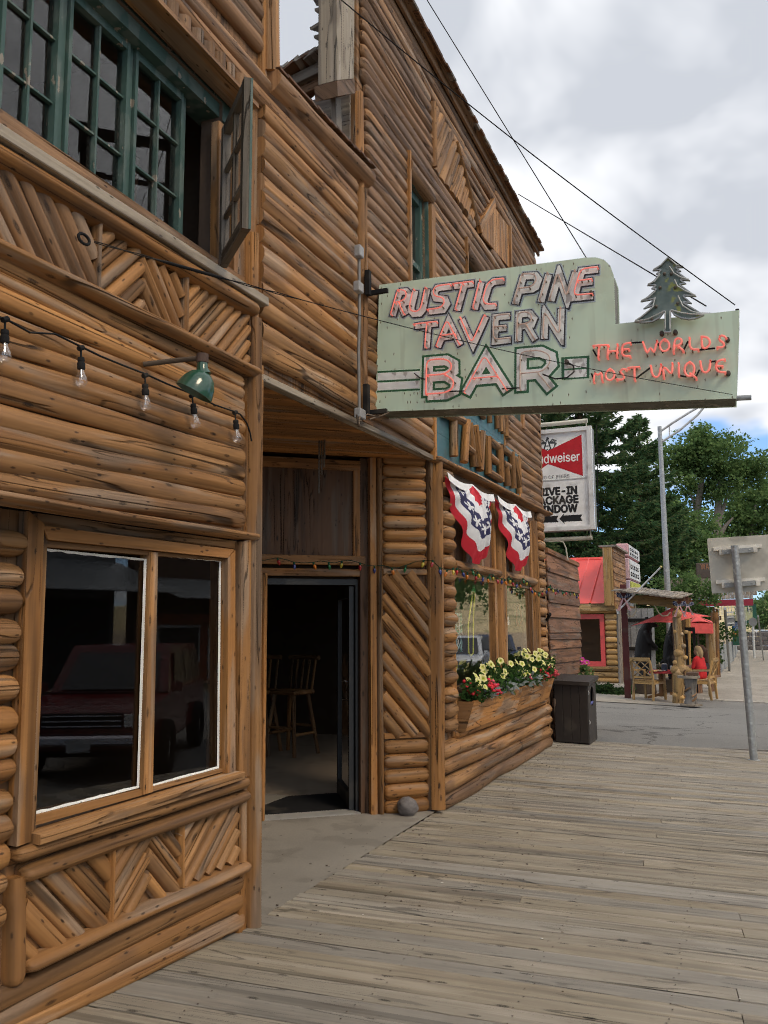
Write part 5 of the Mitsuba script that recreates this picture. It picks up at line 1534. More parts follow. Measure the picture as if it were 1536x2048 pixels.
def bunting(label, tl, tr, bot, dd):
    key = thing('bunting', label, 'bunting', 'fan buntings over the tavern window')
    NR, NT = 26, 150
    sc, zc = (tl[0] + tr[0]) / 2, (tl[1] + tr[1]) / 2
    W, H = (tr[0] - tl[0]) / 2, zc - bot[1]
    v, uv = [], []
    for a in range(NR):
        r = a / (NR - 1)
        for b in range(NT):
            t = b / (NT - 1)
            th = math.pi * t
            x = -math.cos(th) * W * r
            sag = 0.07 * math.sin(math.pi * min(1, abs(x) / W)) 
            z = zc - (math.sin(th) ** 1.45) * H * (r ** 0.9) - sag * (1 - math.sin(th))
            wave = 0.022 * (r ** .8) * (math.sin(52 * t + 0.8 + 1.3 * math.sin(9 * t)) + .5 * math.sin(31 * t)) * (0.45 + .8 * math.sin(th)) + 0.03 * math.sin(3 * x + 1)
            side = 0.10 * (r ** 2) * math.sin(th) * (bot[0] - sc) / W + 0.02 * r * math.cos(26 * t)
            belly = 0.10 * math.sin(math.pi * r) * math.sin(th)
            x *= 1 - (.50 if x < 0 else .12) * r * math.sin(th)
            v.append(FA.p(sc + x + side + (bot[0] - sc) * r * r * math.sin(th), z, dd + wave + belly))
            uv.append((r, t))
    i, j = np.meshgrid(np.arange(NR - 1), np.arange(NT - 1), indexing='ij')
    a = (i * NT + j).ravel()
    m = M().add(v, np.stack([a, a + 1, a + NT + 1, a + NT], 1), uv)
    put(m.ply('bunting_cloth', smooth=True), 'cloth', key)
    m = M()
    n = 40
    top = [(tl[0] + (tr[0] - tl[0]) * q, tl[1] + (tr[1] - tl[1]) * q - 0.035 * abs(math.sin(2 * math.pi * q))) for q in np.linspace(0, 1, n)]
    v = [FA.p(s, z + .02, dd + .02) for s, z in top] + [FA.p(s, z - .055, dd + .035) for s, z in top]
    q = np.arange(n - 1)
    m.add(v, np.stack([q, q + 1, q + n + 1, q + n], 1), (pal((.72, .73, .75)) * 10., 0))
    put(m.ply('matte', smooth=True), 'header_tape', key)


bunting('red white and blue star bunting on the left half of the tavern window', (7.201, 2.983), (8.761, 2.998), (8.014, 2.23), 0.13)
bunting('red white and blue star bunting on the right half of the tavern window', (8.925, 3.01), (10.516, 3.024), (9.724, 2.257), 0.13)

xl = thing('colored_string_lights', 'string of multicoloured bulbs running from the doorway across the window and side fence', 'string lights')
CB = {'r': (.38, .018, .02), 'b': (.02, .03, .17), 'o': (.58, .16, .012), 'g': (.012, .12, .04), 'y': (.46, .36, .03)}
EB = [(-1.448, 2.186), (-1.304, 2.151), (-1.14, 2.153), (-1.005, 2.155), (-0.886, 2.17), (-0.726, 2.155), (-0.596, 2.131), (-0.441, 2.116), (-0.307, 2.14), (-0.138, 2.186)]
EC = 'rbogyrboGy'.lower()
AB = [(6.891, 2.165), (7.06, 2.115), (7.28, 2.105), (7.441, 2.132), (7.561, 2.139), (7.714, 2.124), (7.89, 2.114), (8.042, 2.156), (8.231, 2.141), (8.177, 2.114), (8.427, 2.111), (8.595, 2.109), (8.674, 2.138), (8.811, 2.14), (8.992, 2.116), (9.181, 2.119), (9.288, 2.113), (9.494, 2.161), (9.584, 2.143), (9.674, 2.118), (9.864, 2.103), (10.013, 2.109), (10.172, 2.169), (10.38, 2.148), (10.535, 2.093), (10.586, 2.058), (10.81, 2.04), (10.984, 2.033), (11.103, 2.03), (11.259, 2.055), (11.55, 2.091), (11.654, 2.128), (11.791, 2.154), (11.887, 2.116), (12.091, 2.088), (12.24, 2.121), (12.608, 2.105), (12.759, 2.088), (13.001, 2.11), (13.248, 2.11), (13.547, 2.112), (13.807, 2.08), (13.989, 2.077)]
AC = 'rboyrbogyrbogyrbogyrbogyrbogyrbogyrbgorgybo'
pts = [FE.p(s, z, .075) for s, z in EB] + [FA.p(s, z, .11) for s, z in AB]
cols = EC + AC
wire = []
for a, b in zip(pts[:-1], pts[1:]):
    wire += [a + [0, 0, .028], (a + b) / 2 + [0, 0, .028 + .012 * math.sin(37 * a[1])]]
wire.append(pts[-1] + [0, 0, .028])
p_ = FE.p(*(-1.653, 2.15), .075)
wire = [FE.p(*(-1.645, 2.511), .2), FE.p(*(-1.639, 2.372), .15), p_ + [0, 0, .02]] + wire
put(tube(M(), wire, .0035, 5, pal((.012, .03, .018))).ply('matte', smooth=True), 'wire', xl)
for p_, c_ in list(zip(pts, cols)) + [(FE.p(*(-1.639, 2.388), .2), 'r')]:
    ax = nrm((rng.uniform(-.35, .35), rng.uniform(-.45, .45), -1.0))
    put(lathe(M(), p_ + [0, 0, .03], [(0, 0), (.009, .002), (.009, .022), (.007, .025)], ax, 8, pal((.015, .06, .03))).ply('matte', smooth=35), 'socket', xl)
    put(lathe(M(), p_ + [0, 0, .03] + ax * .022, [(.006, 0), (.013, .012), (.0145, .020), (.010, .036), (.004, .047), (0, .049)], ax, 10, pal(CB[c_])).ply('gloss_paint', smooth=True), 'bulb', xl)

# planter and plants
pb = thing('flower_box', 'orange-brown wooden window box full of petunias under the tavern window', 'planter')
y0, y1 = 7.70, 11.36
zt, zb = 0.95, 0.68
d_t, d_b = 0.21, 0.125


def pz(y, d, z):
    return (-2.5 + d, y, z)


def slab(mesh, q, th, bank):
    """A slab under the quad q (four points), th thick along its normal."""
    q = np.array(q, float)
    n = nrm(np.cross(q[1] - q[0], q[3] - q[0]))
    v = np.vstack([q, q - n * th])
    f = [(0, 1, 2, 3), (7, 6, 5, 4), (0, 4, 5, 1), (1, 5, 6, 2), (2, 6, 7, 3), (3, 7, 4, 0)]
    L = np.linalg.norm(q[1] - q[0])
    W = np.linalg.norm(q[3] - q[0])
    uvq = np.array([(0, 0), (L, 0), (L, W), (0, W)] * 2) + [woff(bank), 1]
    vv, ff, tt = [], [], []
    for a in f:
        k = len(vv)
        vv += [v[i] for i in a]
        tt += [uvq[i] for i in a]
        ff.append((k, k + 1, k + 2, k + 3))
    mesh.add(vv, ff, np.array(tt))
    return mesh


ym = 9.6
for a, b in ((y0, ym), (ym + .008, y1)):
    put(slab(M(), [pz(a, d_b, zb), pz(b, d_b, zb), pz(b, d_t, zt), pz(a, d_t, zt)], .02, 'orange').ply('wood'), 'front_board', pb)
for yy, s in ((y0 - .012, 1), (y1 + .012, -1)):
    q = [pz(yy, .03, zb), pz(yy, d_b - .003, zb), pz(yy, d_t - .003, zt), pz(yy, .03, zt)]
    put(slab(M(), q if s > 0 else q[::-1], .02, 'honey').ply('wood'), 'end_board', pb)
put(slab(M(), [pz(y0, .03, zb + .02), pz(y1, .03, zb + .02), pz(y1, d_b, zb + .02), pz(y0, d_b, zb + .02)], .02, 'dark').ply('wood'), 'bottom_board', pb)
put(slab(M(), [pz(y0, .03, zt - .05), pz(y0, d_t - .03, zt - .05), pz(y1, d_t - .03, zt - .05), pz(y1, .03, zt - .05)][::-1], .02, 'interior').ply('matte'), 'soil', pb)


def leaf_quads(mesh, cs, size, cols, spread=1.0, long=1.6, seed=0):
    """Small folded leaves of random facing at the centres cs."""
    g = np.random.default_rng(seed)
    n = len(cs)
    a = g.normal(size=(n, 3)); a[:, 2] = a[:, 2] * .7 + .25
    a /= np.linalg.norm(a, axis=1, keepdims=True)
    b = np.cross(a, g.normal(size=(n, 3)))
    b /= np.linalg.norm(b, axis=1, keepdims=True)
    nn = np.cross(a, b)
    s = size * g.uniform(.6, 1.3, (n, 1))
    tip = cs + a * s * long
    l, r = cs + a * s * long * .45 + b * s * .5 + nn * s * .15, cs + a * s * long * .45 - b * s * .5 + nn * s * .15
    v = np.stack([cs, l, tip, r], 1).reshape(-1, 3)
    k = np.arange(n) * 4
    f = np.vstack([np.stack([k, k + 1, k + 2], 1), np.stack([k, k + 2, k + 3], 1)])
    c = np.repeat(np.asarray(cols)[g.integers(0, len(cols), n)] * g.uniform(.75, 1.25, (n, 1)), 4, 0)
    mesh.add(v, f, col=c)
    return mesh


def blossom(c, ax, r, rgb, heart):
    """A five-lobed trumpet flower."""
    R = axes(ax, (.2, .3, .9) if abs(ax[2]) > .9 else (0, 0, 1))
    n = 20
    th = np.linspace(0, 2 * np.pi, n, endpoint=False)
    lob = 1 + .13 * np.cos(5 * th + 1)
    rings = [(.10, -.5), (.28, -.12), (.70, .04), (1.0, .0)]
    v = [np.array(c) + R[:, 1] * (-.55 * r)]
    col = [heart]
    for q, h in rings:
        for t, l in zip(th, lob):
            rr = q * r * (l if q > .5 else 1)
            v.append(np.array(c) + R[:, 0] * rr * math.cos(t) + R[:, 2] * rr * math.sin(t) + R[:, 1] * r * (h + (.10 * math.sin(5 * t) if q > .9 else 0)))
            col.append(heart if q < .3 else rgb)
    f = [(0, 1 + (i + 1) % n, 1 + i) for i in range(n)]
    for a in range(len(rings) - 1):
        for i in range(n):
            p0, p1 = 1 + a * n + i, 1 + a * n + (i + 1) % n
            f += [(p0, p1, p1 + n), (p0, p1 + n, p0 + n)]
    return M().add(v, f, col=col)


LEAFG = [(.035, .085, .022), (.05, .11, .03), (.028, .06, .018), (.07, .13, .04)]


def plant(kind, y, label, spread, height, n_leaf, n_bloom, rgb, heart, r, leafc=LEAFG, leaf=.035, long=1.6, hang=.0, seed=0, lumpy=False):
    key = thing(kind + '_plant', label, 'flowers', None)
    y = 7.70 + (y - 7.70) * 0.80
    spread *= 0.85
    height *= 0.78
    g = np.random.default_rng(seed)
    cs = np.stack([-2.5 + .13 + g.normal(0, .075, n_leaf), y + g.normal(0, spread * .5, n_leaf), zt + .0 + height * g.beta(1.6, 2.0, n_leaf)], 1)
    cs[:, 0] = np.maximum(cs[:, 0], -2.40)
    put(leaf_quads(M(), cs, leaf, leafc, long=long, seed=seed).ply('leaf'), 'foliage', key)
    for k in range(n_bloom):
        p = np.array([-2.5 + .17 + g.normal(0, .075), y + g.normal(0, spread * .52), zt + height * (.35 + .75 * g.random()) - hang])
        p[0] = max(p[0], -2.40)
        if lumpy:
            m = M()
            for q in range(14):
                ball(m, p + g.normal(0, r * .42, 3), r * .42, 0, 1, (1, 1, .8), .2, q + seed, col=np.array(rgb) * g.uniform(.7, 1.15))
            put(m.ply('vc_matte', smooth=True), 'blossom', key)
        else:
            ax = nrm((.75 + .5 * g.random(), -.75 + g.normal(0, .5), .35 + .5 * g.random()))
            put(blossom(p, ax, r * g.uniform(.85, 1.15), np.array(rgb) * g.uniform(.92, 1.05), heart).ply('vc_matte', smooth=True), 'blossom', key)


YEL, YHE = (.66, .62, .28), (.42, .46, .07)
for k, (y, sp_, h, nb, lab) in enumerate(((8.05, .30, .26, 11, 'pale yellow petunias at the near end of the flower box'), (8.75, .34, .40, 14, 'pale yellow petunias in the second clump of the flower box'), (9.35, .32, .38, 11, 'pale yellow petunias before the middle window post'), (10.1, .40, .30, 10, 'pale yellow petunias right of the middle window post'), (10.85, .42, .46, 13, 'tall pale yellow petunias at the right pane'), (11.7, .45, .46, 17, 'pale yellow petunias spilling at the far end of the flower box'))):
    plant('petunia', y, lab, sp_, h, 420, nb, YEL, YHE, .035, seed=40 + k)
for k, (y, rgb, lab) in enumerate(((7.86, (.62, .03, .05), 'red begonias at the near corner of the flower box'), (8.28, (.66, .10, .16), 'pink-red begonias beside the silvery leaves'), (8.6, (.62, .03, .07), 'deep red begonias behind the silvery leaves'), (10.5, (.55, .05, .16), 'crimson begonias in the middle of the flower box'), (11.3, (.62, .03, .05), 'red begonias near the far end of the flower box'), (12.0, (.60, .08, .10), 'red begonias at the last end of the flower box'))):
    plant('begonia', y, lab, .16, .16, 160, 5, rgb, rgb, .045, seed=70 + k, lumpy=True, leaf=.03)
SIL = [(.34, .38, .37), (.42, .46, .45), (.25, .30, .29)]
for k, (y, lab) in enumerate(((8.22, 'silvery dusty miller drooping over the front of the flower box'), (9.15, 'silvery dusty miller between the yellow petunia clumps'), (10.0, 'silvery dusty miller by the middle window post'), (10.75, 'silvery dusty miller under the right pane'))):
    plant('dusty_miller', y, lab, .20, .15, 130, 0, YEL, YHE, .03, SIL, .034, 2.6, seed=90 + k)

# neon outlines and stickers seen inside the tavern window
nb = thing('bottle_neon', 'yellow and green neon bottle outline hanging inside the left tavern pane', 'neon sign')
YW = -0.16
BT = [(8.765, 1.354), (8.766, 1.645), (8.869, 1.83), (8.955, 1.992), (8.957, 2.019), (8.997, 2.064), (9.033, 2.022), (9.03, 1.989), (8.982, 1.832), (8.95, 1.644), (8.93, 1.348), (8.836, 1.32), (8.765, 1.354)]
put(tube(M(), [FA.p(s, z, YW) for s, z in BT[:4] + BT[7:]], .009, 6, pal((.62, .62, .05))).ply('gloss_paint', smooth=True), 'body_tube', nb)
put(tube(M(), [FA.p(s, z, YW) for s, z in BT[3:8]], .010, 6, pal((.05, .55, .12))).ply('gloss_paint', smooth=True), 'neck_tube', nb)
nb = thing('tree_neon', 'tangle of white and green neon tubing in the left corner of the tavern window', 'neon sign')
g = np.random.default_rng(3)
c0, c1 = (8.249, 1.37), (8.637, 1.759)
for q in range(16):
    a = np.array([g.uniform(c0[0], c1[0]), g.uniform(c0[1], c1[1])])
    pp = [a]
    for _ in range(7):
        pp.append(np.clip(pp[-1] + g.normal(0, .11, 2), [c0[0], c0[1]], [c1[0], c1[1]]))
    put(tube(M(), [FA.p(s, z, -.2 + .01 * q / 8) for s, z in pp], .005, 5, pal([(.6, .62, .6), (.1, .35, .2), (.3, .5, .5)][q % 3])).ply('gloss_paint', smooth=True), 'tube', nb)
nb = thing('boot_neon', 'red neon outline with small signs in the right tavern pane', 'neon sign')
put(tube(M(), [FA.p(s, z, -.2) for s, z in [(11.072, 1.756), (11.114, 1.886), (11.199, 1.914), (11.301, 1.824), (11.344, 1.705), (11.251, 1.626), (11.14, 1.627), (11.067, 1.704), (11.072, 1.756)]], .012, 6, pal((.75, .10, .06))).ply('gloss_paint', smooth=True), 'tube', nb)
panel(nb, FA, [(11.333, 1.619), (11.739, 1.604), (11.753, 1.72), (11.344, 1.719)], -.225, -.22, None, rgb=(.55, .20, .13), name='card')
pl_ = thing('window_sticker', 'white car licence plate style stickers on the right tavern pane', 'sticker', None)
panel(pl_, FA, [(9.826, 1.7), (10.154, 1.701), (10.158, 1.742), (9.83, 1.74)], -.074, -.072, None, rgb=(.6, .58, .56), name='strip')
panel(pl_, FA, [(9.821, 1.642), (10.172, 1.641), (10.178, 1.695), (9.826, 1.694)], -.074, -.072, None, rgb=(.6, .6, .6), name='plate')
pl_ = thing('window_notice', 'white printed notice taped in the lower left corner of the tavern window', 'notice', None)
panel(pl_, FA, [(7.795, 1.181), (7.933, 1.183), (7.941, 1.338), (7.803, 1.343)], -.05, -.047, None, rgb=(.62, .62, .64), name='sheet')
panel(pl_, FA, [(7.796, 1.214), (7.842, 1.211), (7.844, 1.253), (7.798, 1.255)], -.046, -.044, None, rgb=(.12, .13, .2), name='print')
panel(pl_, FA, [(7.857, 1.211), (7.903, 1.213), (7.905, 1.25), (7.859, 1.252)], -.046, -.044, None, rgb=(.12, .13, .2), name='print')
# ================================================================== beside and beyond the tavern
fen = thing('lap_fence', 'brown lap-board fence panel with sagging boards beyond the tavern corner', 'fence')
FF = Frame((-2.56, 0, 0), (0, 1))
f0, f1 = 12.22, 14.72
edges = [(12.151, 2.675), (12.18, 2.406), (12.212, 2.159), (12.184, 1.967), (12.187, 1.756), (12.189, 1.538), (12.209, 1.447), (12.223, 1.307), (12.227, 1.105), (12.268, 0.922), (12.302, 0.691), (12.333, 0.447), (12.334, 0.226), (12.336, 0.02)]
redge = [(14.973, 2.623), (14.924, 2.379), (14.929, 2.166), (14.885, 1.952), (14.891, 1.74), (14.895, 1.521), (14.87, 1.403), (14.844, 1.278), (14.848, 1.061), (14.854, 0.853), (14.856, 0.629), (14.808, 0.401), (14.762, 0.185), (14.72, -0.014)]
for k in range(13):
    a, b = edges[k], edges[k + 1]
    c_, d_ = redge[k], redge[k + 1]
    m = slab(M(), [FF.p(a[0] - .02, b[1] - .008, .075), FF.p(f1, d_[1] - .008, .075), FF.p(f1, c_[1] + .02, .045), FF.p(a[0] - .02, a[1] + .02, .045)], .02, 'lap')
    put(m.ply('wood'), 'lap_board', fen)
board(fen, FF, (edges[0][0] - .02, edges[0][1] + .02), (f1, redge[0][1] + .02), 0.07, 0.06, 0.02, 'lap', 'cap_board')
panel(fen, FF, rect(f0 - .05, 0.0, f1 - .02, 2.55), -0.05, 0.03, 'interior', name='frame')
m = tube(M(), [FF.p(*(11.776, 1.671), .09), FF.p(*(11.556, 1.782), .20)], .022, 6, P_BLACK)
put(m.ply('matte'), 'iron_bracket', fen)
board(fen, FF, (12.26, 0.02), (12.19, 0.62), 0.07, 0.03, 0.09, 'lap', 'loose_board')

# litter bin
bn = thing('litter_bin', 'dark brown panelled litter bin with a round side opening by the fence', 'bin')
TBZ = (-1.971, 0.845)[1]
zb0 = 0.02
CB_ = pal((.030, .024, .021))
q0, q1 = np.array([-2.46, 12.17]), np.array([-2.00, 12.13])
dv = np.array([0.02, 0.62])
for k in range(4):
    a, b = q0 + (q1 - q0) * (k / 4 + .004), q0 + (q1 - q0) * ((k + 1) / 4 - .004)
    m = M()
    c_ = (a + b) / 2
    bx(m, (c_[0], c_[1] + .01, (zb0 + TBZ) / 2), (np.linalg.norm(b - a), .025, TBZ - zb0 - .03), rotz(math.degrees(math.atan2((q1 - q0)[1], (q1 - q0)[0]))), CB_, ch=.003)
    put(m.ply('paint'), 'panel', bn)
# street side with the round hole
side = sbox(0.0, 0.0, 0.60, TBZ - zb0 - .03)
hole = Point(0.30, TBZ - zb0 - .20).buffer(.135)
m = M()
extrude(m, side.difference(hole), lambda v: np.stack([-2.005 + .012 - v[:, 2] + .02 * v[:, 0], 12.14 + v[:, 0], zb0 + v[:, 1]], 1), .02, CB_)
put(m.ply('paint'), 'panel', bn)
put(bx(M(), (-2.23, 12.46, (zb0 + TBZ) / 2 - .02), (.40, .56, TBZ - zb0 - .08), rotz(-2), P_BLACK).ply('matte'), 'liner', bn)
m = M()
for k in range(6):
    ball(m, (-1.999, 12.34 + .04 * k, TBZ - .30 + .01 * (k % 2)), .026, pal((.06, .07, .26)), 1, (.5, 1, .7), .3, k)
put(m.ply('gloss_paint', smooth=True), 'bag_edge', bn)
m = M()
slab(m, [(-2.50, 12.10, TBZ + .03), (-1.96, 12.07, TBZ + .015), (-1.94, 12.80, TBZ + .065), (-2.50, 12.82, TBZ + .08)], .05, 'interior')
m.t = [np.tile([CB_ * 10.0, 0], (len(v), 1)) for v in m.v]
put(m.ply('paint'), 'lid', bn)
for z in (.28, .68):
    m = M().add([(-1.985, 12.16, z), (-1.985, 12.21, z + .03), (-1.985, 12.16, z + .07)], [[0, 1, 2]], (pal((.5, .5, .5)) * 10., 0))
    put(m.ply('paint'), 'sticker', bn)

# ------------------------------------------------------------------ lightbox beer sign beyond the corner
bs = thing('lightbox_sign', 'white lightbox beer sign with red bow tie, drive-in package window text and arrows', 'sign')
YB = 13.0
bx0, bx1, bz0, bz1 = (-3.088, 3.958)[0], (-1.94, 3.874)[0], (-1.963, 3.056)[1], (-1.957, 4.623)[1]
WHT = pal((.85, .86, .86))
put(bx(M(), ((bx0 + bx1) / 2, YB + .12, (bz0 + bz1) / 2), (bx1 - bx0, .22, bz1 - bz0), idx=pal((.20, .20, .19)), ch=.008).ply('paint'), 'case', bs)
fr_ = sbox(bx0 - .005, bz0 - .005, bx1 + .005, bz1 + .005)
inn = sbox(bx0 + .065, bz0 + .055, bx1 - .065, bz1 - .055)
BP = lambda v: np.stack([v[:, 0], YB + .012 - v[:, 2], v[:, 1]], 1)


def bflat(poly, h0, h1, idx, name, mat='gloss_paint'):
    m = M()
    extrude(m, poly, lambda v: BP(v + [0, 0, h0]), h1 - h0, idx)
    if m.n:
        put(m.ply(mat), name, bs)


bflat(fr_.difference(inn), .0, .055, pal((.74, .75, .76)), 'frame', 'gloss_paint')
bflat(inn, .0, .012, WHT, 'face')
zs_ = (-2.061, 3.837)[1]
bflat(sbox(bx0 + .09, zs_ - .008, bx1 - .09, zs_ + .008), .012, .020, pal((.45, .46, .47)), 'divider')
RED, BLK = pal((.52, .022, .035)), pal((.014, .016, .018))
bcx = (-2.615, 4.315)[0]
tr_, br_ = (-2.089, 4.511), (-2.089, 3.87)
ct, cb_ = (-2.616, 4.299), (-2.614, 4.095)
mir = lambda p: (bcx - .66 * (p[0] - bcx), p[1])
bow = Polygon([tr_, br_, (bcx, cb_[1]), mir(br_), mir(tr_), (bcx, ct[1])])
bflat(bow, .0125, .015, RED, 'bow_tie')


def text_part(parent, txt, cx, z, width, height, place, idx, name, bold=True, mat='paint', slant=0.0, fat=0.0):
    t = meshkit.text_mesh(txt, height, 0.002, bold)
    v = np.array(t.vertices)[np.array(t.faces).ravel()]
    x0, x1 = v[:, 0].min(), v[:, 0].max()
    v[:, 0] = (v[:, 0] - (x0 + x1) / 2) * (width / (x1 - x0)) + cx + slant * v[:, 1]
    v[:, 1] += z
    m = M()
    for ox, oz in (((-fat, 0), (fat, 0), (0, fat), (0, -fat)) if fat else ((0, 0),)):
        m.add(place(v + [ox, oz, 0.00004 * len(m.v)]), np.arange(len(v)).reshape(-1, 3), (idx * 10., 0))
    put(m.ply(mat), name, parent)


PT = lambda h: (lambda v: BP(v + [0, 0, h]))
w1 = (-2.129, 4.235)
w0 = (-2.713, 4.166)
text_part(bs, 'Budweiser', (w1[0] + (-2.85, 4.295)[0]) / 2, w0[1] - .055, w1[0] - (-2.85, 4.295)[0], .135, PT(.0155), WHT, 'lettering', False, fat=.003)
text_part(bs, 'KING OF BEERS', (-2.552, 3.864)[0], (-2.514, 3.861)[1], 2 * ((-2.292, 3.884)[0] - (-2.551, 3.903)[0]), .050, PT(.0125), BLK, 'lettering', False)
for txt, x1_, y1_ in (('DRIVE-IN', 1154, 986), ('PACKAGE', 1157, 1004), ('WINDOW', 1155, 1023)):
    e1_ = [(-2.189, 3.608), (-2.171, 3.469), (-2.191, 3.333)][('DRIVE-IN', 'PACKAGE', 'WINDOW').index(txt)]
    text_part(bs, txt, (e1_[0] + (-2.856, 3.549)[0]) / 2, e1_[1], e1_[0] - (-2.856, 3.549)[0], .112, PT(.0125), BLK, 'lettering', fat=.006)
za, zw = (-2.232, 3.236)[1], .048
for k in range(4):
    x1_ = (-2.119, 3.245)[0] - k * .36
    x0_ = x1_ - .33
    bflat(Polygon([(x1_, za + zw), (x1_ - .03, za), (x1_, za - zw), (x0_ + .05, za - zw), (x0_ + .06, za - zw * 1.7), (x0_ - .02, za), (x0_ + .06, za + zw * 1.7), (x0_ + .05, za + zw)]).buffer(0), .0125, .0145, BLK, 'arrow', 'paint')
# eagle emblem over the bow tie
ex, ez = bcx, (-2.605, 4.408)[1]
em = unary_union([LineString([(ex - .055, ez - .09), (ex, ez + .10), (ex + .055, ez - .09)]).buffer(.010), LineString([(ex - .03, ez - .03), (ex + .03, ez - .03)]).buffer(.008), Point(ex + .01, ez + .085).buffer(.02)] +
                 [LineString([(ex + s * .02, ez + .01), (ex + s * (.08 + .02 * q), ez + .07 - .022 * q), (ex + s * (.14 - .015 * q), ez + .04 - .035 * q)]).buffer(.007) for s in (-1, 1) for q in range(4)] +
                 [LineString([(ex - .10 + .04 * q, ez - .10), (ex - .08 + .04 * q, ez - .08)]).buffer(.008) for q in range(6)])
bflat(em, .0125, .0145, pal((.045, .055, .06)), 'eagle_emblem', 'paint')
TUB = pal((.55, .53, .45))
for za_, zb_2 in (((-2.735, 4.737)[1], (-2.006, 4.729)[1]), ((-2.735, 2.932)[1], (-1.997, 2.93)[1])):
    xe = (-1.998, 4.729)[0] if za_ > 4 else (-1.997, 2.93)[0]
    put(tube(M(), [(-3.5, YB + .05, za_ - .01), (xe, YB + .05, zb_2)], .034, 12, TUB).ply('paint', smooth=40), 'support_pipe', bs)
    put(tube(M(), [(xe - .02, YB + .05, zb_2), (xe - .02, YB + .05, bz1 if za_ > 4 else bz0)], .010, 6, TUB).ply('paint', smooth=40), 'hanger', bs)
cbl = [(-2.743, 2.924), (-2.621, 2.896), (-2.484, 2.898), (-2.424, 2.88), (-2.389, 2.788), (-2.378, 2.681), (-2.366, 2.605)]
put(tube(M(), [(x, YB + .03, z) for x, z in cbl], .010, 6, TUB).ply('paint', smooth=True), 'cable', bs)
put(tube(M(), [((-1.889, 4.64)[0], YB + .2, (-1.888, 4.679)[1]), ((-1.92, 3.039)[0], YB + .2, (-1.921, 2.994)[1])], .008, 6, P_BLACK).ply('matte'), 'guy_rod', bs)

# ------------------------------------------------------------------ street sign seen from behind
ps = thing('street_sign', 'blank back of a large road sign bolted to a leaning galvanized pole on the boardwalk', 'road sign')
b_, t_ = np.array((0.055, 11.92, -0.05)), np.array((-0.022, 11.92, 2.64))
put(tube(M(), [b_, b_ + (t_ - b_) * .5, t_], [.048, .047, .046], 18).ply('galvanized', smooth=40), 'pole', ps)
put(lathe(M(), b_ + [0, 0, .0], [(.0, .012), (.07, .010), (.075, 0)], (0, 0, 1), 14).ply('galvanized', smooth=30), 'base_plate', ps)
YP = 11.99
SQ = [(-0.354, 2.758), (0.408, 2.776), (0.436, 2.063), (-0.33, 2.033)]
m = M()
extrude(m, Polygon(SQ).buffer(-.02).buffer(.02), lambda v: np.stack([v[:, 0], 12.06 + v[:, 2], v[:, 1]], 1), .004, pal((.50, .48, .42)))
put(m.ply('paint'), 'panel', ps)
PWH, PGR = pal((.72, .69, .62)), pal((.30, .31, .31))
for yy in (1095, 1162):
    A0, A1_ = ((-0.279, 2.611), (0.304, 2.633)) if yy == 1095 else ((-0.272, 2.179), (0.314, 2.203))
    G0, G1 = ((-0.177, 2.564), (0.2, 2.582)) if yy == 1095 else ((-0.17, 2.13), (0.199, 2.159))
    for (p0, p1), hw, y0_, th, ix, nm in (((A0, A1_), .024, 12.02, .035, PWH, 'rail'), ((G0, G1), .030, 11.97, .04, PGR, 'clamp_plate')):
        m = M()
        extrude(m, LineString([p0, p1]).buffer(hw, cap_style=2), lambda v: np.stack([v[:, 0], y0_ + v[:, 2], v[:, 1]], 1), th, ix)
        put(m.ply('paint'), nm, ps)
    for p in (lerp2(G0, G1, .12), lerp2(G0, G1, .88)):
        put(lathe(M(), (p[0], 11.972, p[1]), [(.012, 0), (.010, .01), (0, .011)], (0, -1, 0), 8).ply('galvanized'), 'bolt', ps)
    for p in (lerp2(A0, A1_, .16), lerp2(A0, A1_, .86)):
        put(bx(M(), (p[0], 12.0, p[1] - .045), (.05, .03, .07), idx=PWH).ply('paint'), 'bracket', ps)

# ------------------------------------------------------------------ small log cabin with the red metal roof
cab = thing('red_roof_cabin', 'small log cabin with a red metal roof and red window frame beyond the driveway', 'building')
YC = 25.6
FCb = Frame((0, YC, 0), (1, 0))
xc1 = (-3.277, 0.899)[0]
xc0 = xc1 - 4.2
ztop = (-3.77, 2.016)[1]
w0_, w1_, w2_, w3_ = (-3.659, 0.471)[0], (-3.781, 0.611)[0], (-3.348, 1.925)[1], (-3.408, 0.431)[1]
wl = xc1 - 2.9
panel(cab, FCb, rect(xc0, -.2, xc1 - .02, w3_), -.2, -.015, 'dark', name='backing')
panel(cab, FCb, rect(xc0, w3_, wl, ztop), -.2, -.015, 'dark', name='backing')
panel(cab, FCb, rect(w0_, w3_, xc1 - .02, ztop), -.2, -.015, 'dark', name='backing')
z = -.05
while z < ztop - .05:
    zz = z + .09
    if w3_ - .02 < zz < w2_ + .02:
        log(cab, FCb, (w0_ + .02, zz), (xc1, zz), .172, .09, 'pale')
        log(cab, FCb, (xc0, zz), (wl - .02, zz), .172, .09, 'pale')
    else:
        log(cab, FCb, (xc0, zz), (xc1, zz), .172, .09, 'pale')
    z += .165
log(cab, FCb, (xc1 + .03, -.1), (xc1 + .03, ztop), .14, .10, 'grey', 'corner_post', round0=False, round1=False)
RD = pal((.62, .085, .085))
cw = unique(f'{cab}__window')
for r_ in (rect(wl, w2_ - .14, w0_, w2_), rect(wl, w3_, w0_, w3_ + .14), rect(w1_, w3_ + .14, w0_, w2_ - .14), rect(wl, w3_ + .14, wl + .14, w2_ - .14)):
    put(quad_panel(M(), FCb, r_, 0, .07, None, RD).ply('paint'), 'frame', cw)
put(M().add([FCb.p(s, z_, .02) for s, z_ in rect(wl, w3_, w1_ + .05, w2_)], [[0, 1, 2, 3]]).ply('pane'), 'pane', cw)
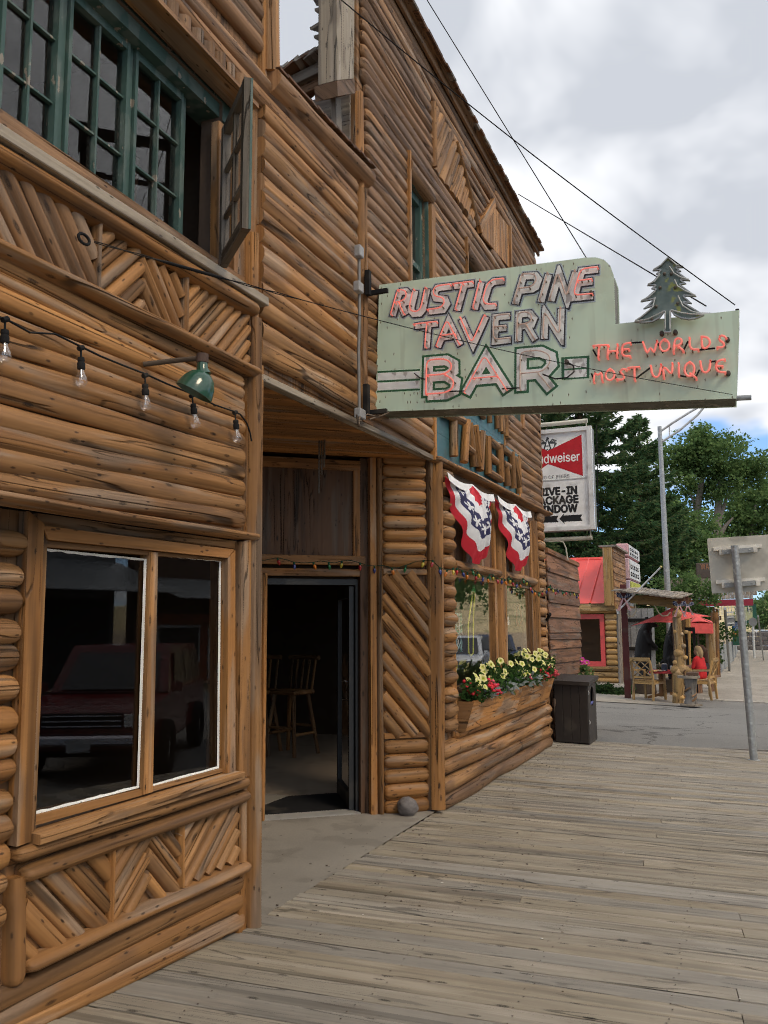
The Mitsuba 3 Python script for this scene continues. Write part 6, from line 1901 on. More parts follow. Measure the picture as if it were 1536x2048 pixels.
opening(cw, FCb, wl, w1_, w3_, w2_, 1.5)
ze = (-3.732, 2.214)[1]
zr_ = (-4.247, 3.74)[1]
xr = (-3.614, 3.078)[0]
panel(cab, FCb, rect(xc0, ztop, xc1 + .02, ze), .05, .22, 'pale', name='fascia_board')
nsl = 9
for k in range(nsl):
    xa, xb = xc0 + (xr - xc0) * k / nsl, xc0 + (xr - xc0) * (k + 1) / nsl
    m = M()
    th_ = .012
    prof_ = [(xa, 0), (xa + .03, .035), (xa + .06, 0), (xb, 0)]
    v = [(x, 25.36, ze + .02 + h) for x, h in prof_] + [(x, 28.2, zr_ + h) for x, h in prof_]
    m.add(v, [(i, i + 1, i + 5, i + 4) for i in range(3)], (0, 0))
    put(m.ply('roof_metal'), 'roof_sheet', cab)
m = M()
slab(m, [(xc0, 28.1, zr_ - .03), (xr, 28.1, zr_ - .03), (xr, 28.4, zr_ + .06), (xc0, 28.4, zr_ + .06)], .02, 'grey')
put(m.ply('roof_metal'), 'ridge_cap', cab)
xp0, xp1 = (-3.587, 3.041)[0], (-3.32, 3.034)[0]
zp1 = (-3.429, 3.845)[1]
FP = Frame((0, 25.3, 0), (1, 0))
panel(cab, FP, rect(xp0, ze - .05, xp1, zp1), -.1, .03, 'pale', name='parapet_board')
FPs = Frame((xp1, 0, 0), (0, 1))
yend = 28.13
zz = ze - .1
while zz < zp1 - .05:
    m = bx(M(), (xp1 + .01, (25.3 + yend) / 2, zz + .1), (.03, yend - 25.3, .205), np.array([[math.cos(.10), 0, -math.sin(.10)], [0, 1, 0], [math.sin(.10), 0, math.cos(.10)]]), bank='dark')
    put(m.ply('wood'), 'lap_board', cab)
    zz += .2
m = bx(M(), (xp1 - .12, (25.3 + yend) / 2, zp1 + .03), (.5, yend - 25.2, .05), bank='grey')
put(m.ply('wood'), 'parapet_cap', cab)
FSd = Frame((xc1, 0, 0), (0, 1))
panel(cab, FSd, rect(25.65, -.2, 30, ze), -.2, 0.0, 'dark', name='side_wall')

# tall box sign
tb_ = thing('stacked_box_sign', 'weathered pink and white box sign with faded black lettering above the cabin', 'sign')
YT = 28.4
xa, xb = (-3.605, 3.522)[0], (-3.215, 3.509)[0]
for k, (p0, p1, c1, c2) in enumerate((((-3.389, 4.208), (-3.406, 3.789), (.62, .36, .38), (.60, .62, .66)), ((-3.408, 3.741), (-3.435, 3.067), (.62, .42, .45), (.60, .63, .66)), ((-3.437, 3.035), (-3.451, 2.684), (.50, .42, .52), (.45, .48, .10)))):
    zt_, zb2 = p0[1], p1[1]
    put(bx(M(), ((xa + xb) / 2, YT + 1.6, (zt_ + zb2) / 2), (xb - xa, 3.2, zt_ - zb2), idx=pal(c1), ch=.03).ply('peel_paint'), 'box', tb_)
    m = M()
    v = [(xb + .012, YT + .06, zb2 + .03), (xb + .012, YT + 3.14, zb2 + .03), (xb + .012, YT + 3.14, zt_ - .03), (xb + .012, YT + .06, zt_ - .03)]
    put(m.add(v, [[0, 1, 2, 3]], (pal(c2) * 10., 0)).ply('paint'), 'face', tb_)
    if k < 2:
        for r_ in range(2 if k == 0 else 2):
            m = M()
            for q in range(5):
                yq = YT + .45 + q * .5
                hz = (zt_ - zb2) * .24
                zq = zb2 + (zt_ - zb2) * (.62 - .36 * r_)
                bx(m, (xb + .02, yq, zq), (.006, .30, hz * .8), idx=P_BLACK)
                bx(m, (xb + .024, yq + .03, zq), (.004, .12, hz * .35), idx=pal(c2))
            put(m.ply('matte'), 'faded_lettering', tb_)
put(tube(M(), [((xa + xb) / 2, YT + 1.5, -.3), ((xa + xb) / 2, YT + 1.5, (-3.451, 2.684)[1])], .12, 10).ply('galvanized'), 'post', tb_)

# ------------------------------------------------------------------ patio: pergola, burl post, umbrellas, furniture
per = thing('pergola', 'rustic shingled patio pergola with a heavy sawn beam and burled log post', 'pergola')
TL, TR, BR, BL = (-2.28, 2.294), (-1.267, 2.165), (-1.287, 1.981), (-2.256, 2.104)
FPg = Frame((0, 19.9, 0), (1, 0))
panel(per, FPg, [BL, BR, TR, TL], -.10, .02, 'pale', name='beam', label='broad sawn front beam')
panel(per, FPg, [(-1.485, 1.983), (-1.297, 1.97), (-1.294, 2.046), (-1.481, 2.06)], .02, .06, 'pale', name='beam_block')
xg0, xg1 = (-2.54, 2.332)[0], (-1.173, 2.175)[0]
zg = TL[1] + .02
for r_ in range(6):
    for k in range(12):
        x = xg0 + (xg1 - xg0) * (k + .5) / 12
        zl = (-2.54, 2.343)[1] + ((-1.174, 2.153)[1] - (-2.54, 2.343)[1]) * (k + .5) / 12
        m = bx(M(), (x, 19.75 + r_ * .75, zl + .05 + .015 * rng.random() + .035 * r_), (.19 + .03 * rng.random(), .95, .02), np.array([[1, 0, 0], [0, math.cos(.07), -math.sin(.07)], [0, math.sin(.07), math.cos(.07)]]), bank='grey')
        put(m.ply('wood'), 'shake', per)
zq = TL[1] - .02
for yy in (21.2, 22.6, 24.0):
    put(bx(M(), ((xg0 + xg1) / 2, yy, zq - .04), (xg1 - xg0, .12, .16), bank='dark').ply('wood'), 'rafter', per)
xs_ = (-2.482, 1.274)[0]
put(bx(M(), (xs_, 20.6, 1.25), (.13, .13, 2.6), idx=pal((.085, .018, .018))).ply('paint'), 'post', per, label='dark red square post')
bp = put(tube(M(), [(-1.36, 20, -0.067), (-1.337, 20, 0.211), (-1.3, 20, 0.532), (-1.264, 20, 0.855), (-1.285, 20, 1.286), (-1.3, 20, 1.612), (-1.297, 20, 1.895), (-1.293, 20, 1.982)], [.12, .12, .15, .105, .09, .095, .085, .05], 14, bank='pale').ply('wood', smooth=True), 'burl_post', per, label='peeled log post covered in round burls')
BURL = [(-1.286, 19.95, 1.851), (-1.295, 19.95, 1.007), (-1.335, 19.95, 1.471), (-1.185, 19.95, 1.158), (-1.367, 19.95, 0.802), (-1.155, 19.95, 0.911), (-1.23, 19.95, 0.643), (-1.364, 19.95, 0.641), (-1.189, 19.95, 0.644), (-1.118, 19.95, 1.46), (-1.305, 19.95, 0.589), (-1.203, 19.95, 1.417), (-1.39, 19.95, 0.107), (-1.29, 19.95, 0.056)]
for k, (p_, r_) in enumerate(zip(BURL, (.10, .10, .05, .055, .06, .05, .13, .12, .11, .05, .13, .04, .08, .07))):
    put(ball(M(), p_, r_, 0, 3, (1, .9, .9), .12, k, uv=(woff('pale'), 1.3)).ply('wood', smooth=True), 'burl', per)
put(tube(M(), [(-1.3, 23.4, -0.276), (-1.322, 23.4, 0.721), (-1.28, 23.4, 1.832)], [.11, .1, .1], 12, bank='pale').ply('wood', smooth=40), 'back_post', per)
put(tube(M(), [(-0.812, 25, -0.024), (-0.775, 25, 1.651)], .13, 12, bank='pale').ply('wood', smooth=40), 'back_post', per)
put(tube(M(), [(-0.768, 28, 0.073), (-0.725, 28, 1.966)], .12, 12, bank='orange').ply('wood', smooth=40), 'back_post', per)
for l in ([(-2.153, 19.85, 2.102), (-2.139, 19.85, 1.925), (-2.208, 19.85, 1.815), (-2.295, 19.85, 1.805), (-2.335, 19.85, 1.883)], [(-1.741, 19.85, 2.041), (-1.653, 19.85, 1.875), (-1.583, 19.85, 1.809), (-1.478, 19.85, 1.819), (-1.412, 19.85, 1.895)]):
    l = np.array(LineString(l).segmentize(.05).coords)
    put(tube(M(), l, .014, 6, pal((.55, .47, .33))).ply('matte', smooth=True), 'rope', per)
# flag pole and patriotic bows
fp_ = thing('flag_pole', 'white angled flag pole fixed to the pergola corner', 'flag pole')
put(tube(M(), [(-2.496, 19.6, 1.926), (-1.514, 19.2, 2.843)], .018, 10, pal((.72, .72, .70))).ply('gloss_paint', smooth=40), 'pole', fp_)
put(lathe(M(), (-1.514, 19.2, 2.843), [(0, -.03), (.03, 0), (0, .03)], (0, 0, 1), 10, pal((.6, .5, .15))).ply('gloss_paint', smooth=True), 'finial', fp_)
put(tube(M(), [(-2.518, 19.7, 1.971), (-2.501, 19.7, 1.861)], .03, 8, pal((.6, .6, .58))).ply('paint', smooth=40), 'socket', fp_)


def ribbon_color(p, n, uv):
    s = uv.x - 5 * dr.floor(uv.x / 5)
    st = dr.select((uv.y * 6 - dr.floor(uv.y * 6)) < .5, 1., 0.)
    red = mix((.60, .60, .60), (.50, .03, .045), st)
    f1_, f2_, kr = voronoi(uv.x * 22, uv.y * 9)
    blue = mix((.025, .03, .085), (.6, .6, .6), dr.select(f1_ < .22, 1., 0.))
    return dr.select(s > .5, red, blue)


scene['ribbon'] = two({'type': 'principled', 'base_color': proc(ribbon_color), 'roughness': .7})


def bow(label, c, size):
    key = thing('patriotic_bow', label, 'ribbon bow', 'star spangled bows on the pergola')
    c = np.array(c)
    for s in (-1, 1):
        n = 14
        v, uv = [], []
        for i in range(n):
            t = i / (n - 1)
            x = s * size * (.05 + .55 * math.sin(math.pi * t) * 1)
            z_ = size * (.05 + .5 * t * (1 - .3 * t))
            for w_ in (-1, 1):
                v.append(c + [x + .10 * s * size * math.cos(math.pi * t), w_ * size * .14 + .06, z_ * .9 * (1 - .8 * (t > .8)) + .02 * w_])
                uv.append((t * .4, w_ * .5 + .5))
        k = np.arange(n - 1) * 2
        put(M().add(v, np.stack([k, k + 1, k + 3, k + 2], 1), np.array(uv)).ply('ribbon', smooth=True), 'loop', key)
        v, uv = [], []
        for i in range(8):
            t = i / 7
            for w_ in (-1, 1):
                v.append(c + [s * size * (.06 + .42 * t) + w_ * size * .13 * (.4 + .6 * t), -.05 - .02 * math.sin(5 * t), -size * 1.05 * t])
                uv.append((1 + t * .4, w_ * .5 + .5))
        k = np.arange(7) * 2
        put(M().add(v, np.stack([k, k + 1, k + 3, k + 2], 1), np.array(uv)).ply('ribbon', smooth=True), 'tail', key)
        # the filled front of each loop
        m = M()
        pts_ = [(0, 0), (.25, .42), (.55, .50), (.62, .30), (.40, .04)]
        m.add([c + [s * size * x, -.04, size * z_] for x, z_ in pts_], [(0, i, i + 1) for i in range(1, 4)], np.array([(.1 + .3 * x, z_) for x, z_ in pts_]))
        put(m.ply('ribbon'), 'loop_front', key)


bow('blue starred bow with striped tails under the cabin end of the pergola', (-2.344, 19.5, 2.206), .26)
bow('blue starred bow with striped tails at the burl post end of the pergola', (-1.198, 19.5, 2.016), .22)
bow('small blue starred bow hanging at the far side of the pergola', (-1.084, 20.6, 2.034), .20)
UMB = pal((.60, .095, .090))


def umbrella(label, apex, tips, base_z, val):
    key = thing('patio_umbrella', label, 'umbrella', 'red patio umbrellas')
    apex = np.array(apex)
    tips = [np.array(t_) for t_ in tips]
    m = M()
    n = 8
    for a, b in zip(tips, tips[1:] + tips[:1]):
        v = []
        for i in range(n):
            t = i / (n - 1)
            for j in range(n):
                q = j / (n - 1)
                p = apex + ((a * (1 - q) + b * q) - apex) * t
                p = p - [0, 0, .10 * math.sin(math.pi * q) * t * 0 + .015 * math.sin(math.pi * t) - .05 * t * math.sin(math.pi * q)]
                v.append(p)
        i, j = np.meshgrid(np.arange(n - 1), np.arange(n - 1), indexing='ij')
        k = (i * n + j).ravel()
        m.add(v, np.stack([k, k + 1, k + n + 1, k + n], 1), (UMB * 10., 0))
    put(m.ply('matte', smooth=True), 'canopy', key)
    if val:
        m = M()
        for a, b in zip(tips, tips[1:] + tips[:1]):
            m.add([a, b, b - [0, 0, val], a - [0, 0, val]], [[0, 1, 2, 3]], (UMB * 10., 0))
        put(m.ply('matte'), 'valance', key)
    put(tube(M(), [(apex[0], apex[1], base_z), apex + [0, 0, .06]], .022, 8, pal((.10, .07, .05))).ply('paint', smooth=40), 'pole', key)
    for a in tips:
        put(tube(M(), [apex - [0, 0, .02], a], .009, 5, pal((.10, .07, .05))).ply('paint'), 'rib', key)


umbrella('red patio umbrella with wide tips beside the burl post', (-1.54, 22.2, 2.02), [(-2.415, 21.2, 1.592), (-1.388, 20.4, 1.656), (-0.647, 22.2, 1.806), (-1.684, 23.4, 1.785)], -.05, 0)
umbrella('faded red patio umbrella with a valance behind the first one', (-1.078, 24.6, 1.866), [(-1.239, 23.6, 1.654), (-0.678, 24.2, 1.638), (-0.805, 26, 1.679), (-1.394, 25.6, 1.697)], -.05, .26)


def arm_chair(label, pos, yaw):
    """A teak armchair with a lattice back; it faces local +y."""
    key = thing('patio_chair', label, 'armchair', 'teak patio armchairs')
    R, o = rotz(yaw), np.array(pos)
    W = lambda x, y, z: o + R @ np.array([x, y, z])

    def bar(p, q, w, th, name):
        p, q = np.array(p, float), np.array(q, float)
        c = (p + q) / 2
        d = nrm(q - p)
        up = (0, 1, 0) if abs(d[2]) > .9 else (0, 0, 1)
        Rr = axes(d, up)
        put(bx(M(), W(*c), (w, np.linalg.norm(q - p), th), R @ Rr, bank='pale', ch=.004).ply('wood'), name, key)

    for s in (-1, 1):
        bar((s * .25, .22, 0), (s * .25, .20, .62), .045, .05, 'front_leg')
        bar((s * .25, -.26, 0), (s * .25, -.22, .46), .045, .05, 'rear_leg')
        bar((s * .25, -.22, .46), (s * .24, -.32, .88), .045, .04, 'back_post')
        bar((s * .27, .26, .635), (s * .27, -.26, .65), .06, .03, 'arm')
        bar((s * .25, .20, .38), (s * .25, -.23, .38), .03, .06, 'side_rail')
    bar((-.25, .21, .38), (.25, .21, .38), .03, .06, 'front_rail')
    bar((-.25, -.23, .38), (.25, -.23, .38), .03, .06, 'rear_rail')
    for k in range(6):
        bar((-.24, -.19 + k * .078, .425), (.24, -.19 + k * .078, .425), .06, .018, 'seat_slat')
    bar((-.25, -.325, .89), (.25, -.325, .89), .03, .08, 'top_rail')
    bar((-.23, -.235, .50), (.23, -.235, .50), .03, .05, 'lower_rail')
    yb = lambda z_: -.225 - (z_ - .46) * .238
    for p, q in (((-.22, .52), (.22, .85)), ((.22, .52), (-.22, .85)), ((-.22, .66), (.0, .85)), ((.22, .66), (.0, .85)), ((-.22, .70), (.0, .52)), ((.22, .70), (.0, .52))):
        bar((p[0], yb(p[1]), p[1]), (q[0], yb(q[1]), q[1]), .022, .016, 'lattice_bar')


g1 = (-1.944, 20.138, -0.03)
arm_chair('teak armchair with its lattice back to the street beside the cabin', (g1[0] - .02, g1[1] + .12, g1[2] - .0), -28)
g2 = (-0.855, 20.961, -0.067)
arm_chair('teak armchair turned to the table on the pavement side of the burl post', (g2[0] - .05, g2[1] + .22, g2[2] + .0), 78)
tbl = thing('patio_table', 'red-topped wooden patio table on arched feet', 'table')
tc = np.array((-1.58, 20.3, 0.577))
tz = tc[2]
put(bx(M(), (tc[0], tc[1] + .1, tz), (.72, .80, .05), idx=pal((.36, .035, .040)), ch=.01).ply('gloss_paint'), 'top', tbl)
for s in (-1, 1):
    put(bx(M(), (tc[0] + s * .14, tc[1] + .1, tz / 2), (.11, .06, tz - .06), bank='orange').ply('wood'), 'leg', tbl)
    put(bx(M(), (tc[0] + s * .24, tc[1] + .1, .06), (.42, .07, .06), np.array([[math.cos(.25), 0, s * math.sin(.25)], [0, 1, 0], [-s * math.sin(.25), 0, math.cos(.25)]]), bank='orange').ply('wood'), 'foot', tbl)
ti = [('napkin_holder', 'dark napkin holder on the patio table', 'napkin holder', -.04, (.13, .10, .15), (.03, .035, .06)), ('salt_shaker', 'white salt shaker on the patio table beside the dark holder', 'shaker', .10, (.05, .05, .11), (.6, .6, .58))]
for nm, lb, ct_, dx, sz, rgb in ti:
    t_ = thing(nm, lb, ct_)
    put(bx(M(), (tc[0] + dx, tc[1] - .1, tz + .027 + sz[2] / 2), sz, idx=pal(rgb), ch=.012).ply('gloss_paint'), 'body', t_)
    put(bx(M(), (tc[0] + dx, tc[1] - .1, tz + .03 + sz[2]), (sz[0] * .8, sz[1] * .8, .02), idx=pal((.35, .35, .36))).ply('gloss_paint'), 'lid', t_)
t_ = thing('sauce_bottle', 'small amber sauce bottle on the patio table', 'bottle')
put(lathe(M(), (tc[0] + .15, tc[1] - .05, tz + .026), [(.0, 0), (.028, .002), (.028, .09), (.011, .12), (.011, .15)], (0, 0, 1), 12, pal((.16, .05, .02))).ply('gloss_paint', smooth=35), 'glass', t_)
put(lathe(M(), (tc[0] + .15, tc[1] - .05, tz + .17), [(.013, 0), (.013, .025), (0, .026)], (0, 0, 1), 10, pal((.5, .08, .05))).ply('gloss_paint', smooth=35), 'cap', t_)
t_ = thing('plate', 'white plate on the red patio table', 'plate')
put(lathe(M(), (tc[0] - .12, tc[1] - .22, tz + .026), [(0, .004), (.08, .004), (.12, .02), (.115, .024), (.08, .010), (0, .010)], (0, 0, 1), 20, pal((.65, .65, .63))).ply('gloss_paint', smooth=True), 'dish', t_)
# burl stand: twisted trunk with a slab top
sd = thing('burl_stand', 'rough log pedestal with a live-edge slab top at the driveway edge', 'stand')
sg = np.array((-1.059, 19.315, -0.052))
g = np.random.default_rng(5)
zt_ = (-1.022, 0.56)[1]
zz_ = np.linspace(sg[2] + .03, zt_ - .05, 9)
put(tube(M(), [(sg[0] + .02 * math.sin(4 * z_), sg[1] + .02 * math.cos(5 * z_), z_) for z_ in zz_], [.13, .12, .105, .12, .10, .105, .12, .13, .14], 14, bank='grey').ply('wood', smooth=True), 'trunk', sd)
for k in range(7):
    a = g.uniform(0, 6.28)
    z_ = sg[2] + .1 + .09 * k
    put(tube(M(), [(sg[0] + .11 * math.cos(a + q), sg[1] + .11 * math.sin(a + q), z_ + .06 * q) for q in np.linspace(0, 1.6, 6)], .018, 6, bank='dark').ply('wood', smooth=True), 'root', sd)


def wany(mesh, c, rx, ry, th, bank, seed):
    n = 40
    a = np.linspace(0, 2 * np.pi, n, endpoint=False)
    r_ = 1 + .22 * (meshkit.fbm(np.stack([np.cos(a) * 1.5 + seed, np.sin(a) * 1.5, a * 0], 1), 3) - .5) * 2
    poly = Polygon(np.stack([rx * r_ * np.cos(a), ry * r_ * np.sin(a)], 1))
    t_ = trimesh.creation.extrude_polygon(poly, th, engine='earcut')
    v = np.array(t_.vertices)[np.array(t_.faces).ravel()]
    return mesh.add(v + c, np.arange(len(v)).reshape(-1, 3), np.stack([v[:, 0] + woff(bank), v[:, 1] + v[:, 2] + 2], 1))


put(wany(M(), (sg[0] - .02, sg[1], zt_ - .05), .24, .22, .05, 'grey', 2).ply('wood'), 'slab_top', sd)
put(wany(M(), (sg[0], sg[1], sg[2]), .23, .20, .03, 'grey', 5).ply('wood'), 'slab_foot', sd)
t_ = thing('clam_box', 'brown takeaway box on the slab top of the log pedestal', 'box')
put(bx(M(), (sg[0] + .06, sg[1] + .05, zt_ + .035), (.24, .18, .07), idx=pal((.10, .06, .04)), ch=.01).ply('paint'), 'body', t_)

# ------------------------------------------------------------------ figures
import manifold3d as mf


def hull(*balls):
    """The convex hull of spheres (x, y, z, r)."""
    return mf.Manifold.batch_hull([mf.Manifold.sphere(b[3], 20).translate(list(map(float, b[:3]))) for b in balls])


def body_mesh(parts, fine=.03, rounds=6):
    m = mf.Manifold.batch_boolean(parts, mf.OpType.Add).refine_to_length(fine).to_mesh()
    t_ = trimesh.Trimesh(m.vert_properties[:, :3], m.tri_verts, process=True)
    trimesh.smoothing.filter_taubin(t_, .5, .53, rounds)
    return np.array(t_.vertices), np.array(t_.faces)


def place_m(vf, o, yaw, k, idx):
    v, f = vf
    return M().add(v @ rotz(yaw).T * k + np.array(o), f, (idx * 10., 0))


def sitting(label, pos, yaw, shirt, trousers, hair, long_hair, k=0.88):
    """A seated figure facing local +y; pos is the ground point under the hips."""
    key = thing('person', label, 'person')
    sk = pal((.42, .25, .17))
    sh = [hull((-.10, 0, .52, .12), (.10, 0, .52, .12), (-.09, -.02, .72, .11), (.09, -.02, .72, .11)), hull((-.09, -.02, .72, .11), (.09, -.02, .72, .11), (-.14, .02, .95, .075), (.14, .02, .95, .075)), hull((-.15, .02, .96, .06), (.15, .02, .96, .06), (0, .03, 1.02, .06))]
    for s in (-1, 1):
        sh.append(hull((s * .18, .02, .95, .062), (s * .22, .08, .74, .048)))
    put(place_m(body_mesh(sh), pos, yaw, k, pal(shirt)).ply('matte', smooth=True), 'shirt', key)
    sk_parts = [hull((0, .03, 1.0, .05), (0, .05, 1.10, .05)), hull((0, .05, 1.17, .085), (0, .085, 1.13, .062), (0, .03, 1.20, .09)), hull((0, .155, 1.15, .014), (0, .145, 1.18, .010)), hull((-.088, .045, 1.15, .018), (-.09, .04, 1.17, .018)), hull((.088, .045, 1.15, .018), (.09, .04, 1.17, .018)), hull((0, .125, 1.105, .022), (0, .10, 1.09, .03))]
    for s in (-1, 1):
        sk_parts += [hull((s * .22, .08, .75, .042), (s * .16, .30, .76, .032)), hull((s * .16, .30, .76, .030), (s * .14, .37, .765, .034))]
        for q in range(4):
            sk_parts.append(hull((s * .14 + (q - 1.5) * .019, .385, .765, .009), (s * .14 + (q - 1.5) * .020, .43 - .004 * abs(q - 1.5), .758, .008), (s * .14 + (q - 1.5) * .020, .445, .745, .007)))
        sk_parts.append(hull((s * .14 - s * .03, .36, .77, .011), (s * .14 - s * .055, .405, .765, .009)))
    put(place_m(body_mesh(sk_parts, .02, 3), pos, yaw, k, sk).ply('matte', smooth=True), 'body', key)
    leg = []
    for s in (-1, 1):
        leg += [hull((s * .09, .0, .50, .105), (s * .12, .42, .50, .068)), hull((s * .12, .42, .50, .066), (s * .13, .40, .12, .046))]
    put(place_m(body_mesh(leg), pos, yaw, k, pal(trousers)).ply('matte', smooth=True), 'trousers', key)
    sho = [hull((s * .13, .38, .05, .05), (s * .135, .54, .04, .038)) for s in (-1, 1)]
    put(place_m(body_mesh(sho), pos, yaw, k, P_BLACK).ply('matte', smooth=True), 'shoes', key)
    hr = [hull((0, .03, 1.22, .098), (0, .0, 1.17, .095), (0, .055, 1.245, .075))]
    if long_hair:
        hr += [hull((0, -.03, 1.15, .10), (-.05, -.07, .86, .07), (.06, -.07, .84, .06)), hull((-.07, .02, 1.15, .05), (-.10, -.02, .90, .04)), hull((.07, .02, 1.15, .05), (.10, -.02, .90, .04))]
    else:
        hr += [hull((0, -.02, 1.14, .088), (0, -.05, 1.03, .05)), hull((-.07, .02, 1.14, .04), (-.07, .0, 1.05, .03)), hull((.07, .02, 1.14, .04), (.07, .0, 1.05, .03))]
    put(place_m(body_mesh(hr), pos, yaw, k, pal(hair)).ply('matte', smooth=True), 'hair', key)
    return key


p_ = np.array((-0.968, 22.2, 0.158))
sitting('person in a red shirt with short fair hair seated at the patio', (p_[0], 22.2, -.05), 62, (.52, .03, .035), (.03, .04, .08), (.34, .25, .14), False)
st_ = thing('patio_stool', 'wooden patio seat under the person in red', 'chair')
put(bx(M(), (p_[0], 22.2, .305), (.46, .46, .05), rotz(62), bank='pale').ply('wood'), 'seat', st_)
for sx in (-1, 1):
    for sy in (-1, 1):
        put(bx(M(), (p_[0] + .19 * sx, 22.2 + .19 * sy, .11), (.045, .045, .36), bank='pale').ply('wood'), 'leg', st_)
p2 = np.array((-0.822, 23.6, 0.156))
sitting('person in a dark top with long dark hair seated farther along the patio', (p2[0] - .12, 23.6, -.06), 70, (.03, .022, .030), (.05, .05, .06), (.055, .025, .018), True)
bn2 = thing('patio_bench', 'brown patio bench under the long haired person', 'bench')
put(bx(M(), (p2[0] - .1, 23.6, .30), (1.0, .42, .05), rotz(70), bank='lap').ply('wood'), 'seat', bn2)
for s in (-1, 1):
    put(bx(M(), (p2[0] - .1 + .15 * s, 23.6 + .40 * s, .10), (.08, .3, .36), rotz(-20), bank='lap').ply('wood'), 'leg', bn2)


def bear(label, pos, yaw, h, lean):
    """A carved black bear standing on its hind legs, facing local +y."""
    key = thing('bear_carving', label, 'statue', 'carved black bears on the patio')
    k = h / 1.75
    L = lambda x, y, z, r: (x * k, (y + lean * z) * k, z * k, r * k)
    parts = [hull(L(0, 0, .62, .23), L(0, .02, .95, .22), L(0, .03, .45, .20)), hull(L(0, .02, .95, .22), L(0, .06, 1.25, .19)), hull(L(0, .06, 1.25, .17), L(0, .12, 1.45, .13)),
             hull(L(0, .14, 1.53, .135), L(0, .20, 1.50, .10)), hull(L(0, .22, 1.50, .08), L(0, .36, 1.46, .048)), hull(L(-.10, .10, 1.63, .045), L(-.105, .10, 1.67, .035)), hull(L(.10, .10, 1.63, .045), L(.105, .10, 1.67, .035)), hull(L(0, -.2, .55, .06), L(0, -.27, .50, .04))]
    for s in (-1, 1):
        parts += [hull(L(s * .15, .05, .60, .14), L(s * .18, .10, .34, .11)), hull(L(s * .18, .10, .34, .10), L(s * .17, .0, .12, .075)), hull(L(s * .17, .0, .06, .07), L(s * .17, .18, .05, .06)),
                  hull(L(s * .19, .08, 1.25, .095), L(s * .23, .16, 1.02, .075)), hull(L(s * .23, .16, 1.02, .07), L(s * .18, .30, .90, .055)), hull(L(s * .18, .30, .90, .055), L(s * .17, .34, .86, .045))]
    put(place_m(body_mesh(parts, .04 * k, 5), pos, yaw, 1, P_BLACK).ply('fur', smooth=True), 'body', key)
    put(place_m(body_mesh([hull(L(0, .34, 1.47, .045), L(0, .40, 1.455, .035))], .02, 2), pos, yaw, 1, pal((.13, .085, .05))).ply('matte', smooth=True), 'muzzle', key)
    put(lathe(M(), (pos[0], pos[1], pos[2] - .34), [(0, .34), (.30, .34), (.33, 0)], (0, 0, 1), 14, pal((.06, .045, .035))).ply('matte', smooth=35), 'base', key)


b1 = (-2.259, 0.537)
bear('tall black carved bear standing behind the near patio chair', (b1[0] - .06, 22.3, .30), -75, 1.55, .05)
b2 = (-1.755, 0.475)
bear('black carved bear standing behind the burl post', (b2[0] + .05, 23.2, .25), -95, 1.45, .0)
bb = thing('black_frame', 'black metal frame stand behind the seated person in red', 'stand')
pp_ = (-1.19, 22.9, 1.172)
for s, nm in ((-.09, 'post'), (.09, 'post')):
    put(bx(M(), (pp_[0] + s, 22.9, .75), (.06, .06, 1.6), idx=P_BLACK).ply('matte'), nm, bb)
put(bx(M(), (pp_[0], 22.9, 1.5), (.24, .06, .10), idx=P_BLACK).ply('matte'), 'top_bar', bb)
# ================================================================== vegetation
SPR = [(0.065, 0.134, 0.060), (0.090, 0.168, 0.073), (0.053, 0.109, 0.051), (0.121, 0.190, 0.073), (0.143, 0.178, 0.081)]
DEC = [(0.126, 0.215, 0.075), (0.159, 0.247, 0.088), (0.098, 0.175, 0.061), (0.191, 0.280, 0.101), (0.143, 0.224, 0.091)]


def shoots(mesh, c, d, size, wid, cols, g):
    """Flat tapering needle shoots at c pointing along d."""
    n = len(c)
    d = d / np.linalg.norm(d, axis=1, keepdims=True)
    s = np.cross(d, g.normal(size=(n, 3)))
    s /= np.linalg.norm(s, axis=1, keepdims=True)
    L = size * g.uniform(.6, 1.3, (n, 1))
    W = wid * g.uniform(.7, 1.3, (n, 1))
    v = np.stack([c - s * W * .5, c + s * W * .5, c + d * L * .6 + s * W * .45, c + d * L, c + d * L * .6 - s * W * .45], 1).reshape(-1, 3)
    k = np.arange(n) * 5
    f = np.vstack([np.stack([k, k + 1, k + 2], 1), np.stack([k, k + 2, k + 4], 1), np.stack([k + 4, k + 2, k + 3], 1)])
    col = np.repeat(np.array(cols)[g.integers(0, len(cols), n)] * g.uniform(.75, 1.3, (n, 1)), 5, 0)
    mesh.add(v, f, col=col)


